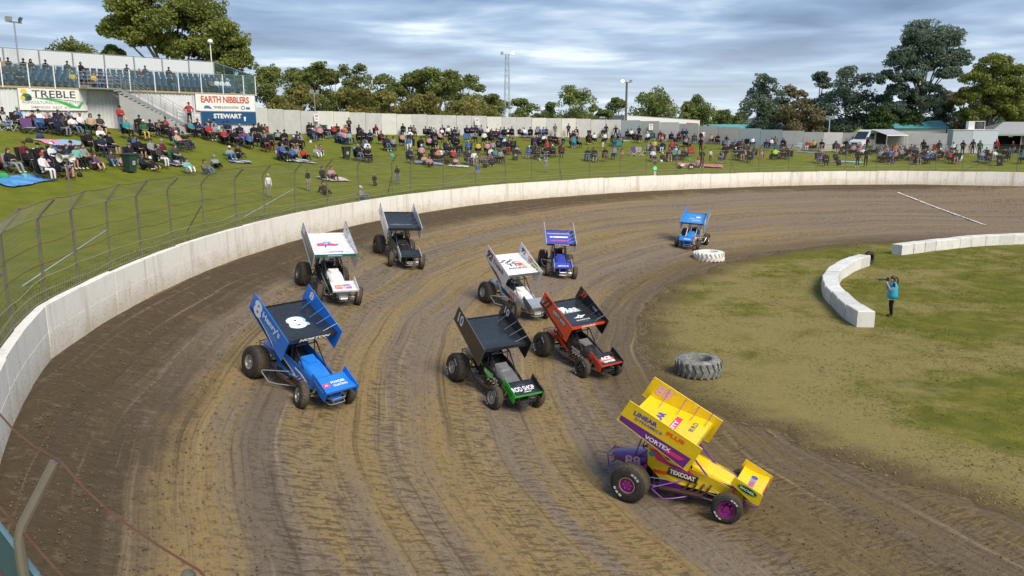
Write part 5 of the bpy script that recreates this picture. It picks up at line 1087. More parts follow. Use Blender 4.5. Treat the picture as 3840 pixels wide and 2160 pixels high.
# spectators surveyed on the bank: x, y, then pose, top, legs, hat and chair as indexes into the lists below
PEOPLE = [
 (-32.06, 51.67, 1, 0, 14, 1, 10), (-31.56, 52.22, 1, 0, 0, 0, 1), (-30.76, 52.63, 0, 12, 1, 1, 9), (-30.99, 53.72, 1, 3, 0, 1, 1), (-29.85, 52.89, 1, 0, 0, 6, 1),
 (-30.01, 54.27, 0, 1, 1, 0, 2), (-29.09, 52.79, 2, 15, 4, 0, 2), (-29.38, 53.62, 1, 15, 0, 1, 1), (-30.25, 56.31, 1, 1, 1, 6, 2), (-28.94, 53.96, 1, 3, 14, 6, 1),
 (-28.56, 55.42, 0, 13, 0, 0, 3), (-28.27, 56.08, 0, 15, 13, 1, 1), (-29.71, 61.0, 6, 5, 14, 1, 0), (-29.98, 63.0, 0, 0, 14, 1, 1), (-27.03, 53.52, 3, 3, 0, 3, 0),
 (-24.51, 48.55, 0, 1, 1, 1, 1), (-24.48, 49.58, 0, 0, 13, 1, 5), (-24.81, 40.19, 1, 0, 4, 0, 5), (-24.33, 41.03, 1, 0, 1, 1, 1), (-23.74, 41.09, 0, 0, 1, 1, 1),
 (-23.22, 40.09, 0, 3, 3, 9, 1), (-24.08, 42.52, 0, 3, 1, 5, 2), (-23.58, 42.37, 0, 0, 14, 1, 1), (-23.8, 43.43, 0, 1, 13, 0, 1), (-23.59, 43.95, 0, 17, 0, 0, 1),
 (-23.54, 44.6, 0, 4, 0, 0, 1), (-22.77, 41.11, 2, 0, 13, 0, 1), (-23.05, 44.75, 3, 11, 13, 0, 0), (-23.06, 46.63, 3, 15, 14, 0, 0), (-22.63, 46.85, 3, 6, 6, 1, 0),
 (-30.58, 66.12, 0, 5, 12, 1, 9), (-26.93, 57.08, 0, 8, 0, 8, 1), (-26.07, 57.8, 0, 9, 7, 5, 1), (-26.59, 60.33, 1, 0, 0, 1, 1), (-25.85, 60.98, 1, 0, 0, 0, 1),
 (-23.36, 49.38, 0, 2, 6, 7, 2), (-23.02, 50.12, 0, 0, 13, 2, 1), (-21.27, 48.93, 0, 15, 3, 6, 1), (-20.86, 50.37, 0, 15, 1, 0, 3), (-22.88, 56.06, 1, 13, 15, 5, 6),
 (-22.92, 57.11, 1, 0, 1, 1, 3), (-25.19, 64.1, 0, 8, 0, 3, 9), (-24.7, 64.58, 1, 1, 1, 0, 2), (-25.68, 68.06, 0, 0, 0, 0, 1), (-23.64, 63.65, 0, 5, 15, 4, 1),
 (-27.97, 75.89, 0, 0, 7, 1, 1), (-24.31, 66.7, 0, 4, 4, 1, 1), (-27.74, 76.98, 0, 0, 13, 1, 1), (-22.63, 63.68, 0, 4, 0, 6, 1), (-24.1, 69.07, 0, 1, 0, 1, 1),
 (-23.03, 69.03, 0, 1, 0, 4, 1), (-21.31, 62.65, 0, 0, 0, 2, 1), (-20.97, 63.81, 0, 11, 14, 4, 8), (-22.62, 71.66, 0, 0, 13, 1, 1), (-19.67, 56.53, 3, 4, 2, 5, 0),
 (-19.5, 57.74, 3, 0, 15, 0, 0), (-21.58, 47.27, 3, 1, 0, 0, 0), (-21.2, 47.84, 4, 0, 13, 5, 0), (-19.65, 48.93, 3, 17, 3, 0, 0), (-18.78, 49.49, 3, 16, 14, 0, 0),
 (-19.18, 52.47, 4, 4, 0, 6, 0), (-29.04, 69.08, 7, 5, 0, 1, 0), (-23.09, 73.83, 0, 0, 12, 0, 1), (-22.88, 75.05, 1, 0, 13, 0, 3), (-20.48, 65.59, 0, 0, 0, 1, 1),
 (-19.12, 63.12, 0, 0, 12, 3, 1), (-19.31, 64.84, 0, 0, 12, 3, 1), (-19.53, 69.93, 0, 0, 1, 1, 1), (-18.69, 70.92, 0, 1, 0, 1, 1), (-17.72, 66.12, 0, 0, 13, 5, 1),
 (-17.71, 62.97, 0, 0, 0, 2, 1), (-16.94, 59.99, 0, 2, 0, 0, 8), (-22.35, 89.86, 0, 0, 0, 0, 1), (-22.28, 90.8, 1, 0, 0, 0, 1), (-20.39, 84.76, 0, 16, 2, 0, 1),
 (-19.62, 80.48, 1, 1, 14, 5, 2), (-19.66, 83.45, 0, 6, 0, 11, 8), (-19.4, 85.69, 1, 0, 14, 6, 1), (-19.68, 91.65, 1, 0, 0, 6, 1), (-17.95, 87.6, 0, 10, 0, 12, 1),
 (-18.95, 94.95, 6, 15, 0, 0, 0), (-17.12, 82.11, 0, 6, 1, 9, 6), (-16.61, 80.99, 0, 6, 1, 9, 6), (-16.28, 81.47, 0, 17, 4, 0, 6), (-15.64, 83.29, 0, 0, 0, 1, 1),
 (-17.18, 92.33, 1, 0, 0, 0, 1), (-14.74, 84.53, 0, 1, 1, 0, 2), (-15.69, 94.25, 0, 12, 3, 0, 1), (-13.63, 85.06, 0, 12, 13, 0, 1), (-16.89, 63.41, 3, 4, 13, 0, 0),
 (-16.1, 62.75, 3, 5, 0, 2, 0), (-16.71, 61.64, 3, 2, 0, 0, 0), (-15.85, 65.67, 3, 4, 3, 3, 0), (-15.98, 67.74, 3, 16, 4, 0, 0), (-12.89, 72.26, 0, 3, 0, 3, 1),
 (-12.84, 67.83, 0, 0, 14, 3, 1), (-12.1, 67.89, 0, 0, 0, 4, 1), (-13.87, 45.81, 8, 3, 4, 10, 0), (-12.63, 49.87, 8, 0, 4, 0, 0), (-12.9, 54.94, 3, 0, 0, 0, 0),
 (-12.42, 55.56, 3, 6, 0, 2, 0), (-11.49, 49.47, 4, 0, 0, 0, 0), (-9.15, 48.66, 3, 4, 14, 5, 0), (-9.49, 55.56, 9, 0, 0, 6, 0), (-13.49, 100.78, 0, 0, 0, 0, 6),
 (-11.91, 99.2, 0, 16, 15, 1, 1), (-11.41, 91.27, 1, 3, 0, 5, 1), (-11.43, 84.95, 0, 6, 0, 0, 1), (-10.52, 99.32, 1, 15, 0, 1, 2), (-9.35, 97.58, 0, 4, 4, 5, 1),
 (-8.74, 91.17, 0, 0, 14, 5, 1), (-8.0, 101.95, 0, 3, 1, 2, 3), (-6.95, 99.14, 0, 1, 1, 1, 1), (-7.01, 92.81, 2, 0, 0, 3, 1), (-5.86, 106.31, 0, 1, 0, 1, 1),
 (-5.25, 107.08, 0, 1, 0, 6, 1), (-4.07, 108.41, 0, 4, 0, 1, 5), (-3.18, 104.42, 0, 3, 0, 2, 1), (-2.51, 100.28, 0, 1, 0, 2, 1), (-1.88, 103.1, 0, 3, 0, 4, 3),
 (-1.0, 105.22, 0, 0, 0, 1, 1), (-4.46, 96.19, 2, 4, 0, 0, 5), (-3.25, 94.92, 0, 3, 0, 3, 1), (-2.43, 95.66, 0, 0, 0, 2, 1), (-12.08, 78.79, 0, 1, 14, 0, 9),
 (-11.66, 79.91, 0, 4, 15, 1, 1), (-10.35, 81.37, 0, 2, 3, 1, 10), (-9.09, 81.45, 0, 0, 14, 1, 1), (-7.87, 83.7, 1, 0, 13, 0, 1), (-6.33, 80.02, 0, 15, 0, 3, 1),
 (-5.9, 86.51, 0, 0, 0, 0, 1), (-5.19, 79.92, 0, 0, 14, 0, 1), (-4.5, 83.37, 0, 2, 2, 4, 2), (-3.47, 83.07, 0, 7, 0, 2, 1), (-2.52, 83.27, 0, 6, 0, 3, 1),
 (-8.99, 71.6, 0, 1, 0, 2, 2), (-8.3, 74.46, 0, 6, 0, 5, 1), (-7.08, 74.59, 0, 0, 0, 1, 1), (-6.71, 73.84, 1, 10, 0, 0, 1), (-6.01, 77.59, 0, 0, 0, 0, 1),
 (-7.76, 71.62, 3, 13, 0, 3, 0), (-7.16, 70.25, 3, 6, 0, 0, 0), (-5.93, 73.43, 4, 0, 0, 1, 0), (-5.16, 73.13, 4, 13, 0, 1, 0), (-3.9, 73.84, 0, 1, 14, 3, 2),
 (-3.49, 73.68, 0, 3, 6, 0, 2), (-2.92, 75.86, 3, 16, 0, 0, 0), (-2.42, 73.03, 3, 15, 0, 0, 0), (-1.98, 77.74, 0, 3, 6, 0, 1), (-1.61, 77.5, 0, 8, 0, 0, 1),
 (-1.08, 77.38, 0, 4, 0, 0, 1), (-2.15, 75.94, 3, 11, 0, 0, 0), (-1.81, 74.78, 3, 1, 0, 2, 0), (-2.77, 64.89, 8, 2, 4, 7, 0), (-0.32, 85.55, 0, 0, 5, 2, 1),
 (-8.19, 57.61, 8, 0, 14, 2, 0), (-0.01, 107.64, 0, 0, 0, 0, 1), (1.48, 109.13, 0, 3, 0, 0, 1), (1.7, 107.88, 0, 3, 14, 3, 1), (2.4, 108.53, 0, 0, 0, 2, 1),
 (3.37, 111.01, 0, 4, 0, 0, 2), (4.72, 112.99, 0, 1, 1, 7, 1), (6.0, 113.55, 5, 16, 4, 1, 0), (7.92, 114.36, 6, 1, 12, 1, 0), (9.05, 114.81, 0, 0, 0, 1, 1),
 (12.97, 116.25, 0, 0, 13, 6, 1), (13.26, 116.35, 5, 1, 0, 1, 0), (14.88, 116.87, 7, 0, 0, 1, 0), (14.57, 110.36, 0, 2, 14, 0, 1), (16.55, 116.48, 0, 0, 0, 1, 1),
 (16.87, 116.37, 0, 3, 0, 0, 1), (3.83, 96.44, 0, 3, 5, 0, 1), (3.21, 94.63, 0, 0, 0, 2, 1), (2.55, 93.52, 0, 1, 14, 3, 1), (5.17, 98.08, 0, 0, 0, 1, 1),
 (3.87, 89.45, 0, 5, 0, 9, 1), (6.37, 101.22, 3, 0, 2, 5, 0), (7.96, 104.99, 0, 0, 8, 0, 6), (7.31, 96.61, 0, 8, 2, 0, 6), (9.67, 102.58, 0, 0, 12, 0, 9),
 (10.62, 104.89, 0, 3, 0, 0, 1), (10.97, 98.06, 8, 0, 3, 0, 0), (12.95, 104.53, 0, 0, 4, 3, 1), (12.7, 101.19, 0, 9, 2, 0, 1), (-0.29, 87.71, 0, 0, 0, 0, 1),
 (-0.79, 91.02, 0, 3, 14, 0, 1), (-0.15, 92.03, 4, 0, 13, 0, 0), (1.71, 82.95, 1, 2, 14, 5, 1), (2.55, 82.61, 0, 15, 0, 0, 1), (3.49, 83.72, 0, 0, 14, 1, 1),
 (4.31, 85.11, 1, 0, 0, 5, 1), (3.04, 72.63, 8, 4, 4, 7, 0), (7.84, 83.95, 1, 0, 14, 0, 2), (8.48, 83.39, 0, 0, 13, 0, 6), (9.72, 84.48, 0, 0, 16, 0, 4),
 (10.9, 86.64, 0, 4, 0, 7, 6), (12.08, 88.95, 9, 6, 5, 3, 0), (18.06, 115.93, 6, 0, 0, 0, 0), (18.17, 109.26, 0, 3, 0, 5, 1), (19.84, 115.23, 0, 9, 2, 0, 2),
 (20.9, 114.79, 0, 12, 13, 0, 9), (20.41, 110.54, 0, 6, 6, 3, 4), (22.38, 114.15, 0, 0, 0, 0, 1), (23.31, 113.72, 0, 12, 12, 2, 9), (23.73, 113.53, 5, 1, 14, 1, 0),
 (24.22, 113.29, 5, 1, 0, 7, 0), (23.5, 110.16, 0, 0, 0, 1, 1), (22.22, 103.95, 0, 4, 0, 0, 1), (25.29, 112.77, 0, 15, 2, 0, 1), (25.22, 108.57, 5, 0, 0, 3, 0),
 (26.32, 112.26, 5, 3, 6, 3, 0), (27.32, 111.73, 0, 13, 13, 3, 1), (28.15, 111.28, 0, 0, 0, 0, 1), (29.18, 110.7, 8, 0, 0, 2, 0), (16.91, 107.64, 0, 0, 13, 2, 1),
 (17.03, 97.06, 0, 7, 14, 3, 2), (17.79, 96.1, 0, 1, 3, 0, 2), (18.98, 96.58, 0, 5, 15, 9, 8), (15.83, 94.63, 0, 4, 4, 0, 2), (15.01, 86.27, 0, 3, 2, 0, 2),
 (16.91, 87.0, 0, 12, 13, 6, 1), (17.45, 87.75, 0, 8, 0, 0, 6), (18.24, 90.32, 8, 3, 4, 5, 0), (18.75, 88.77, 0, 0, 0, 0, 1), (22.39, 96.35, 5, 0, 0, 0, 0),
 (19.15, 81.6, 5, 0, 0, 0, 0), (21.55, 88.04, 8, 3, 12, 0, 0), (27.08, 101.75, 0, 4, 6, 2, 1), (28.0, 102.04, 0, 2, 1, 7, 1), (27.64, 99.06, 0, 0, 0, 2, 1),
 (27.17, 94.49, 0, 15, 0, 0, 1), (24.39, 93.29, 0, 0, 0, 2, 1), (22.57, 87.16, 2, 4, 2, 0, 9), (24.95, 90.51, 0, 0, 16, 5, 1), (25.38, 89.46, 0, 0, 6, 0, 1),
 (27.67, 92.79, 0, 1, 2, 0, 1), (25.77, 87.85, 0, 0, 0, 0, 1), (18.98, 82.52, 3, 6, 3, 2, 0), (16.86, 80.66, 4, 3, 0, 0, 0), (17.85, 80.45, 4, 0, 3, 0, 0),
 (32.22, 108.88, 0, 3, 14, 3, 1), (32.15, 102.69, 0, 1, 14, 9, 1), (34.38, 107.46, 0, 3, 4, 0, 1), (33.58, 103.65, 5, 16, 2, 3, 0), (35.55, 106.65, 0, 0, 0, 0, 1),
 (28.44, 92.35, 0, 6, 6, 3, 2), (30.95, 92.81, 0, 0, 0, 0, 1), (31.23, 92.85, 0, 0, 1, 0, 1), (29.67, 91.41, 0, 18, 0, 0, 1), (38.11, 104.86, 0, 5, 3, 4, 2),
 (38.88, 104.76, 0, 7, 0, 4, 1), (39.8, 104.5, 0, 0, 13, 1, 1), (40.8, 102.37, 0, 1, 13, 0, 1), (40.59, 99.57, 0, 3, 0, 0, 1), (40.61, 98.78, 5, 0, 0, 0, 0),
 (44.2, 102.33, 5, 3, 0, 2, 0), (44.22, 101.17, 5, 0, 0, 0, 0), (40.85, 97.13, 0, 6, 0, 0, 1), (42.27, 98.52, 0, 6, 4, 3, 8), (43.09, 98.4, 0, 9, 0, 9, 1),
 (43.38, 97.55, 0, 4, 0, 3, 1), (33.55, 87.89, 0, 11, 14, 4, 1), (33.19, 85.55, 0, 0, 0, 0, 1), (36.55, 91.58, 3, 0, 0, 0, 0), (36.1, 84.55, 5, 0, 0, 0, 0),
 (37.27, 85.26, 5, 0, 0, 0, 0), (40.78, 89.83, 0, 4, 0, 0, 1), (41.04, 89.19, 0, 0, 0, 0, 1), (43.63, 94.55, 0, 6, 0, 3, 1), (45.55, 96.4, 0, 10, 6, 0, 1),
 (42.37, 89.6, 0, 6, 0, 3, 1), (43.79, 91.24, 0, 4, 0, 4, 1), (44.99, 92.96, 0, 0, 0, 0, 1), (45.38, 92.23, 0, 0, 7, 0, 1), (45.06, 90.39, 0, 0, 0, 0, 1),
 (46.96, 94.64, 0, 2, 0, 0, 1), (45.12, 89.16, 0, 0, 0, 0, 1), (43.69, 87.01, 0, 15, 4, 0, 1), (48.11, 94.97, 5, 0, 0, 0, 0), (44.81, 87.42, 0, 2, 0, 5, 2),
 (47.49, 92.15, 1, 4, 4, 4, 1), (47.45, 89.89, 0, 0, 12, 5, 1), (49.74, 94.58, 5, 1, 0, 2, 0), (49.95, 93.26, 8, 6, 6, 5, 0), (53.69, 98.84, 0, 3, 0, 0, 1),
 (52.57, 94.7, 6, 0, 0, 0, 0), (54.07, 95.27, 5, 1, 0, 0, 0), (54.33, 96.3, 8, 7, 6, 3, 0), (53.11, 92.19, 5, 9, 0, 0, 0), (51.11, 88.15, 1, 4, 2, 5, 2),
 (56.03, 93.97, 5, 5, 0, 4, 0), (52.94, 88.94, 1, 3, 4, 0, 1), (53.37, 87.82, 0, 0, 0, 0, 1), (57.21, 92.81, 5, 0, 14, 0, 0), (56.83, 90.49, 5, 0, 0, 0, 0),
 (47.6, 86.85, 0, 0, 6, 2, 1), (49.48, 89.3, 3, 3, 3, 0, 0), (41.1, 87.38, 3, 12, 2, 2, 0), (50.97, 86.61, 0, 0, 15, 0, 1), (54.07, 85.83, 0, 8, 0, 0, 1),
]
STAND_PEOPLE = [(1.79, 0, 0, 3, 16, 5), (2.31, 0, 0, 3, 2, 5), (2.83, 0, 0, 3, 2, 3), (3.35, 0, 0, 16, 0, 0), (5.43, 3, 0, 0, 3, 1), (6.99, 0, 0, 0, 14, 0), (7.51, 3, 0, 1, 1, 1), (8.55, 2, 0, 12, 0, 4), (9.07, 3, 0, 0, 0, 1), (12.71, 3, 0, 0, 1, 0), (13.23, 0, 0, 7, 14, 0), (13.75, 3, 0, 0, 3, 1), (14.79, 0, 0, 7, 14, 4), (15.31, 3, 0, 0, 12, 1), (16.35, 3, 0, 0, 0, 2), (16.87, 3, 0, 0, 0, 1), (17.91, 3, 0, 0, 0, 1), (18.43, 0, 0, 0, 0, 0), (18.43, 1, 0, 15, 0, 4), (18.43, 3, 0, 10, 1, 13), (18.95, 1, 0, 15, 0, 4)]
BINS = [(-21.69, 45.91, 'green'), (-13.87, 67.92, 'dark'), (-21.23, 92.16, 'teal'), (0.32, 80.47, 'dark'), (10.86, 114.71, 'brown'), (-28.4, 73.63, 'maroon'), (-32.2, 62.81, 'black'), (40.1, 97.89, 'dark'), (50.92, 84.44, 'dark'), (49.6, 97.25, 'green')]
CHAIRS = [(-30.45, 51.44, 'purple striped'), (-30.16, 52.5, 'blue'), (-31.68, 51.65, 'white framed'), (-20.26, 68.2, 'green'), (14.45, 91.44, 'grey and white'), (13.65, 91.12, 'purple'), (12.87, 97.89, 'teal'), (20.52, 92.76, 'red'), (31.48, 109.34, 'black'), (37.2, 105.43, 'white framed'), (45.52, 94.51, 'pink'), (51.91, 99.75, 'red'), (-5.3, 94.96, 'blue'), (31.39, 91.62, 'black')]
BAGS = [(-23.99, 39.65, 'teal'), (-23.25, 40.97, 'maroon'), (-22.89, 41.73, 'pink'), (-24.62, 39.05, 'green'), (-22.69, 42.34, 'black'), (-29.37, 50.69, 'navy'), (-28.89, 48.65, 'black'), (-22.89, 65.22, 'black'), (-20.52, 58.06, 'green'), (-19.93, 75.94, 'white'), (-19.24, 77.67, 'white'), (-14.93, 77.02, 'blue'), (-7.78, 77.46, 'aqua'), (-11.05, 74.58, 'aqua'), (15.89, 86.11, 'white'), (16.5, 86.31, 'black'), (19.27, 87.92, 'green'), (40.42, 100.07, 'green'), (41.97, 90.31, 'purple'), (44.68, 90.21, 'aqua'), (50.87, 88.71, 'white'), (2.73, 81.18, 'mint'), (5.64, 95.44, 'black'), (35.07, 90.97, 'grey')]
BLANKETS = [(-23.81, 39.07, 'blue', 2.6, 1.2), (-27.75, 50.34, 'pink and blue', 2.6, 1.4), (-21.2, 50.81, 'lilac', 1.2, 1.0), (-18.86, 56.08, 'navy', 1.6, 0.7), (-16.16, 61.29, 'dark green', 2.4, 1.2), (-12.34, 55.61, 'white', 2.0, 1.1), (-7.41, 72.45, 'violet', 2.6, 1.3), (-4.77, 72.2, 'silver', 1.8, 0.8), (19.48, 83.74, 'red', 4.6, 2.2), (2.41, 104.91, 'crimson', 2.2, 0.8), (20.89, 114.79, 'mint', 2.2, 0.8), (36.76, 100.7, 'purple', 2.6, 1.0), (37.51, 89.59, 'sky blue', 2.4, 1.0), (36.08, 89.71, 'cream', 1.4, 0.7), (14.8, 110.09, 'white', 2.4, 0.8)]
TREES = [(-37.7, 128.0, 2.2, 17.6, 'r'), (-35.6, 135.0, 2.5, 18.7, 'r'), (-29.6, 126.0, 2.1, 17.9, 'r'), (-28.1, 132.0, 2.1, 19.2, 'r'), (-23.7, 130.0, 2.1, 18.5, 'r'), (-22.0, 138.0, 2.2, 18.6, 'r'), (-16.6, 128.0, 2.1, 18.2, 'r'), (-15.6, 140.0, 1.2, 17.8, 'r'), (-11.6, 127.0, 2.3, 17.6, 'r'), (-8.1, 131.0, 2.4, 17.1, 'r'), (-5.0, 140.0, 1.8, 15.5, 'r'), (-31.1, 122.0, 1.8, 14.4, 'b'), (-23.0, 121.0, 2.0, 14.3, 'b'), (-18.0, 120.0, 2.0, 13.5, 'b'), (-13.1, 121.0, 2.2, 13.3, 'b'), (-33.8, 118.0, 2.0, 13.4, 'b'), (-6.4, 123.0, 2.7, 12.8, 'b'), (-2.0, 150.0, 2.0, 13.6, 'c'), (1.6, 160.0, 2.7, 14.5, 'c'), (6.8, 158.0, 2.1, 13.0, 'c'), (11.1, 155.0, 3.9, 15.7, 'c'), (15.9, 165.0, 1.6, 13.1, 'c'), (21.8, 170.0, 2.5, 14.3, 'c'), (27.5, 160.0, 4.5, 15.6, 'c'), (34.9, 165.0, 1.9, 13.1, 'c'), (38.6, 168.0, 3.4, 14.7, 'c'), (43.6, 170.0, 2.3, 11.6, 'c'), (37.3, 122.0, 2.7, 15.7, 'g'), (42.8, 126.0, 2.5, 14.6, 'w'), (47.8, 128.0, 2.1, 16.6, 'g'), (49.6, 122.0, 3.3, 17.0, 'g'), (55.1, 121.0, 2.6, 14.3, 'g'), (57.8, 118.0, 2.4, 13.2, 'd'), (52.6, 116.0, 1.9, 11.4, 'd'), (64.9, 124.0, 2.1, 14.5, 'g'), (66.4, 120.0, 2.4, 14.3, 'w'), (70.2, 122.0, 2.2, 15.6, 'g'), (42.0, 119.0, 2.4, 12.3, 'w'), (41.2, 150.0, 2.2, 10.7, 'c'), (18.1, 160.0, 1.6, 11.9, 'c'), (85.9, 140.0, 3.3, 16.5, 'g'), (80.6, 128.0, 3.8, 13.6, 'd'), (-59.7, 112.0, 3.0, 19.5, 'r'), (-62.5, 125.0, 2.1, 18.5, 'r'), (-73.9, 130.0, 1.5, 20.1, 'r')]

POSES = list('clfgrsahkm'); CLOTHS = list('knbwerpytgoumsjcdaf'); HATS = list('nbdlgweuyrfposm'); SEATS = list('-kngretpumwb')
# ------------------------------------------------------------------ people
CLOTH = dict(k=('black', (0.014, 0.014, 0.016)), n=('navy', (0.018, 0.026, 0.062)), b=('blue', (0.045, 0.125, 0.32)), w=('white', (0.66, 0.66, 0.66)), e=('grey', (0.24, 0.25, 0.26)), r=('red', (0.38, 0.035, 0.035)),
             p=('pink', (0.46, 0.23, 0.27)), y=('yellow', (0.50, 0.37, 0.07)), t=('teal', (0.04, 0.24, 0.27)), g=('dark green', (0.03, 0.11, 0.05)), o=('orange', (0.46, 0.19, 0.08)), u=('purple', (0.12, 0.06, 0.17)), m=('maroon', (0.11, 0.02, 0.03)),
             s=('tan', (0.42, 0.30, 0.22)), j=('blue jeans', (0.09, 0.16, 0.28)), c=('charcoal', (0.05, 0.05, 0.055)), d=('khaki', (0.16, 0.13, 0.085)), a=('aqua', (0.16, 0.40, 0.38)), f=('lime green', (0.35, 0.62, 0.03)))
def cloth(k): return mat('cloth_' + CLOTH[k][0].replace(' ', '_'), CLOTH[k][1], 0.85, 0, 0.22, 9.0, spec=0.2, bmp=0.2)
SKIN = [mat('skin_light', (0.50, 0.30, 0.22), 0.55, 0, 0.08, 9), mat('skin_tanned', (0.40, 0.225, 0.155), 0.55, 0, 0.08, 9), mat('skin_brown', (0.24, 0.13, 0.085), 0.55, 0, 0.08, 9)]
HAIRC = dict(n=('brown', (0.055, 0.032, 0.018)), d=('dark', (0.014, 0.011, 0.009)), l=('blond', (0.34, 0.23, 0.11)), g=('grey', (0.32, 0.31, 0.30)))
HATC = dict(b=('black', 'k'), w=('white', 'w'), e=('grey', 'e'), u=('blue', 'b'), y=('yellow', 'y'), r=('red', 'r'), f=('lime green', 'f'), p=('pink', 'p'), o=('orange', 'o'), s=('tan', 's'), m=('maroon', 'm'))
M_SHOE = mat('dark_shoe', (0.03, 0.028, 0.026), 0.7)

def arm_down(cx, cz, hx=0.06, hz=-0.62): return [(cx - 0.02, 0.25, cz - 0.30), (cx + hx, 0.24, cz + hz + 0.07), (cx + hx + 0.03, 0.23, cz + hz - 0.03)]
POSE = {
 's': dict(sp=[(0, 0.95), (0, 1.14), (-0.01, 1.36), (0.0, 1.50), (0.03, 1.565), (0.015, 1.655)], sh=(0, 0.19, 1.42), arm=arm_down(0, 1.42), hip=(0, 0.09, 0.90), leg=[(0.02, 0.10, 0.50), (-0.02, 0.11, 0.09), (0.15, 0.13, 0.04)]),
 'a': dict(sp=[(0, 0.95), (0.01, 1.14), (-0.02, 1.36), (-0.01, 1.50), (0.02, 1.565), (0.005, 1.655)], sh=(0, 0.19, 1.42), arm=[(0.07, 0.25, 1.16), (0.24, 0.06, 1.19), (0.26, -0.02, 1.22)], hip=(0, 0.09, 0.90), leg=[(0.02, 0.12, 0.50), (-0.02, 0.14, 0.09), (0.15, 0.17, 0.04)]),
 'h': dict(sp=[(0, 0.95), (0, 1.14), (-0.02, 1.36), (-0.01, 1.50), (0.02, 1.565), (0.005, 1.655)], sh=(0, 0.19, 1.42), arm=[(-0.08, 0.40, 1.18), (0.04, 0.21, 1.00), (0.09, 0.16, 0.98)], hip=(0, 0.09, 0.90), leg=[(0.02, 0.13, 0.50), (-0.02, 0.16, 0.09), (0.15, 0.19, 0.04)]),
 'c': dict(sp=[(0, 0.52), (-0.03, 0.68), (-0.08, 0.90), (-0.08, 1.05), (-0.045, 1.11), (-0.055, 1.20)], sh=(-0.09, 0.18, 0.98), arm=[(0.0, 0.26, 0.74), (0.20, 0.12, 0.66), (0.26, 0.05, 0.66)], hip=(0.03, 0.09, 0.50), leg=[(0.42, 0.13, 0.53), (0.44, 0.12, 0.10), (0.60, 0.14, 0.05)]),
 'l': dict(sp=[(0, 0.48), (-0.09, 0.61), (-0.22, 0.81), (-0.28, 0.95), (-0.25, 1.02), (-0.265, 1.11)], sh=(-0.23, 0.18, 0.88), arm=[(-0.10, 0.27, 0.66), (0.08, 0.10, 0.66), (0.12, 0.0, 0.68)], hip=(0.03, 0.09, 0.47), leg=[(0.43, 0.12, 0.50), (0.66, 0.10, 0.12), (0.80, 0.12, 0.12)]),
 'f': dict(sp=[(0, 0.52), (0.05, 0.68), (0.16, 0.86), (0.24, 0.97), (0.30, 1.01), (0.30, 1.10)], sh=(0.14, 0.18, 0.94), arm=[(0.30, 0.22, 0.66), (0.46, 0.08, 0.60), (0.50, 0.03, 0.62)], hip=(0.03, 0.09, 0.50), leg=[(0.42, 0.15, 0.53), (0.40, 0.14, 0.10), (0.56, 0.16, 0.05)]),
 'g': dict(sp=[(0, 0.12), (-0.05, 0.27), (-0.08, 0.47), (-0.06, 0.61), (-0.025, 0.67), (-0.035, 0.76)], sh=(-0.08, 0.18, 0.55), arm=[(0.06, 0.26, 0.34), (0.30, 0.15, 0.38), (0.36, 0.10, 0.38)], hip=(0.03, 0.09, 0.11), leg=[(0.34, 0.16, 0.38), (0.52, 0.12, 0.06), (0.67, 0.13, 0.05)]),
 'r': dict(sp=[(0, 0.12), (-0.15, 0.20), (-0.33, 0.34), (-0.43, 0.44), (-0.42, 0.51), (-0.44, 0.59)], sh=(-0.36, 0.18, 0.38), arm=[(-0.48, 0.26, 0.09), (-0.27, 0.30, 0.05), (-0.20, 0.30, 0.05)], hip=(0.04, 0.09, 0.11), leg=[(0.42, 0.11, 0.24), (0.80, 0.09, 0.06), (0.86, 0.11, 0.18)]),
 'm': dict(sp=[(0, 0.40), (0.0, 0.56), (0.0, 0.74), (0.02, 0.86), (0.06, 0.91), (0.045, 0.99)], sh=(0, 0.17, 0.79), arm=[(0.06, 0.24, 0.56), (0.20, 0.16, 0.44), (0.24, 0.14, 0.40)], hip=(0, 0.09, 0.36), leg=[(0.22, 0.11, 0.07), (-0.14, 0.11, 0.06), (-0.28, 0.12, 0.06)]),
}
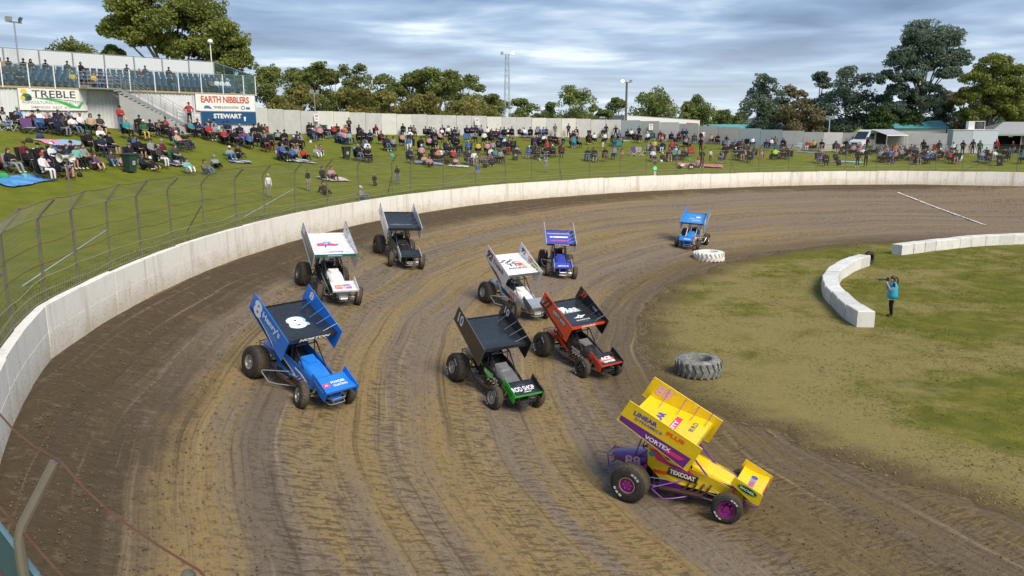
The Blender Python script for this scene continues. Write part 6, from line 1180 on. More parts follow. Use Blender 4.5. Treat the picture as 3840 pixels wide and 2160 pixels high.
# the photographer: elbows tucked, both hands up at the camera
POSE['photo'] = dict(sp=[(0, 0.94), (0, 1.12), (-0.01, 1.34), (0.02, 1.48), (0.06, 1.545), (0.045, 1.635)], sh=(0, 0.19, 1.40), arm=[(0.14, 0.22, 1.16), (0.27, 0.06, 1.44), (0.30, 0.03, 1.51)], hip=(0, 0.085, 0.90), leg=[(0.02, 0.09, 0.50), (-0.03, 0.08, 0.09), (0.14, 0.10, 0.04)])
def skin_body(pose, fat=1.0, fingers=False):
    P = POSE[pose]; V = []; E_ = []; Rr = []; T = []
    def v(p, r_, par, tg):
        V.append(tuple(p)); Rr.append(r_ if isinstance(r_, tuple) else (r_, r_)); i = len(V) - 1
        if par is not None: E_.append((par, i)); T.append(tg)
        return i
    sp = [(x, 0.0, z) for x, z in P['sp']]
    pel = v(sp[0], (0.15 * fat, 0.125 * fat), None, 1); bel = v(sp[1], (0.150 * fat, 0.125 * fat), pel, 1); che = v(sp[2], (0.165 * fat, 0.125 * fat), bel, 1)
    nk = v(sp[3], 0.055, che, 1); jaw = v(sp[4], (0.066, 0.070), nk, 0); sk = v(sp[5], (0.080, 0.093), jaw, 0)
    top = v((sp[5][0], 0, sp[5][2] + 0.06), (0.062, 0.075), sk, 0)
    nose = v((sp[5][0] + 0.100, 0, sp[5][2] - 0.02), 0.016, sk, 0)
    for s in (1, -1):
        a = P['arm']; A_ = lambda p: (p[0], p[1] * s, p[2])
        sh = v(A_(P['sh']), 0.070 * fat, che, 1); el = v(A_(a[0]), 0.050, sh, 2); wr = v(A_(a[1]), 0.033, el, 3); hd = v(A_(a[2]), (0.034, 0.042), wr, 0)
        if fingers:
            d = Vector(A_(a[2])) - Vector(A_(a[1])); d.normalize(); side_ = Vector((0.0, 1.0, 0.0)); fw_ = Vector((1, 0, 0))
            for k, (off, ln) in enumerate(((-0.028, 0.052), (-0.009, 0.062), (0.010, 0.058), (0.028, 0.044))):
                b = Vector(A_(a[2])) + d * 0.03 + fw_ * off; m1 = v(b + d * ln * 0.55, 0.0095, hd, 0); v(b + d * ln * 0.75 - side_ * s * ln * 0.5, 0.008, m1, 0)
            t1 = v(Vector(A_(a[2])) - fw_ * 0.045 + d * 0.012, 0.011, hd, 0); v(Vector(A_(a[2])) - fw_ * 0.055 + d * 0.045 - side_ * s * 0.02, 0.009, t1, 0)
        else:
            v(Vector(A_(a[2])) + (Vector(A_(a[2])) - Vector(A_(a[1]))).normalized() * 0.06, (0.018, 0.036), hd, 0)
        hp = v(A_(P['hip']), 0.092 * fat, pel, 4); kn = v(A_(P['leg'][0]), 0.064, hp, 4); an = v(A_(P['leg'][1]), 0.044, kn, 5); v(A_(P['leg'][2]), (0.042, 0.036), an, 6)
    me = bpy.data.meshes.new('body'); me.from_pydata(V, E_, []); o = bpy.data.objects.new('body', me); COL.objects.link(o)
    m = o.modifiers.new('skin', 'SKIN'); m.use_smooth_shade = True
    sv = me.skin_vertices[0].data
    for i, r_ in enumerate(Rr): sv[i].radius = r_; sv[i].use_root = (i == 0)
    m2 = o.modifiers.new('sub', 'SUBSURF'); m2.levels = 1; m2.render_levels = 1
    bpy.context.view_layer.update(); dg = bpy.context.evaluated_depsgraph_get(); res = bpy.data.meshes.new_from_object(o.evaluated_get(dg))
    bpy.data.objects.remove(o); res.name = 'person_' + pose
    # assign each face to the nearest bone's slot: 0 skin 1 top 2 upper arm 3 forearm 4 thigh 5 shin 6 shoe
    c = np.array([p.center[:] for p in res.polygons]); best = np.full(len(c), 1e9); slot = np.zeros(len(c), int); VA = np.array(V)
    for (a, b), tg in zip(E_, T):
        A0, B0 = VA[a], VA[b]; ab = B0 - A0; t_ = np.clip(((c - A0) @ ab) / max(ab @ ab, 1e-9), 0, 1); d = np.linalg.norm(c - (A0 + t_[:, None] * ab), axis=1) / max(0.03, 0.5 * (sum(Rr[a]) + sum(Rr[b])) * 0.5)
        tg_ = np.full(len(c), tg)
        if tg == 3: tg_[t_ > 0.93] = 0
        if tg == 1 and a == 0: tg_[t_ < 0.25] = 4
        u_ = d < best; best[u_] = d[u_]; slot[u_] = tg_[u_]
    res.materials.clear()
    for k in range(7): res.materials.append(SKIN[0])
    res.polygons.foreach_set('material_index', slot.astype(np.int32)); res.shade_smooth(); res.update()
    return res
BODY = {p: [skin_body(p, 1.0), skin_body(p, 1.16)] for p in 'sahclfgrm'}
def head_of(p): x, z = POSE[p]['sp'][5]; return Vector((x, 0, z))
def dome(rx, ry, rz, zcut, n=10, m=5, back=0.0):
    mb = MB(); rings = []
    for i in range(m + 1):
        a = math.pi / 2 * (1 - i / m) ; zz = math.sin(a); rr = math.cos(a)
        rings.append([Vector((rx * max(rr, 0.02) * math.cos(2 * math.pi * k / n) - back, ry * max(rr, 0.02) * math.sin(2 * math.pi * k / n), zcut + rz * zz)) for k in range(n)])
    mb.loft(rings); return mb
def head_mesh(kind):
    if kind == 'hair':
        mb = dome(0.098, 0.090, 0.125, 0.012, back=0.014); mb.loft([[Vector((-0.03 + 0.07 * math.cos(a) - 0.02, 0.088 * math.sin(a), z)) for a in np.linspace(1.5, 4.78, 8)] for z in (0.04, -0.07)], cap=True)
    elif kind == 'long_hair':
        mb = dome(0.104, 0.097, 0.130, 0.012, back=0.016); mb.loft([[Vector((-0.025 + q * math.cos(a) - 0.02, (q + 0.02) * math.sin(a), z)) for a in np.linspace(1.35, 4.93, 9)] for z, q in ((0.05, 0.085), (-0.10, 0.085), (-0.24, 0.07))], cap=True)
    elif kind == 'cap':
        mb = dome(0.106, 0.097, 0.115, 0.028, back=0.006)
        mb.plate([(0.085 + 0.085 * math.cos(a) * 1.0, 0.078 * math.sin(a), 0.030 - 0.012 * math.cos(a)) for a in np.linspace(-1.57, 1.57, 8)], (0, 0, 1), 0.010)
    else:
        mb = dome(0.108, 0.100, 0.150, 0.018, back=0.004); mb.lathe([(0.112, 0.005), (0.115, 0.02), (0.112, 0.05)], 10)
    return mb.mesh(kind, M_BLACK, 'all')
HEADS = {k: head_mesh(k) for k in ('hair', 'long_hair', 'cap', 'beanie')}
def with_slots(me, mats, name, parent=None):
    o = link(bpy.data.objects.new(name, me), parent)
    for i, m in enumerate(mats):
        o.material_slots[i].link = 'OBJECT'; o.material_slots[i].material = m
    return o
def make_person(pose, top, leg, hat, loc, rz, scale=1.0, lab='', group=None, sleeve=None, fat=0, kind='person'):
    base = 's' if pose == 'k' else pose
    sk = SKIN[rng.choice([0, 0, 0, 1, 1, 2]) if rng.random() < 0.5 else rng.choice([0, 1])]
    short = sleeve if sleeve is not None else (rng.random() < 0.28)
    bare = leg == 's'
    thigh = cloth(rng.choice('kncde')) if bare else cloth(leg)
    mats = [sk, cloth(top), cloth(top), sk if short else cloth(top), thigh, sk if bare else cloth(leg), M_SHOE if rng.random() < 0.75 else cloth('w')]
    o = with_slots(BODY[base][fat], mats, 'person', None); o.location = loc; o.rotation_euler = (0, 0, rz); o.scale = (scale,) * 3
    tag(o, lab, 'person', group)
    hp = head_of(base)
    if hat in HAIRC: kind_ = 'long_hair' if rng.random() < 0.38 else 'hair'; m_ = mat('hair_' + HAIRC[hat][0], HAIRC[hat][1], 0.6, 0, 0.3, 20)
    else: kind_ = 'beanie' if hat in 'yfprom' else 'cap'; m_ = cloth(HATC[hat][1])
    h = with_slots(HEADS[kind_], [m_], kind_, o); h.location = hp
    return o, kind_
# camp chairs
def make_chair_meshes():
    seat = MB(); seat.plate([(-0.22, -0.30, 0.36), (0.26, -0.30, 0.42), (0.26, 0.30, 0.42), (-0.22, 0.30, 0.36)], (0, 0, 1), 0.02)
    back = MB(); back.plate([(-0.22, -0.31, 0.34), (-0.22, 0.31, 0.34), (-0.38, 0.33, 1.02), (-0.38, -0.33, 1.02)], (-1, 0, -0.2), 0.02)
    leg = MB(); r_ = 0.012
    for s in (-1, 1):
        leg.tube([(0.26, s * 0.33, 0.0), (-0.24, s * 0.32, 0.40), (-0.39, s * 0.33, 1.03)], r_, 5); leg.tube([(-0.30, s * 0.33, 0.0), (0.25, s * 0.32, 0.42), (0.25, s * 0.30, 0.60)], r_, 5)
        leg.tube([(0.26, s * 0.28, 0.02), (0.25, -s * 0.26, 0.42)], r_, 5)
    arms = []
    for s in (-1, 1): arms.append(MB().plate([(-0.30, s * 0.35 - 0.035, 0.60), (0.27, s * 0.35 - 0.035, 0.61), (0.27, s * 0.35 + 0.035, 0.61), (-0.30, s * 0.35 + 0.035, 0.60)], (0, 0, 1), 0.015))
    return [(n, q.mesh(n, M_BLACK)) for n, q in (('seat', seat), ('backrest', back), ('armrest', arms[0]), ('armrest', arms[1]), ('frame', leg))]
CHAIR = make_chair_meshes()
CHC = dict(k='k', n='n', g='g', r='r', e='e', t='t', p='p', u='u', m='m', w='w', b='b')
USED = {}
def uniq(label, extra):
    """keep labels apart: add what stands next to the thing when another already reads the same"""
    if label not in USED: USED[label] = 1; return label
    l2 = (label + ' ' + extra) if extra else label
    USED[l2] = USED.get(l2, 0) + 1
    return l2
def make_chair(loc, rz, col, label, group, frame='e', second=None):
    t = thing('camp_chair', label, 'chair', loc, rz, group)
    for n, me in CHAIR:
        m_ = cloth(col) if n != 'frame' else (M_DKSTEEL if frame == 'e' else M_WHITE)
        if second and n == 'seat': m_ = cloth(second)
        with_slots(me, [m_], n, t)
    return t
def gz(x, y): return float(ground_z(x, y))
LM = [('in front of the white stand wall under the TREBLE sign', (-32.5, 61.5), 5.5), ('at the foot of the stand stairs', (-27.5, 66.5), 4.2), ('below the STEWART sign', (-22.8, 69.0), 4.5), ('beside the big green bin', (-21.7, 45.9), 4.0), ('behind the blue ground sheet', (-24.5, 42.5), 6.0), ('near the dark bin behind the catch fence', (-13.9, 67.9), 5.0),
      ('near the tall teal bin', (-20, 88), 6.0), ('by the red picnic rug', (19.5, 84.5), 5.5), ('beside the white van', (44, 97), 6.5), ('in front of the white cool room', (55, 95), 6.5), ('near the traffic lights', (14.5, 82), 5.5), ('beside the brown bin', (10.9, 113), 6), ('near the lattice light tower', (-1, 108), 7), ('in front of the blue grey tin panels', (25, 112), 9), ('near the dark bin by the straight', (0.3, 80.5), 6.0), ('close to the catch fence', (-11, 56), 9), ('in front of the shelter', (58, 92), 6)]
def where(x, y):
    best = None
    for n, (a, b), r_ in LM:
        d = math.hypot(x - a, y - b) / r_
        if d < 1.0 and (best is None or d < best[0]): best = (d, n)
    if best: return best[1]
    th = float(ang(x, y)); r_ = math.hypot(x - CX, y - CY); f = (r_ - float(ro(th))) / (rt(th) - float(ro(th)))
    a = 'on the left bank' if th > 140 else ('on the middle bank' if th > 105 else 'on the bank by the straight')
    return ('high ' if f > 0.72 else 'low ' if f < 0.4 else 'half way up ') + a
VERB = dict(c='seated', l='lounging', f='leaning forward', g='sitting on the grass', r='reclining on the grass', s='standing', a='standing arms folded', h='standing hands on hips', k='child standing', m='child kneeling')
def hatword(hat, kind_):
    if hat in HAIRC: return HAIRC[hat][0] + (' long hair' if kind_ == 'long_hair' else ' hair')
    return HATC[hat][0] + ' ' + kind_
def legword(k): return {'s': 'shorts', 'j': 'jeans'}.get(k, CLOTH[k][0] + ' trousers')
def topword(k): return 'blue denim top' if k == 'j' else CLOTH[k][0] + ' top'
placed = []; ROLL = []
for i, (x, y, i0, i1, i2, i3, i4) in enumerate(PEOPLE):
    pose, top, leg, hat, ch = POSES[i0], CLOTHS[i1], CLOTHS[i2], HATS[i3], SEATS[i4]
    # keep clear of the stairs that stand out from the grandstand
    e_ = Vector((-0.612, -0.791)); n_ = Vector((0.791, -0.612)); q = Vector((x - SX, y - SY)); s_, d_ = q.dot(e_), q.dot(n_)
    lim = 2.3 if 5.5 < s_ < 15.6 else 0.9
    on_slab = pose == 'h' and 5 < s_ < 9
    if on_slab: x, y = SX + e_.x * 6.9 + n_.x * 0.85, SY + e_.y * 6.9 + n_.y * 0.85
    elif -0.5 < s_ < 22 and d_ < lim: x += n_.x * (lim - d_); y += n_.y * (lim - d_)
    for px, py in placed:                       # nobody stands inside a neighbour
        dx, dy = x - px, y - py; dd = math.hypot(dx, dy)
        if dd < 0.50: x += (dx / (dd + 1e-6)) * (0.50 - dd) * 1.0; y += (dy / (dd + 1e-6)) * (0.50 - dd)
    placed.append((x, y))
    z = SZ + 0.22 if on_slab else gz(x, y) + 0.01
    face = math.atan2(34 - y, 6 - x) + rng.uniform(-0.35, 0.35)
    kid = pose in 'km' or (pose in 'cg' and leg == 'p' and top in 'pb')
    sc = {True: 0.74, False: rng.uniform(1.0, 1.12)}[kid]
    o, kind_ = make_person(pose, top, leg, hat, (x, y, z), face, sc, fat=1 if (rng.random() < 0.6 and not kid) else 0)
    w = where(x, y); base = '%s person in %s and %s with %s' % (VERB[pose], topword(top), legword(leg), hatword(hat, kind_))
    lab = base + ' ' + w
    words = lab.split()
    if len(words) > 16:
        lab = '%s person %s, %s, %s, %s' % (VERB[pose].replace(' on the grass', ' on grass'), topword(top), legword(leg), hatword(hat, kind_), w)
    lab = uniq(lab, ''); lab = ' '.join(lab.split()[:16])
    tag(o, lab, 'person', 'spectators on the grass bank'); ROLL.append([o, pose, top, leg, hatword(hat, kind_), x, y, None, ch])
    if ch != '-' and pose in 'clf':
        cl = uniq('%s folding chair under person in %s, %s, %s %s' % (CLOTH[CHC[ch]][0], topword(top), legword(leg), hatword(hat, kind_), w), '')
        sc_ = 1.0 if not kid else 0.75
        cc_ = make_chair((x, y, z - 0.005), face, CHC[ch], ' '.join(cl.split()[:16]), 'folding chairs on the grass bank', 'w' if ch == 'w' else 'e'); ROLL[-1][7] = cc_; cc_.scale = (sc_,) * 3
# where two labels still read the same, say who sits or stands next to each
def tell_apart():
    for slot_ in (0, 7):
        seen = {}
        for e in ROLL:
            if e[slot_] is not None: seen.setdefault(e[slot_]['label'], []).append(e)
        for lab, es in seen.items():
            if len(es) < 2: continue
            for e in es:
                nb = min((q for q in ROLL if q is not e), key=lambda q: math.hypot(q[5] - e[5], q[6] - e[6]) + (3 if (q[2], q[3]) == (e[2], e[3]) else 0))
                nx = 'next to one in %s and %s' % (topword(nb[2]), legword(nb[3]))
                l2 = ('%s person, %s, %s, %s' % (VERB[e[1]].split(' on ')[0], topword(e[2]), e[4], nx)) if slot_ == 0 else ('%s folding chair under %s, %s, %s' % (CLOTH[CHC[e[8]]][0], topword(e[2]), e[4], nx))
                e[slot_]['label'] = ' '.join(l2.split()[:16])
tell_apart()
# the packed rows at the back, too many to pick apart: one joined mass of seated figures behind the people above
def crowd_mass():
    g = np.random.default_rng(21); src = {}
    for p_ in 'clg':
        me = BODY[p_][1]; me.calc_loop_triangles()
        V = np.array([v.co[:] for v in me.vertices]); T = np.array([t.vertices[:] for t in me.loop_triangles]); mi = np.array([t.material_index for t in me.loop_triangles]); src[p_] = (V, T, mi)
    hv = np.array([v.co[:] for v in HEADS['cap'].vertices]); HEADS['cap'].calc_loop_triangles(); ht = np.array([t.vertices[:] for t in HEADS['cap'].loop_triangles])
    keys = list('kkknnewrpcdbmcke') ; mats = [SKIN[0], SKIN[1], M_SHOE] + [cloth(k) for k in keys]
    VV, FF, MM, base, n = [], [], [], 0, 0
    def put(V, T, mi):
        nonlocal base
        VV.append(V); FF.append(T + base); MM.append(mi); base += len(V)
    spots = [(x, y) for (x, y, *r_) in PEOPLE if r_[0] in (0, 1)]
    spots = spots * 3; g.shuffle(spots)
    for x, y in spots:
        if n >= 190: break
        a = math.atan2(34 - y, 6 - x); k = g.uniform(0.6, 1.2); sd = g.normal(0, 0.6); x2, y2 = x - math.cos(a) * k - math.sin(a) * sd, y - math.sin(a) * k + math.cos(a) * sd
        th = float(ang(x2, y2)); r_ = math.hypot(x2 - CX, y2 - CY)
        if r_ > rt(th) - 0.8 or min(math.hypot(x2 - px, y2 - py) for px, py in placed) < 0.56: continue
        placed.append((x2, y2)); n += 1
        p_ = ['c', 'l', 'c', 'g'][int(g.integers(4))]; V, T, mi = src[p_]; f = a + g.uniform(-.4, .4); c_, s_ = math.cos(f), math.sin(f); sc = g.uniform(0.92, 1.1)
        Rm = np.array([[c_, -s_, 0], [s_, c_, 0], [0, 0, 1]]) * sc; off = np.array([x2, y2, gz(x2, y2) + 0.01])
        tp, lg, sk, ht_ = int(g.integers(3, len(mats))), int(g.integers(3, 7)), int(g.integers(2)), int(g.integers(3, len(mats)))
        put(V @ Rm.T + off, T, np.array([sk, tp, tp, tp, lg, lg, 2])[mi])
        h0 = np.array(head_of(p_)); put((hv + h0) @ Rm.T + off, ht, np.full(len(ht), ht_))
        if p_ != 'g':
            b = np.array([(-0.22, -0.31, 0.34), (-0.22, 0.31, 0.34), (-0.38, 0.33, 1.02), (-0.38, -0.33, 1.02), (0.26, -0.30, 0.42), (0.26, 0.30, 0.42)]); put(b @ Rm.T + off, np.array([(0, 1, 2), (0, 2, 3), (0, 4, 5), (0, 5, 1)]), np.full(4, 3))
    me = np_mesh('crowd', np.concatenate(VV), np.concatenate(FF), mats, True, np.concatenate(MM))
    o = link(bpy.data.objects.new('crowd', me)); tag(o, 'packed seated spectators filling in between the people on the grass bank', 'crowd', kind='stuff')
crowd_mass()
ROWW = ['front', 'second', 'third', 'back']
for s_, row, i0, i1, i2, i3 in STAND_PEOPLE:
    pose, top, leg, hat = POSES[i0], CLOTHS[i1], CLOTHS[i2], HATS[i3]
    p = stand.matrix_basis @ Vector((s_, -1.22 - 1.05 * row + (0 if row == 0 else 0.15), FL + 0.30 * row - 0.02))
    o, kind_ = make_person('c', top, leg, hat, tuple(p), SRZ + math.pi / 2 + rng.uniform(-0.3, 0.3), 0.98)
    lab = uniq('person in %s and %s with %s in the %s row of the grandstand' % (topword(top), legword(leg), hatword(hat, kind_), ROWW[row]), '')
    tag(o, ' '.join(lab.split()[:16]), 'person', 'spectators seated in the grandstand')
# drivers strapped into the cars
def helmet_mesh():
    mb = MB(); mb.lathe([(0.085, -0.13), (0.118, -0.10), (0.135, 0.0), (0.128, 0.07), (0.09, 0.125), (0.03, 0.145)], 14); return mb.mesh('helmet', M_HELMET, 'all')
HELM = helmet_mesh()
def visor_mesh():
    mb = MB(); mb.loft([[Vector(((0.139) * math.cos(a), 0.139 * math.sin(a), z)) for a in np.linspace(-1.0, 1.0, 8)] for z in (-0.02, 0.055)], cap=False, closed=False); return mb.mesh('visor', M_VISOR)
VIS = visor_mesh()
DRV = ['blue number 8', 'black and green number 10', 'orange red number 77', 'white number 92', 'purple starred white', 'mud dark', 'indigo blue', 'sky blue', 'yellow and purple number 88']
bpy.context.view_layer.update()
for (r_, kw), nm in zip(CARS, DRV):
    o = with_slots(BODY['c'][0], [M_SUIT] * 7, 'person')
    o.matrix_world = r_.matrix_world @ Matrix.Translation((-0.26, 0, 0.03)) @ Matrix.Scale(0.94, 4)
    tag(o, 'helmeted driver in a dark suit strapped into the %s sprint car' % nm, 'person', 'drivers in the sprint cars')
    h = with_slots(HELM, [M_HELMET if nm[0] != 'w' else M_WHITE], 'helmet', o); h.location = head_of('c'); v_ = with_slots(VIS, [M_VISOR], 'visor', o); v_.location = head_of('c')
# photographer on the infield
pm = skin_body('photo', 1.12, True)
ph = with_slots(pm, [SKIN[0], cloth('n'), mat('cloth_pale_blue_grey', (0.27, 0.30, 0.36), 0.85, 0, 0.15, 9), mat('cloth_pale_blue_grey', (0.27, 0.30, 0.36)), cloth('k'), cloth('k'), M_SHOE], 'person')
ph.location = (17.45, 35.9, 0.05); ph.rotation_euler = (0, 0, math.pi - 0.15); ph.scale = (1.09,) * 3
tag(ph, 'photographer in a bright blue vest and black trousers aiming a long lens', 'person')
M_VEST = mat('bright_blue_vest', (0.02, 0.33, 0.50), 0.6, 0, 0.12, 5, bmp=0.3)
vest = MB(); rings = []
for z, rx, ry, xo in ((0.80, 0.205, 0.235, -0.01), (0.95, 0.21, 0.245, 0.0), (1.15, 0.195, 0.225, 0.0), (1.32, 0.18, 0.215, -0.005), (1.42, 0.14, 0.165, 0.0), (1.485, 0.075, 0.085, 0.015)):
    rings.append([Vector((xo + rx * math.cos(a), ry * math.sin(a), z)) for a in np.linspace(0, 2 * math.pi, 19)[:-1]])
vest.loft(rings); vest.build('vest', M_VEST, ph, smooth='all')
hem = MB(); hem.loft([[Vector((rx * math.cos(a), (rx + 0.03) * math.sin(a), z)) for a in np.linspace(0, 2 * math.pi, 19)[:-1]] for z, rx in ((0.76, 0.185), (0.84, 0.195))], cap=True); hem.build('shirt_hem', M_WHITE, ph, smooth='all')
hh = with_slots(HEADS['hair'], [mat('hair_brown', (0.055, 0.032, 0.018))], 'hair', ph); hh.location = head_of('photo'); hh.scale = (1.06,) * 3
pt = MB(); pt.tube([(-0.05, 0, 1.70), (-0.13, 0.01, 1.68), (-0.17, 0.02, 1.58), (-0.16, 0.02, 1.42), (-0.15, 0.02, 1.34)], [0.03, 0.035, 0.035, 0.028, 0.01], 8); pt.build('ponytail', mat('hair_brown', (0.055, 0.032, 0.018)), ph, smooth='all')
cm_ = thing('camera_with_lens', 'black camera with a long lens held up by the photographer', 'camera', (0, 0, 0))
cm_.matrix_world = ph.matrix_basis.copy() @ Matrix.Translation((0.235, 0, 1.60)); 
MB().box(-0.05, 0.05, -0.075, 0.075, -0.055, 0.05).build('camera_body', M_BLACK, cm_); MB().box(-0.03, 0.04, -0.03, 0.03, 0.05, 0.085).build('viewfinder', M_BLACK, cm_)
MX = Matrix.Rotation(math.pi / 2, 4, 'Y')
MB().lathe([(0.038, 0.05), (0.040, 0.12), (0.046, 0.20), (0.050, 0.29)], 14, MX).build('lens', M_BLACK, cm_, smooth=True); MB().lathe([(0.050, 0.29), (0.058, 0.31), (0.060, 0.37), (0.054, 0.37)], 14, MX).build('lens_hood', M_BLACK, cm_, smooth=True)
# empty chairs
EC = {'purple striped': ('u', 'e', 'w'), 'blue': ('b', 'e', None), 'white framed': ('w', 'w', None), 'green': ('g', 'e', None), 'grey and white': ('e', 'w', 'w'), 'purple': ('u', 'w', None), 'teal': ('t', 'e', None), 'red': ('r', 'e', None), 'black': ('k', 'e', None), 'pink': ('p', 'e', None)}
for x, y, c_ in CHAIRS:
    k_, fr_, sec = EC[c_]
    lab = uniq('empty %s folding chair %s' % (c_, where(x, y)), '')
    make_chair((x, y, gz(x, y) + 0.01), math.atan2(34 - y, 6 - x) + rng.uniform(-0.6, 0.6), k_, lab, 'empty folding chairs on the grass bank', fr_, sec)
# rubbish bins
BINCOL = dict(green=(0.02, 0.055, 0.04), dark=(0.028, 0.035, 0.036), teal=(0.02, 0.06, 0.06), brown=(0.07, 0.04, 0.03), maroon=(0.12, 0.03, 0.03), black=(0.02, 0.022, 0.024))
for x, y, c_ in BINS:
    t = thing('wheelie_bin', uniq('%s plastic wheelie bin %s' % (c_, where(x, y)), ''), 'bin', (x, y, gz(x, y) + 0.005), math.atan2(34 - y, 6 - x), 'wheelie bins on the bank')
    m_ = mat('bin_plastic_' + c_, BINCOL[c_], 0.5, 0, 0.15, 4.0); bd = MB()
    bd.loft([[Vector((sx * a, sy * b, z)) for sx, sy in ((-1, -1), (1, -1), (1, 1), (-1, 1))] for z, a, b in ((0.06, 0.22, 0.22), (0.55, 0.27, 0.26), (0.93, 0.32, 0.29), (0.97, 0.35, 0.32), (1.0, 0.35, 0.32))]); bd.build('bin_body', m_, t)
    ld = MB(); ld.loft([[Vector((sx * a, sy * b, z)) for sx, sy in ((-1, -1), (1, -1), (1, 1), (-1, 1))] for z, a, b in ((1.002, 0.37, 0.33), (1.05, 0.37, 0.33), (1.09, 0.28, 0.26))]); ld.build('lid', mat('yellow_bin_lid', (0.50, 0.33, 0.08), 0.5) if c_ in ('maroon', 'black', 'brown') and c_ != 'brown' else m_, t)
    for s in (-1, 1): MB().lathe([(0.10, -0.03), (0.10, 0.03)], 12, Matrix.Translation((-0.24, s * 0.25, 0.10)) @ Matrix.Rotation(math.pi / 2, 4, 'X')).build('wheel', M_BLACK, t)
    MB().plate([(0.305, -0.10, 0.42), (0.305, 0.10, 0.42), (0.325, 0.10, 0.66), (0.325, -0.10, 0.66)], (1, 0, 0), 0.006).build('sticker', mat('pale_bin_sticker', (0.35, 0.36, 0.34), 0.6), t)
# bags and coolers
BAGC = dict(teal=(0.14, 0.42, 0.38), maroon=(0.16, 0.02, 0.03), pink=(0.40, 0.04, 0.16), green=(0.02, 0.32, 0.10), black=(0.015, 0.015, 0.017), navy=(0.02, 0.04, 0.12), white=(0.62, 0.62, 0.60), blue=(0.10, 0.26, 0.45), aqua=(0.06, 0.42, 0.55), purple=(0.24, 0.09, 0.36), mint=(0.25, 0.45, 0.33), grey=(0.3, 0.3, 0.3))
for x, y, c_ in BAGS:
    t = thing('carry_bag', uniq('%s carry bag lying on the grass %s' % (c_, where(x, y)), ''), 'bag', (x, y, gz(x, y)), rng.uniform(0, 6.28), 'bags on the grass bank')
    m_ = mat('bag_' + c_, BAGC[c_], 0.75, 0, 0.25, 7.0, bmp=0.3); w_, d_, h_ = rng.uniform(0.15, 0.24), rng.uniform(0.09, 0.13), rng.uniform(0.22, 0.34)
    MB().loft([[Vector((w_ * k_ * math.copysign(abs(math.cos(a)) ** 0.6, math.cos(a)) + rng.uniform(-.01, .01), d_ * k_ * math.copysign(abs(math.sin(a)) ** 0.6, math.sin(a)), z * h_)) for a in np.linspace(0, 2 * math.pi, 13)[:-1]] for z, k_ in ((0.0, 0.9), (0.25, 1.05), (0.6, 1.0), (0.88, 0.8), (1.0, 0.35))]).build('bag_body', m_, t, smooth='all')
    MB().tube([(-w_ * 0.5, 0, h_ * 0.9), (-w_ * 0.3, 0, h_ * 1.25), (w_ * 0.3, 0, h_ * 1.25), (w_ * 0.5, 0, h_ * 0.9)], 0.012, 5).build('bag_strap', m_, t)
# picnic rugs, draped over the slope
RUGC = {'blue': ((0.06, 0.22, 0.50), (0.10, 0.30, 0.60)), 'pink and blue': ((0.60, 0.24, 0.36), (0.14, 0.45, 0.62)), 'lilac': ((0.50, 0.36, 0.55), (0.66, 0.58, 0.68)), 'navy': ((0.05, 0.07, 0.16), (0.4, 0.42, 0.46)), 'dark green': ((0.02, 0.09, 0.06), (0.45, 0.46, 0.45)), 'white': ((0.62, 0.60, 0.60), (0.66, 0.50, 0.50)), 'violet': ((0.20, 0.19, 0.42), (0.30, 0.28, 0.50)), 'silver': ((0.50, 0.50, 0.50), (0.62, 0.62, 0.62)), 'red': ((0.42, 0.13, 0.11), (0.50, 0.20, 0.17)), 'crimson': ((0.42, 0.04, 0.08), (0.5, 0.1, 0.12)), 'mint': ((0.24, 0.48, 0.38), (0.35, 0.55, 0.48)), 'purple': ((0.16, 0.13, 0.40), (0.30, 0.24, 0.5)), 'sky blue': ((0.14, 0.42, 0.55), (0.25, 0.55, 0.60)), 'cream': ((0.42, 0.34, 0.28), (0.5, 0.42, 0.35))}
for x, y, c_, w_, d_ in BLANKETS:
    rz = math.atan2(34 - y, 6 - x) + math.pi / 2 + rng.uniform(-0.25, 0.25); nx, ny = 14, 8; mb = MB(); vs = []
    for i in range(nx):
        for j in range(ny):
            a = (i / (nx - 1) - 0.5) * w_; b = (j / (ny - 1) - 0.5) * d_ * 1.25
            a += 0.08 * math.sin(b * 5 + i); b += 0.06 * math.sin(a * 4 + j)
            X = x + a * math.cos(rz) - b * math.sin(rz); Y = y + a * math.sin(rz) + b * math.cos(rz)
            vs.append((X - x, Y - y, gz(X, Y) + 0.085 + 0.035 * rng.random() - gz(x, y)))
    mb.add(vs, [(i * ny + j, (i + 1) * ny + j, (i + 1) * ny + j + 1, i * ny + j + 1) for i in range(nx - 1) for j in range(ny - 1)])
    m, t_, b_ = newmat('rug_' + c_.replace(' ', '_')); t_.links.new(mixc(t_, step(t_, noise(t_, 1.4, 2, 0.5, objc(t_)), 0.46, 0.54), *RUGC[c_]), b_.inputs['Base Color']); b_.inputs['Roughness'].default_value = 0.9
    o = mb.build('picnic_rug', m, None, smooth='all'); o.location = (x, y, gz(x, y)); tag(o, uniq('%s picnic rug spread on the grass %s' % (c_, where(x, y)), ''), 'rug', 'picnic rugs on the grass bank')

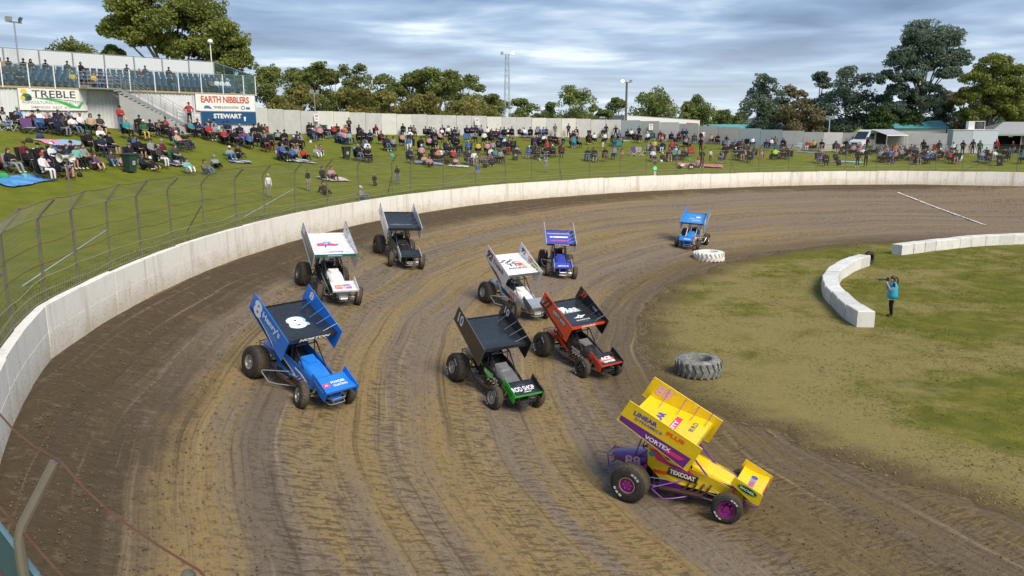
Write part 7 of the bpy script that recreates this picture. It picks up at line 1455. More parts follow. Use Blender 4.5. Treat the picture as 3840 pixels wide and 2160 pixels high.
# ------------------------------------------------------------------ infield: blocks, tyres, start line, lights
M_BLOCK = [mat('painted_block_%d' % k, c, 0.8, 0, 0.15, 1.6, dirt=0.45, dirtcol=(0.30, 0.29, 0.27), bmp=0.25, world=True) for k, c in enumerate(((0.66, 0.66, 0.63), (0.58, 0.58, 0.56), (0.70, 0.70, 0.67)))]
def block_row(path, n, W, Hh, name_lab, group, first=None):
    P = [Vector((a, b, 0)) for a, b in path]; L = [0]
    for i in range(len(P) - 1): L.append(L[-1] + (P[i + 1] - P[i]).length)
    def pt(s):
        for i in range(len(P) - 1):
            if s <= L[i + 1] or i == len(P) - 2: return P[i].lerp(P[i + 1], (s - L[i]) / (L[i + 1] - L[i]))
    for k in range(n):
        s0, s1 = L[-1] * k / n, L[-1] * (k + 1) / n; a, b = pt(s0), pt(s1); d = (b - a); ln = d.length; c = (a + b) / 2; rz = math.atan2(d.y, d.x) + R(rng.uniform(-1.5, 1.5))
        w, h, l = W + rng.uniform(-.02, .02), Hh + rng.uniform(-.03, .03), ln / 2 - 0.02; e_ = 0.035
        mb = MB(); rings = []
        for z, q in ((0.0, 0.0), (0.03, 0.0), (h - e_, 0.0), (h - 0.008, e_ * 0.7), (h, e_ * 1.5)):
            rings.append([Vector((sx * (l - q) , sy * (w / 2 - q), z)) for sx, sy in ((-1, -1), (1, -1), (1, 1), (-1, 1))])
        o = mb.loft(rings).build('concrete_block', M_BLOCK[rng.choice([0, 0, 1, 2])], None)
        o.location = (c.x, c.y, 0.03); o.rotation_euler = (0, 0, rz)
        tag(o, name_lab(k, n), 'concrete block', group)
ORD = ['first', 'second', 'third', 'fourth', 'fifth', 'sixth', 'seventh', 'eighth', 'ninth', 'tenth', 'eleventh', 'twelfth', 'thirteenth', 'fourteenth', 'fifteenth', 'sixteenth', 'seventeenth', 'eighteenth']
block_row([(15.45, 33.9), (15.5, 35.5), (15.85, 37.5), (16.3, 40.0), (17.2, 42.6), (18.6, 45.2), (20.4, 47.8), (22.2, 49.8)], 12, 0.75, 0.72,
          lambda k, n: '%s white concrete block of the curved row, counted %s' % (ORD[k] if k < 6 else ORD[n - 1 - k], 'from the photographer' if k < 6 else 'from the black tyre'), 'white blocks in the curved infield row')
block_row([(26.2, 53.9), (29.6, 56.0), (33.0, 57.8), (36.6, 59.0), (40.5, 59.9), (45, 60.4)], 15, 0.75, 0.74,
          lambda k, n: '%s white concrete block of the straight row, counted from its end near the black tyre' % ORD[k], 'white blocks in the straight infield row')
def tractor_tyre(loc, Rr, W, m_, lab, tilt=0.0, rz=0.0):
    t = thing('tractor_tyre', lab, 'tyre', loc, rz); t.rotation_euler = (tilt, 0, rz)
    h = W
    prof = [(Rr * 0.55, 0.03), (Rr * 0.60, 0.0), (Rr * 0.88, 0.02), (Rr * 0.97, 0.09), (Rr * 0.98, h / 2), (Rr * 0.97, h - 0.09), (Rr * 0.88, h - 0.02), (Rr * 0.60, h), (Rr * 0.55, h - 0.03), (Rr * 0.62, h * 0.5), (Rr * 0.55, 0.03)]
    n = 36; mb = MB(); vs = []; fs = []
    for r_, z in prof:
        vs += [(r_ * math.cos(2 * math.pi * k / n), r_ * math.sin(2 * math.pi * k / n), z) for k in range(n)]
    fs = [(i * n + k, i * n + (k + 1) % n, (i + 1) * n + (k + 1) % n, (i + 1) * n + k) for i in range(len(prof) - 1) for k in range(n)]
    mb.add(vs, fs); mb.build('carcass', m_, t, smooth='all')
    for k in range(22):
        a = 2 * math.pi * k / 22; lug = MB()
        for s in (0, 1):
            a0 = a + s * math.pi / 22; z0, z1 = (0.05, h * 0.52) if s == 0 else (h * 0.48, h - 0.05); sk = 0.16 if s == 0 else -0.16
            q = []
            for rr in (Rr * 0.955, Rr * 1.03):
                for aa, zz in ((a0, z0), (a0 + 0.09, z0), (a0 + 0.09 + sk, z1), (a0 + sk, z1)): q.append((rr * math.cos(aa), rr * math.sin(aa), zz))
            lug = MB(); lug.add(q, [(0, 1, 2, 3), (7, 6, 5, 4), (0, 4, 5, 1), (1, 5, 6, 2), (2, 6, 7, 3), (3, 7, 4, 0)]); lug.build('tread_lug', m_, t)
    return t
M_TYREW = mat('flaking_white_tyre_paint', (0.76, 0.74, 0.68), 0.85, 0, 0.12, 3.0, dirt=0.55, dirtcol=(0.30, 0.27, 0.20), bmp=0.3); M_TYREG = mat('worn_grey_tyre_paint', (0.16, 0.16, 0.15), 0.85, 0, 0.3, 3.0, dirt=0.7, dirtcol=(0.55, 0.55, 0.52), bmp=0.3)
tractor_tyre((12.86, 51.6, 0.05), 0.97, 0.62, M_TYREW, 'large white painted tractor tyre lying at the inner edge of the track')
tractor_tyre((6.6, 27.2, 0.05), 0.80, 0.62, M_TYREG, 'worn grey and white tractor tyre on the infield behind the yellow car')
tractor_tyre((22.6, 50.35, 0.44), 0.42, 0.32, M_TYRE, 'black tractor tyre standing at the end of the curved block row', math.pi / 2, 0.55)
# lime start line: follows the banked clay
def start_line():
    a, b = np.array([36.58, 76.16]), np.array([39.86, 66.98]); n = 60; d = (b - a) / np.linalg.norm(b - a); pr = np.array([-d[1], d[0]]); V = []
    for i in range(n + 1):
        p = a + (b - a) * i / n
        for s in (-1, 1):
            q = p + pr * s * (0.10 + 0.04 * rng.random()); V.append((q[0], q[1], float(track_z(q[0], q[1])) + 0.055))
    mb = MB(); mb.add(V, [(2 * i, 2 * i + 1, 2 * i + 3, 2 * i + 2) for i in range(n) if rng.random() > 0.06])
    m, t, bs = newmat('scuffed_lime'); c = mixc(t, step(t, noise(t, 4.0, 5, 0.7, pos(t)), 0.42, 0.62), (0.62, 0.62, 0.62), (0.24, 0.20, 0.17)); t.links.new(c, bs.inputs['Base Color']); bs.inputs['Roughness'].default_value = 0.9
    o = mb.build('start_line', m, None, fix=False); tag(o, kind='structure')
start_line()
def lamp_mat(name, col, e=0.0):
    m, t, b = newmat(name); b.inputs['Base Color'].default_value = (*col, 1); b.inputs['Roughness'].default_value = 0.25
    if e: b.inputs['Emission Color'].default_value = (*col, 1); b.inputs['Emission Strength'].default_value = e
    return m
def traffic_light():
    th = 121.2; r_ = float(ro(th)) + 0.5; a = R(th); x, y = CX + r_ * math.cos(a), CY + r_ * math.sin(a)
    t = thing('traffic_light', 'white track signal post with its green lamp lit behind the barrier wall', 'traffic light', (x, y, 4.1), math.atan2(-y, -x))
    MB().box(-0.05, 0.05, -0.09, 0.09, 0, 0.62).build('post', M_WHITE, t); MB().box(-0.07, 0.05, -0.13, 0.13, 0.62, 2.05).build('housing', M_STEEL, t)
    for k, (z, c, e) in enumerate(((1.80, (0.30, 0.01, 0.01), 0), (1.34, (0.45, 0.12, 0.02), 0), (0.88, (0.02, 0.75, 0.10), 2.2))):
        MB().lathe([(0.12, 0.0), (0.12, 0.02), (0.09, 0.06), (0.02, 0.08)], 16, Matrix.Translation((0.05, 0, z)) @ Matrix.Rotation(math.pi / 2, 4, 'Y')).build('lamp', lamp_mat('signal_lamp_%d' % k, c, e), t, smooth='all')
        MB().loft([[Vector((x_, 0.15 * math.cos(q), z + 0.15 * math.sin(q))) for q in np.linspace(0.1, math.pi - 0.1, 8)] for x_ in (0.05, 0.2)], cap=False, closed=False).build('visor', M_DKSTEEL, t)
traffic_light()
# ------------------------------------------------------------------ poles and lights
def floodlight(t, x, y, z, rz, tilt, m_, lit=False, sx=0.42):
    M4 = Matrix.Translation((x, y, z)) @ Matrix.Rotation(rz, 4, 'Z') @ Matrix.Rotation(tilt, 4, 'Y') @ Matrix.Scale(0.58, 4)
    mb = MB(); mb.loft([[M4 @ Vector((d, sy * w, sz * h)) for sy, sz in ((-1, -1), (1, -1), (1, 1), (-1, 1))] for d, w, h in ((-0.16, 0.14, 0.12), (-0.05, sx * 0.75, 0.26), (0.10, sx, 0.32), (0.14, sx, 0.32))])
    o = mb.build('floodlight', m_, t)
    MB().plate([M4 @ Vector((0.145, sy * (sx - 0.04), sz * 0.28)) for sy, sz in ((-1, -1), (1, -1), (1, 1), (-1, 1))], M4.to_3x3() @ Vector((1, 0, 0)), 0.006).build('lamp_glass', lamp_mat('lit_floodlight_glass', (1.0, 0.97, 0.9), 3.0) if lit else M_GLASSG, o)
M_GLASSG = mat('grey_lamp_glass', (0.42, 0.45, 0.48), 0.15); M_LAMPW = mat('white_lamp_housing', (0.60, 0.60, 0.58), 0.5); M_WOOD = mat('weathered_pole_timber', (0.13, 0.12, 0.105), 0.9, 0, 0.25, 2.0, bmp=0.3)
def light_pole(lab, x, y, z0, ztop, r_, m_, heads, cross=0.9, group='floodlight poles', name='floodlight_pole', lit=()):
    t = thing(name, lab, 'light pole', (x, y, z0), math.atan2(28 - y, 39 - x), group); h = ztop - z0
    MB().tube([(0, 0, 0), (0, 0, h * 0.5), (0, 0, h)], [r_ * 1.25, r_ * 1.1, r_], 8).build('pole', m_, t, smooth=True)
    MB().box(-0.05, 0.05, -cross, cross, h - 0.12, h).build('cross_arm', M_STEEL, t)
    for k, (yy, rz, dark) in enumerate(heads): floodlight(t, 0.05, yy, h + 0.17, rz, 0.45, M_DKSTEEL if dark else M_LAMPW, k in lit)
    return t
light_pole('dark timber pole with two floodlights rising behind the perimeter fence', 18.1, 130, 6.0, 15.4, 0.17, M_WOOD, [(0.6, 0.5, True), (-0.7, -0.6, False)], lit=(1,))
light_pole('dark pole with twin floodlights half hidden by the grey green tree', 36.9, 123, 5.5, 16.0, 0.17, M_WOOD, [(0.55, 0.2, True), (-0.55, -0.2, True)])
light_pole('grey pole with two floodlights behind the left end of the stand screen', -36.6, 61.5, 8.8, 16.2, 0.05, M_STEEL, [(0.45, 0.7, True), (-0.45, -0.3, False)], 0.6)
light_pole('thin grey pole with white lamps in front of the row of gum trees', -22.4, 93.2, 7.3, 12.3, 0.05, M_STEEL, [(0.35, 0.4, False), (-0.35, -0.4, False)], 0.5)
light_pole('short thin pole with twin white lamps beside the white van', 41.4, 106.5, 5.4, 9.6, 0.04, M_WHITE, [(0.35, 0.2, False), (-0.35, -0.2, False)], 0.5)
light_pole('thin mast with small lamps by the shelter roof', 61.3, 96, 4.8, 8.0, 0.045, M_STEEL, [(0.3, 0.2, False), (-0.3, -0.2, False)], 0.45)
def pole_camera():
    p = stand.matrix_basis @ Vector((0.12, -6.15, FL)); t = thing('camera_mast', 'thin white mast with a round camera head at the stand corner', 'mast', tuple(p))
    MB().tube([(0, 0, 0), (0, 0, 4.6)], 0.05, 8).build('mast', M_WHITE, t, smooth=True); MB().lathe([(0.08, 4.6), (0.22, 4.66), (0.25, 4.80), (0.18, 4.95), (0.04, 5.0)], 12).build('camera_head', M_WHITE, t, smooth='all'); MB().box(-0.3, 0.3, -0.03, 0.03, 4.58, 4.62).build('bracket', M_STEEL, t)
pole_camera()
def loudspeaker():
    x, y = -15.3, 27.8; z = gz(x, y); t = thing('loudspeaker_pole', 'twin white horn loudspeakers on a steel pole behind the catch fence', 'loudspeaker', (x, y, z - 0.1), 0)
    MB().tube([(0, 0, 0), (0, 0, 3.35)], 0.032, 8).build('pole', M_GALV, t, smooth=True)
    for s, az in ((-1, -1.9), (1, -0.3)):
        M4 = Matrix.Translation((s * 0.11, -0.03, 3.42)) @ Matrix.Rotation(az, 4, 'Z') @ Matrix.Rotation(math.pi / 2 + 0.1, 4, 'Y')
        MB().lathe([(0.04, -0.18), (0.065, -0.17), (0.07, -0.06), (0.085, -0.01), (0.11, 0.07), (0.155, 0.13), (0.16, 0.14), (0.145, 0.125), (0.08, 0.03), (0.035, -0.01)], 18, M4).build('horn', mat('cream_horn_plastic', (0.62, 0.61, 0.56), 0.45), t, smooth='all')
    MB().box(-0.3, 0.3, -0.02, 0.02, 3.28, 3.33).build('bracket', M_STEEL, t)
loudspeaker()
def lattice_tower():
    x, y, z0, zt = -0.8, 136.0, 5.5, 20.0; t = thing('lattice_tower', 'tall slender steel lattice tower carrying floodlights behind the trees', 'tower', (x, y, z0), 0.3); h = zt - z0
    C4 = lambda f: 0.55 * (1 - f) + 0.22 * f
    for sx, sy in ((-1, -1), (1, -1), (1, 1), (-1, 1)): MB().tube([(sx * C4(0), sy * C4(0), 0), (sx * C4(1), sy * C4(1), h)], 0.045, 6).build('leg', M_GALVT, t)
    n = 15; c4 = ((-1, -1), (1, -1), (1, 1), (-1, 1))
    for k in range(n):
        f0, f1 = k / n, (k + 1) / n
        for i in range(4):
            a, b = c4[i], c4[(i + 1) % 4]
            if k % 2: a, b = b, a
            MB().tube([(a[0] * C4(f0), a[1] * C4(f0), h * f0), (b[0] * C4(f1), b[1] * C4(f1), h * f1)], 0.02, 4).build('lattice_bar', M_GALVT, t)
    MB().box(-1.1, 1.1, -0.06, 0.06, h, h + 0.1).build('cross_arm', M_STEEL, t)
    floodlight(t, -0.9, 0, h + 0.30, -1.2, 0.4, M_DKSTEEL); floodlight(t, 0.9, -0.05, h + 0.30, -1.8, 0.4, M_LAMPW, True)
M_GALVT = mat('pale_galvanised_steel', (0.50, 0.54, 0.57), 0.45, 0.4, 0.1, 2.0)
lattice_tower()
# ------------------------------------------------------------------ buildings and vehicles beyond the bank
def box_thing(t, name, x0, x1, y0, y1, z0, z1, m_): return MB().box(x0, x1, y0, y1, z0, z1).build(name, m_, t)
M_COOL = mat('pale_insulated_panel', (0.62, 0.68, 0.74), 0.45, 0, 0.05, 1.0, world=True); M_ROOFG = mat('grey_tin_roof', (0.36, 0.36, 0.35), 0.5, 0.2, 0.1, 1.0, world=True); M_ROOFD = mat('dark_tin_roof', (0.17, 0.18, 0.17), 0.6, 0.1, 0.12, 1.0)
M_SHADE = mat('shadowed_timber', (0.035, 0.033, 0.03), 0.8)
def cool_room():
    z = gz(57, 101) - 0.3; t = thing('cool_room', 'pale blue white insulated cool room box beside the shelter', 'building', (57.0, 100.6, z), -0.28)
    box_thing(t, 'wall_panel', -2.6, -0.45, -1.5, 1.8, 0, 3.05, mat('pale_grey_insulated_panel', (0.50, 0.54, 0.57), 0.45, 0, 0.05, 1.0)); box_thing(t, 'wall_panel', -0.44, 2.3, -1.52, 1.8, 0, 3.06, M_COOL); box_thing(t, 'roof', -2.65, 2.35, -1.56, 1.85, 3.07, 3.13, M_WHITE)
    a = box_thing(t, 'air_conditioner', -0.9, 0.9, -1.0, 0.2, 3.14, 4.15, M_WHITE); MB().box(-0.2, 0.85, -1.02, -1.002, 3.2, 4.08).build('grille', M_SHADE, a); MB().lathe([(0.4, 0.0), (0.4, 0.02), (0.1, 0.05)], 16, Matrix.Translation((0.32, -1.03, 3.62)) @ Matrix.Rotation(math.pi / 2, 4, 'X')).build('fan', M_DKSTEEL, a)
cool_room()
def shelter():
    z = gz(66, 104) - 0.2; t = thing('shelter', 'open fronted canteen shelter with a low grey tin hip roof', 'building', (66.5, 103.5, z), -0.10)
    L_, D_ = 7.6, 4.0; e = 2.55; rdg = 4.0
    for x in (-L_ + 0.6, -3.4, 0.0, 3.4, L_ - 0.6): MB().box(x - 0.06, x + 0.06, -D_ + 0.35, -D_ + 0.47, 0, e).build('post', M_STEEL, t)
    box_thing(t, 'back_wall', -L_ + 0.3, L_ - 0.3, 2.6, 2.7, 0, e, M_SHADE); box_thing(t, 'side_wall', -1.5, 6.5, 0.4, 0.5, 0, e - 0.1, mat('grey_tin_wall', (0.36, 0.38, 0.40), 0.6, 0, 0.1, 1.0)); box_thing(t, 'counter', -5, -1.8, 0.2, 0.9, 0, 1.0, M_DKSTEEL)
    q = [(-L_, -D_, e), (L_, -D_, e), (L_, 3.2, e), (-L_, 3.2, e)]; r0, r1 = (-L_ + 3.6, 0, rdg), (L_ - 3.0, 0, rdg)
    for nm, f in (('roof_slope', [q[0], q[1], r1, r0]), ('roof_slope', [q[2], q[3], r0, r1]), ('roof_hip', [q[3], q[0], r0]), ('roof_hip', [q[1], q[2], r1])):
        a = Vector(f[1]) - Vector(f[0]); b = Vector(f[2]) - Vector(f[0]); nrm = a.cross(b).normalized(); nrm = nrm if nrm.z > 0 else -nrm
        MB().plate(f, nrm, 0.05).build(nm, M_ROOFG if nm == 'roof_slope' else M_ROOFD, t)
    MB().box(-L_, L_, -D_ - 0.06, -D_ - 0.001, e - 0.18, e + 0.03).build('fascia', M_ROOFG, t)
    for x in (-6.6, -4.6, 2.0): MB().box(x - 0.25, x + 0.25, -D_ + 0.5, -D_ + 0.6, e - 0.35, e - 0.2).build('strip_light', M_WHITE, t)
shelter()
def van():
    x, y = 45.4, 103.0; z = gz(x, y) - 0.02; t = thing('food_van', 'white high roof van parked with its striped awning folded out', 'van', (x, y, z), R(207))
    # van space: x forward, body 5.6 long, 1.95 wide
    prof = [(-2.8, 0.45), (-2.85, 1.0), (-2.82, 2.55), (-2.6, 2.72), (0.9, 2.75), (1.35, 2.60), (2.05, 1.55), (2.75, 1.30), (2.88, 1.0), (2.85, 0.45)]
    body = MB(); body.loft([[Vector((a, yy * (0.92 if b > 2.3 else 1.0), b)) for a, b in prof] for yy in (-0.98, -0.90, 0.90, 0.98)]); body.build('body', mat('white_van_paint', (0.68, 0.70, 0.71), 0.3, 0, 0.04, 2, coat=0.5), t)
    gl = mat('dark_van_glass', (0.03, 0.045, 0.05), 0.08)
    MB().plate([(1.42, -0.82, 2.50), (1.42, 0.82, 2.50), (2.03, 0.86, 1.62), (2.03, -0.86, 1.62)], (0.82, 0, 0.57), 0.02).build('windscreen', gl, t)
    for s in (-1, 1):
        MB().plate([(0.55, s * 0.985, 1.55), (1.75, s * 0.985, 1.55), (1.30, s * 0.96, 2.25), (0.55, s * 0.96, 2.30)], (0, s, 0), 0.015).build('side_window', gl, t)
        MB().box(1.75, 1.95, s * 1.0 - 0.02, s * 1.18, 1.55, 1.85).build('mirror', M_BLACK, t); MB().plate([(2.80, s * 0.55, 0.95), (2.80, s * 0.88, 0.95), (2.74, s * 0.90, 1.22), (2.74, s * 0.55, 1.22)], (1, 0, 0.1), 0.05).build('headlight', M_GLASSG, t)
        for xx in (1.85, -1.75):
            w = MB().lathe([(0.19, -0.11), (0.34, -0.12), (0.36, -0.06), (0.36, 0.06), (0.34, 0.12), (0.19, 0.11)], 20, Matrix.Translation((xx, s * 0.88, 0.36)) @ Matrix.Rotation(math.pi / 2, 4, 'X')).build('wheel', M_TYRE, t, smooth=True)
    MB().box(2.86, 2.93, -0.9, 0.9, 0.45, 0.80).build('bumper', M_DKSTEEL, t); MB().box(2.83, 2.89, -0.42, 0.42, 0.92, 1.15).build('grille', M_BLACK, t)
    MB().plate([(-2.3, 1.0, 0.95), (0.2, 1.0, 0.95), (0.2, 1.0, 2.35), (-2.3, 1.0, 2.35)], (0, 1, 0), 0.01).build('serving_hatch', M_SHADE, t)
    aw = thing('awning', 'grey and white striped awning sloping out from the side of the white van', 'awning', (x, y, z), R(207)); n = 14
    for k in range(n):
        xa, xb = -2.7 + 3.9 * k / n, -2.7 + 3.9 * (k + 1) / n
        MB().plate([(xa, 1.02, 2.78), (xb, 1.02, 2.78), (xb, 3.3, 2.12), (xa, 3.3, 2.12)], (0, 0, 1), 0.02).build('canvas_stripe', mat('awning_pale', (0.45, 0.46, 0.50), 0.8) if k % 2 else mat('awning_dark', (0.26, 0.27, 0.31), 0.8), aw)
    for xx in (-2.65, 1.15): MB().tube([(xx, 3.28, 0.0), (xx, 3.28, 2.12)], 0.025, 6).build('awning_leg', M_WHITE, aw)
    MB().box(-2.7, 1.2, 3.28, 3.32, 2.02, 2.13).build('awning_valance', M_WHITE, aw)
van()
def truck():
    t = thing('semi_trailer', 'long white semi trailer parked behind the perimeter panels', 'truck', (25.2, 138.0, 5.6), 0.72); t.rotation_euler = (0, R(2.0), 0.72)
    wht = mat('white_trailer_side', (0.70, 0.72, 0.74), 0.45, 0, 0.05, 0.6)
    box_thing(t, 'trailer_body', -11, 9.0, -1.25, 1.25, 1.0, 4.25, wht); box_thing(t, 'trailer_roof', -11.05, 9.05, -1.28, 1.28, 4.26, 4.32, mat('pink_grey_roof_edge', (0.5, 0.45, 0.46), 0.5)); box_thing(t, 'red_panel', 5.2, 8.4, -1.275, -1.253, 3.1, 3.75, M_REDP); box_thing(t, 'tail_frame', -11.1, -11.01, -1.27, 1.27, 0.95, 4.25, M_STEEL)
    for k, xx in enumerate((-9, -7.8, -6.6, 7.0)):
        for s in (-1, 1): MB().lathe([(0.2, -0.13), (0.5, -0.14), (0.52, 0), (0.5, 0.14), (0.2, 0.13)], 18, Matrix.Translation((xx, s * 1.05, 0.5)) @ Matrix.Rotation(math.pi / 2, 4, 'X')).build('wheel', M_TYRE, t)
truck()
def teal_shed(lab, x, y, w, d, h, rh, rz):
    t = thing('tin_shed', lab, 'shed', (x, y, 5.4), rz); tl = mat('teal_tin', (0.10, 0.34, 0.37), 0.45, 0.1, 0.1, 1.0)
    box_thing(t, 'wall', -w, w, -d, d, 0, h, mat('pale_tin_wall', (0.55, 0.58, 0.58), 0.5, 0, 0.08, 1.0))
    for s in (-1, 1): MB().plate([(-w - 0.3, s * (d + 0.3), h - 0.05), (w + 0.3, s * (d + 0.3), h - 0.05), (w + 0.3, 0, h + rh), (-w - 0.3, 0, h + rh)], Vector((0, s * rh, d)).normalized(), 0.06).build('roof_slope', tl, t)
    box_thing(t, 'door', -0.6, 0.6, -d - 0.04, -d - 0.005, 0, 2.1, M_DKSTEEL)
teal_shed('teal roofed shed behind the tin panels next to the white trailer', 35.0, 131, 3.6, 2.4, 2.5, 0.9, 0.25)
teal_shed('small teal roofed shed seen through the dark tree trunks', 42.0, 130, 2.4, 2.0, 2.4, 0.8, 0.1)
teal_shed('teal roofed shed under the big gum beside the cool room', 58.0, 118, 3.6, 2.4, 2.9, 1.0, -0.1)
teal_shed('far teal roofed shed beyond the grey green trees', 38.6, 150, 3.4, 2.2, 2.5, 0.8, 0.15)
# ------------------------------------------------------------------ trees
def leaf_mat(name, c0, c1, c2):
    m, t, b = newmat(name); p = pos(t)
    n_ = noise(t, 0.45, 3, 0.6, p); f_ = noise(t, 2.6, 3, 0.6, p)
    c = mixc(t, step(t, n_, 0.35, 0.65), c0, c1); c = mixc(t, M(t, 'MULTIPLY', step(t, f_, 0.45, 0.70), 0.7), c, c2)
    t.links.new(c, b.inputs['Base Color']); b.inputs['Roughness'].default_value = 0.6; b.inputs['Specular IOR Level'].default_value = 0.25
    tr = N(t, 'ShaderNodeBsdfTranslucent'); t.links.new(c, tr.inputs[0]); mx = N(t, 'ShaderNodeMixShader'); mx.inputs[0].default_value = 0.38
    t.links.new(b.outputs[0], mx.inputs[1]); t.links.new(tr.outputs[0], mx.inputs[2]); t.links.new(mx.outputs[0], t.nodes['Material Output'].inputs[0]); return m
LEAF = dict(r=leaf_mat('gum_leaf_olive', (0.132, 0.179, 0.055), (0.223, 0.261, 0.069), (0.300, 0.300, 0.104)), b=leaf_mat('gum_leaf_sunlit_gold', (0.198, 0.193, 0.055), (0.300, 0.275, 0.074), (0.300, 0.300, 0.139)),  # golden sunlight on the low trees is mixed into their leaf colour
            c=leaf_mat('gum_leaf_bright', (0.145, 0.210, 0.069), (0.240, 0.298, 0.086), (0.300, 0.300, 0.139)), g=leaf_mat('gum_leaf_grey_green', (0.106, 0.170, 0.131), (0.164, 0.229, 0.151), (0.277, 0.300, 0.217)),
            d=leaf_mat('dense_dark_leaf', (0.047, 0.090, 0.030), (0.085, 0.149, 0.043), (0.158, 0.224, 0.062)), w=leaf_mat('wattle_brown_leaf', (0.158, 0.144, 0.086), (0.253, 0.210, 0.111), (0.300, 0.298, 0.139)), o=leaf_mat('gum_leaf_yellow_green', (0.158, 0.204, 0.049), (0.264, 0.293, 0.062), (0.300, 0.300, 0.092)))
M_BARK = mat('pale_gum_bark', (0.30, 0.27, 0.22), 0.85, 0, 0.3, 1.5, bmp=0.3, world=True); M_BARKD = mat('dark_gum_bark', (0.095, 0.080, 0.065), 0.9, 0, 0.3, 1.5, bmp=0.3, world=True)
def leaves(blobs, per, size, g, sub=9, subr=(0.30, 0.48), droop=0.35):
    """blobs: (x,y,z,rx,ry,rz) -> many small leaf blades on clumps spread over every blob's surface"""
    C, Rr = [], []
    for (x, y, z, rx, ry, rz) in blobs:
        k = sub; u = g.normal(size=(k, 3)); u /= np.linalg.norm(u, axis=1)[:, None]; u[:, 2] = np.where(u[:, 2] < -0.35, -u[:, 2], u[:, 2])
        rad = g.uniform(0.55, 0.95, (k, 1)); C.append(np.array([x, y, z]) + u * rad * np.array([rx, ry, rz])); Rr.append(g.uniform(*subr, k) * (rx + ry + rz) / 3)
    C = np.concatenate(C); Rr = np.concatenate(Rr); n = len(C) * per
    idx = np.repeat(np.arange(len(C)), per); u = g.normal(size=(n, 3)); u /= np.linalg.norm(u, axis=1)[:, None]
    rad = g.uniform(0.45, 1.08, (n, 1)) ** 0.6
    P = C[idx] + u * rad * Rr[idx][:, None] * np.array([1.1, 1.1, 0.72])
    d = g.normal(size=(n, 3)) + u * 0.6; d[:, 2] -= droop; d /= np.linalg.norm(d, axis=1)[:, None]
    e = np.cross(d, g.normal(size=(n, 3))); e /= np.linalg.norm(e, axis=1)[:, None]
    s = size * g.uniform(0.6, 1.35, (n, 1)); w = s * g.uniform(0.45, 0.75, (n, 1))
    V = np.stack([P - d * s * 0.5, P + e * w * 0.5, P + d * s * 0.5, P - e * w * 0.5], 1).reshape(-1, 3)
    F = np.arange(4 * n).reshape(n, 4); return V, F
TREE_N = [0]
def tree(lab, x, y, z0, blobs, per, size, lm, trunks, bark, sub=9, group='trees beyond the perimeter fence', subr=(0.30, 0.48), name='gum_tree'):
    """blobs and trunks are relative to the base; trunks: list of point lists with radii"""
    g = np.random.default_rng(100 + TREE_N[0]); TREE_N[0] += 1
    t = thing(name, lab, 'tree', (x, y, z0), 0, group)
    V, F = leaves(blobs, per, size, g, sub, subr); link(bpy.data.objects.new('crown', np_mesh('crown', V, F, lm)), t)
    for pts, rs in trunks: MB().tube(pts, rs, 7).build('trunk' if rs[0] > 0.12 else 'limb', bark, t, smooth=True)
    return t
def auto_trunks(blobs, r0, g, fork=0.35):
    top = max(b[2] for b in blobs); out_ = []; cx = np.mean([b[0] for b in blobs]); base = Vector((cx * 0.3, 0, 0)); fk = Vector((cx * 0.6, 0, top * fork))
    out_.append(([tuple(base), tuple(base.lerp(fk, 0.5) + Vector((g.uniform(-.15, .15), 0, 0))), tuple(fk)], [r0, r0 * 0.85, r0 * 0.7]))
    for b in blobs:
        c = Vector(b[:3]); mid = fk.lerp(c, 0.5) + Vector((g.uniform(-.3, .3), g.uniform(-.3, .3), 0.35)); out_.append(([tuple(fk), tuple(mid), tuple(c + Vector((0, 0, b[5] * 0.3)))], [r0 * 0.5, r0 * 0.32, r0 * 0.12]))
    return out_
KINDW = dict(r='tall olive green gum tree', b='low golden lit gum tree', c='bright green gum tree', g='grey green gum tree', d='dense dark green tree', w='brown tinged wattle tree')
NTH = lambda k: (ORD + ['nineteenth', 'twentieth'])[k]
_rows = {}
for i_, t_ in enumerate(TREES):
    z_ = 0 if t_[0] < -38 else 1 if (t_[0] < -3 and t_[1] < 145) else 2 if t_[0] < 30 else 3 if t_[0] < 45 else 4
    _rows.setdefault((z_, t_[4]), []).append((t_[0], i_))
RANK = {i_: k for key, l_ in _rows.items() for k, (x_, i_) in enumerate(sorted(l_))}
def tree_where(x, y, i):
    k = NTH(RANK[i])
    if x < -38: return 'behind the stand, %s of its kind' % k
    if x < -3 and y < 145: return 'behind the panels, %s of its kind from the big gum' % k
    if x < 30: return 'on the skyline, %s of its kind from the lattice tower' % k
    if x < 45: return 'near the white van, %s of its kind from the teal shed' % k
    return 'behind the shelter, %s of its kind from the van' % k
def tree_where_plain(x, y, i):
    if x < -38: return 'behind the grandstand back screen'
    if x < -3 and y < 145: return 'in the row between the big gum and the lattice tower'
    if x < 30: return 'on the skyline behind the perimeter fence'
    if x < 45: return 'behind the tin panels near the white van'
    return 'behind the cool room and shelter'
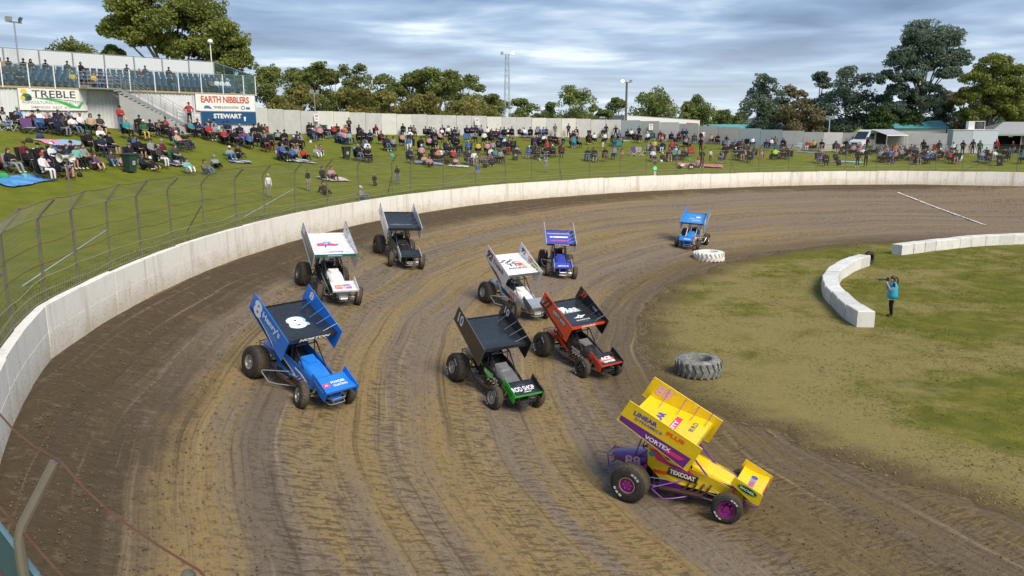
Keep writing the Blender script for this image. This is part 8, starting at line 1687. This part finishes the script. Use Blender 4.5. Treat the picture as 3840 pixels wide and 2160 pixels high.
for i, (x, y, hw, zt, kd) in enumerate(TREES):
    g = random.Random(50 + i); z0 = 6.0 if y < 126 else 5.5; h = zt - z0; bl = []
    hw = hw * {'r': 1.75, 'b': 1.9, 'c': 1.35, 'g': 1.40, 'd': 1.35, 'w': 1.35}[kd]
    lo = {'r': 0.22, 'b': 0.06, 'd': 0.05, 'w': 0.08, 'c': 0.10, 'g': 0.14}[kd]; nb = 17
    for k in range(nb):
        f = k / (nb - 1) if k < 3 else g.random()                     # height within the crown
        prof = math.sin(math.pi * min(1, max(0.06, (1 - f) ** 0.75 * 0.62 + 0.16))) * g.uniform(0.45, 1.0)
        a = g.uniform(0, 6.283); rr = hw * g.uniform(0.34, 0.50) * (0.8 if f > 0.85 else 1.0); cr_ = max(0, hw * prof - rr * 0.6)
        bl.append((cr_ * math.cos(a), cr_ * math.sin(a) * 0.8, h * (lo + (1 - lo) * f) - rr * 0.55 * f, rr, rr, rr * g.uniform(0.7, 0.95)))
    lab = uniq('%s %s' % (KINDW[kd], tree_where(x, y, i)), '')
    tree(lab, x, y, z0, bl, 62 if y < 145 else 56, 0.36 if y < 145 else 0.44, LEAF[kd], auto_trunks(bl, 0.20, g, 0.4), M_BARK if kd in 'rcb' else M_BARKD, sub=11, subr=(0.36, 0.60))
# the big spreading gum behind the stand
bl = [(0, 0, 15.0, 4.0, 4, 2.4), (-4.0, -0.5, 13.6, 2.9, 3, 2.0), (3.6, 0, 13.4, 3.2, 3, 2.2), (-6.2, 0, 11.0, 2.0, 2.2, 1.7), (5.8, 0.3, 10.6, 2.8, 3, 2.1), (0.6, -1, 11.8, 3.2, 3, 1.9), (-2.9, -0.6, 10.2, 2.4, 2.4, 1.5), (3.0, -1.0, 8.8, 2.6, 2.4, 1.7), (7.4, 0.4, 7.6, 2.2, 2.2, 1.8), (5.0, -0.4, 6.0, 2.2, 2.2, 1.6), (-7.0, 0.2, 8.2, 1.3, 1.4, 1.3), (8.2, 0, 5.0, 1.4, 1.6, 1.3), (2.2, -0.5, 13.0, 2.6, 2.6, 1.8), (5.0, 0.4, 8.6, 2.4, 2.4, 1.7), (0.2, 0.5, 9.4, 2.4, 2.4, 1.5), (-4.6, 0.3, 12.2, 2.2, 2.2, 1.5), (7.0, 0.2, 9.4, 1.9, 2, 1.6), (2.6, 0, 6.6, 2.0, 2, 1.2), (1.6, 0.6, 16.6, 2.4, 2.4, 1.3), (-1.8, 0.2, 16.2, 2.0, 2.2, 1.2)]
tk = [([(0, 0, 0), (0.2, 0, 2.6), (0.1, 0, 4.5)], [0.42, 0.36, 0.30])] + [([(0.1, 0, 4.2), (x * 0.45, y * 0.4, 4.2 + (z - 4.2) * 0.45 + 0.5), (x, y, z + rz * 0.2)], [0.22, 0.14, 0.05]) for x, y, z, rx, ry, rz in bl]
tree('huge spreading olive gum tree towering over the right end of the grandstand', -40.2, 98.0, 8.3, bl, 130, 0.34, LEAF['o'], tk, M_BARK, sub=34, subr=(0.26, 0.42), group=None)
# the big gum by the van, two crowns on branching trunks
bl = [(-3.0, 0, 15.6, 3.0, 3, 2.0), (0.6, 0, 14.8, 2.6, 2.6, 1.9), (-5.4, 0, 12.4, 2.4, 2.4, 1.7), (-1.8, 0.4, 12.8, 2.6, 2.6, 1.7), (2.2, 0.3, 12.2, 2.1, 2.2, 1.6), (-7.2, 0.2, 9.6, 1.9, 2, 1.4), (-4.2, -0.5, 9.8, 1.8, 2, 1.2), (0.8, -0.4, 10.2, 1.8, 1.9, 1.3), (-1.4, 0, 8.2, 1.5, 1.5, 1.0), (-1.2, 0.3, 14.0, 2.4, 2.4, 1.6), (-3.8, 0.3, 14.0, 2.2, 2.2, 1.6), (-3.6, 0.4, 11.4, 2.2, 2.2, 1.5), (-5.8, 0.3, 8.0, 1.8, 1.8, 1.3), (0.4, 0.3, 11.6, 2.0, 2, 1.4), (-3.0, 0.5, 7.2, 1.7, 1.7, 1.2), (-6.0, 0.2, 5.2, 1.9, 1.9, 1.5), (-0.6, 0.4, 5.6, 1.7, 1.7, 1.3)]
tk = [([(-2.0, 0, 0), (-2.1, 0, 5.0), (-2.2, 0, 8.0)], [0.30, 0.24, 0.18])] + [([(-2.15, 0, 6.0), (-2.1 + (x + 2.1) * 0.5, y, 6.0 + (z - 6) * 0.5 + 0.6), (x, y, z + rz * 0.2)], [0.13, 0.09, 0.03]) for x, y, z, rx, ry, rz in bl]
tree('tallest grey green gum tree rising behind the white van', 60.5, 117.0, 5.4, bl, 110, 0.30, LEAF['g'], tk, M_BARKD, sub=28, subr=(0.24, 0.40), group=None)
bl = [(0, 0, 11.4, 2.2, 2.2, 1.6), (2.4, 0, 9.9, 2.2, 2.2, 1.6), (-2.2, 0, 9.6, 2.0, 2, 1.5), (3.8, 0, 7.0, 1.9, 2, 1.7), (0.4, -0.4, 8.0, 2.0, 2, 1.3), (-2.9, 0.2, 6.8, 1.6, 1.7, 1.3), (2.0, -0.3, 5.2, 1.8, 1.8, 1.3), (4.2, 0.2, 4.2, 1.5, 1.6, 1.5), (-0.9, 0, 5.4, 1.3, 1.4, 0.9), (1.2, 0.3, 10.2, 2.0, 2, 1.4), (-1.0, 0.4, 7.6, 1.9, 1.9, 1.3), (2.9, 0.3, 8.4, 1.9, 1.9, 1.5), (0.8, 0.4, 6.4, 1.7, 1.7, 1.2), (3.2, 0.4, 5.4, 1.7, 1.7, 1.3), (-2.4, 0.5, 4.6, 1.6, 1.6, 1.2)]
tk = [([(0, 0, 0), (-0.2, 0, 2.0), (-0.1, 0, 3.4)], [0.32, 0.26, 0.20])] + [([(-0.1, 0, 2.6), (x * 0.5, y, 2.6 + (z - 2.6) * 0.5 + 0.5), (x, y, z + rz * 0.2)], [0.12, 0.08, 0.03]) for x, y, z, rx, ry, rz in bl]
tree('wide branching gum with yellow green leaves leaning over the cool room', 65.5, 112.5, 5.2, bl, 110, 0.30, LEAF['o'], tk, M_BARKD, sub=28, subr=(0.24, 0.40), group=None)
# ------------------------------------------------------------------ grass blades: near edges of the infield, the block rows and behind the wall
def grass_tufts():
    g = np.random.default_rng(3)
    n = 70000; th = g.uniform(72, 222, n); r_ = (ri(th) - 0.4) * np.sqrt(g.uniform(0.02, 1, n)); q = polar(th, r_); V = np.stack([q[:, 0], q[:, 1], np.full(n, 0.045)], -1)
    h = g.uniform(0.02, 0.05, n); a = g.uniform(0, 6.283, n); w = g.uniform(0.012, 0.035, n); c, s = np.cos(a) * w, np.sin(a) * w; lx, ly = g.normal(0, 0.07, n), g.normal(0, 0.07, n)
    T = np.stack([V + np.stack([-c, -s, 0 * c], -1), V + np.stack([c, s, 0 * c], -1), V + np.stack([lx, ly, h], -1)], 1).reshape(-1, 3)
    o = link(bpy.data.objects.new('grass', np_mesh('grass', T, np.arange(3 * n).reshape(n, 3), M_INFIELD))); tag(o, 'short dry grass covering the infield', 'grass', kind='stuff')
    n = 16000; th = g.uniform(72, 205, n); r_ = ro(th) + 0.25 + 1.6 * g.random(n) ** 1.5; q = polar(th, r_); z = mound_z(q[:, 0], q[:, 1]); V = np.stack([q[:, 0], q[:, 1], z - 0.02], -1)
    h = g.uniform(0.05, 0.13, n) * np.where(r_ - ro(th) < 0.7, 1.8, 1.0); a = g.uniform(0, 6.283, n); w = g.uniform(0.015, 0.04, n); c, s = np.cos(a) * w, np.sin(a) * w; lx, ly = g.normal(0, 0.04, n), g.normal(0, 0.04, n)
    T = np.stack([V + np.stack([-c, -s, 0 * c], -1), V + np.stack([c, s, 0 * c], -1), V + np.stack([lx, ly, h], -1)], 1).reshape(-1, 3)
    o = link(bpy.data.objects.new('grass', np_mesh('grass', T, np.arange(3 * n).reshape(n, 3), M_MOUND))); tag(o, 'green grass covering the spectator bank', 'grass', kind='stuff')
grass_tufts()

# loose clay crumbs lying on the track, thickest in the cushion under the wall and along the inner edge
def clods():
    g = np.random.default_rng(8); n = 15000; th = g.uniform(150, 222, n); q = np.where(g.random(n) < 0.55, 1 - 0.20 * g.random(n) ** 1.4, np.where(g.random(n) < 0.4, 0.25 * g.random(n), g.random(n)))
    r_ = ri(th) + (ro(th) - ri(th)) * q * 0.985; P = polar(th, r_); P[:, 2] = track_z(P[:, 0], P[:, 1]) + 0.02 + np.exp(-((r_ - (ro(th) - 0.5)) / 0.7) ** 2) * 0.10
    s = 0.008 + 0.022 * g.random(n) ** 3; base = np.array([(1, 0, 0), (-1, 0, 0), (0, 1, 0), (0, -1, 0), (0, 0, 1), (0, 0, -1)], float); F0 = np.array([(0, 2, 4), (2, 1, 4), (1, 3, 4), (3, 0, 4), (2, 0, 5), (1, 2, 5), (3, 1, 5), (0, 3, 5)])
    V = P[:, None, :] + base[None] * s[:, None, None] * g.uniform(0.6, 1.4, (n, 6, 1)) + g.normal(0, 0.15, (n, 6, 3)) * s[:, None, None]
    F = (np.arange(n)[:, None, None] * 6 + F0[None]).reshape(-1, 3)
    o = link(bpy.data.objects.new('clay_crumbs', np_mesh('clay_crumbs', V.reshape(-1, 3), F, mat('loose_clay', (0.125, 0.090, 0.048), 0.95, 0, 0.5, 3.0, world=True)))); tag(o, 'loose clay crumbs scattered over the track', 'clay', kind='stuff')
clods()
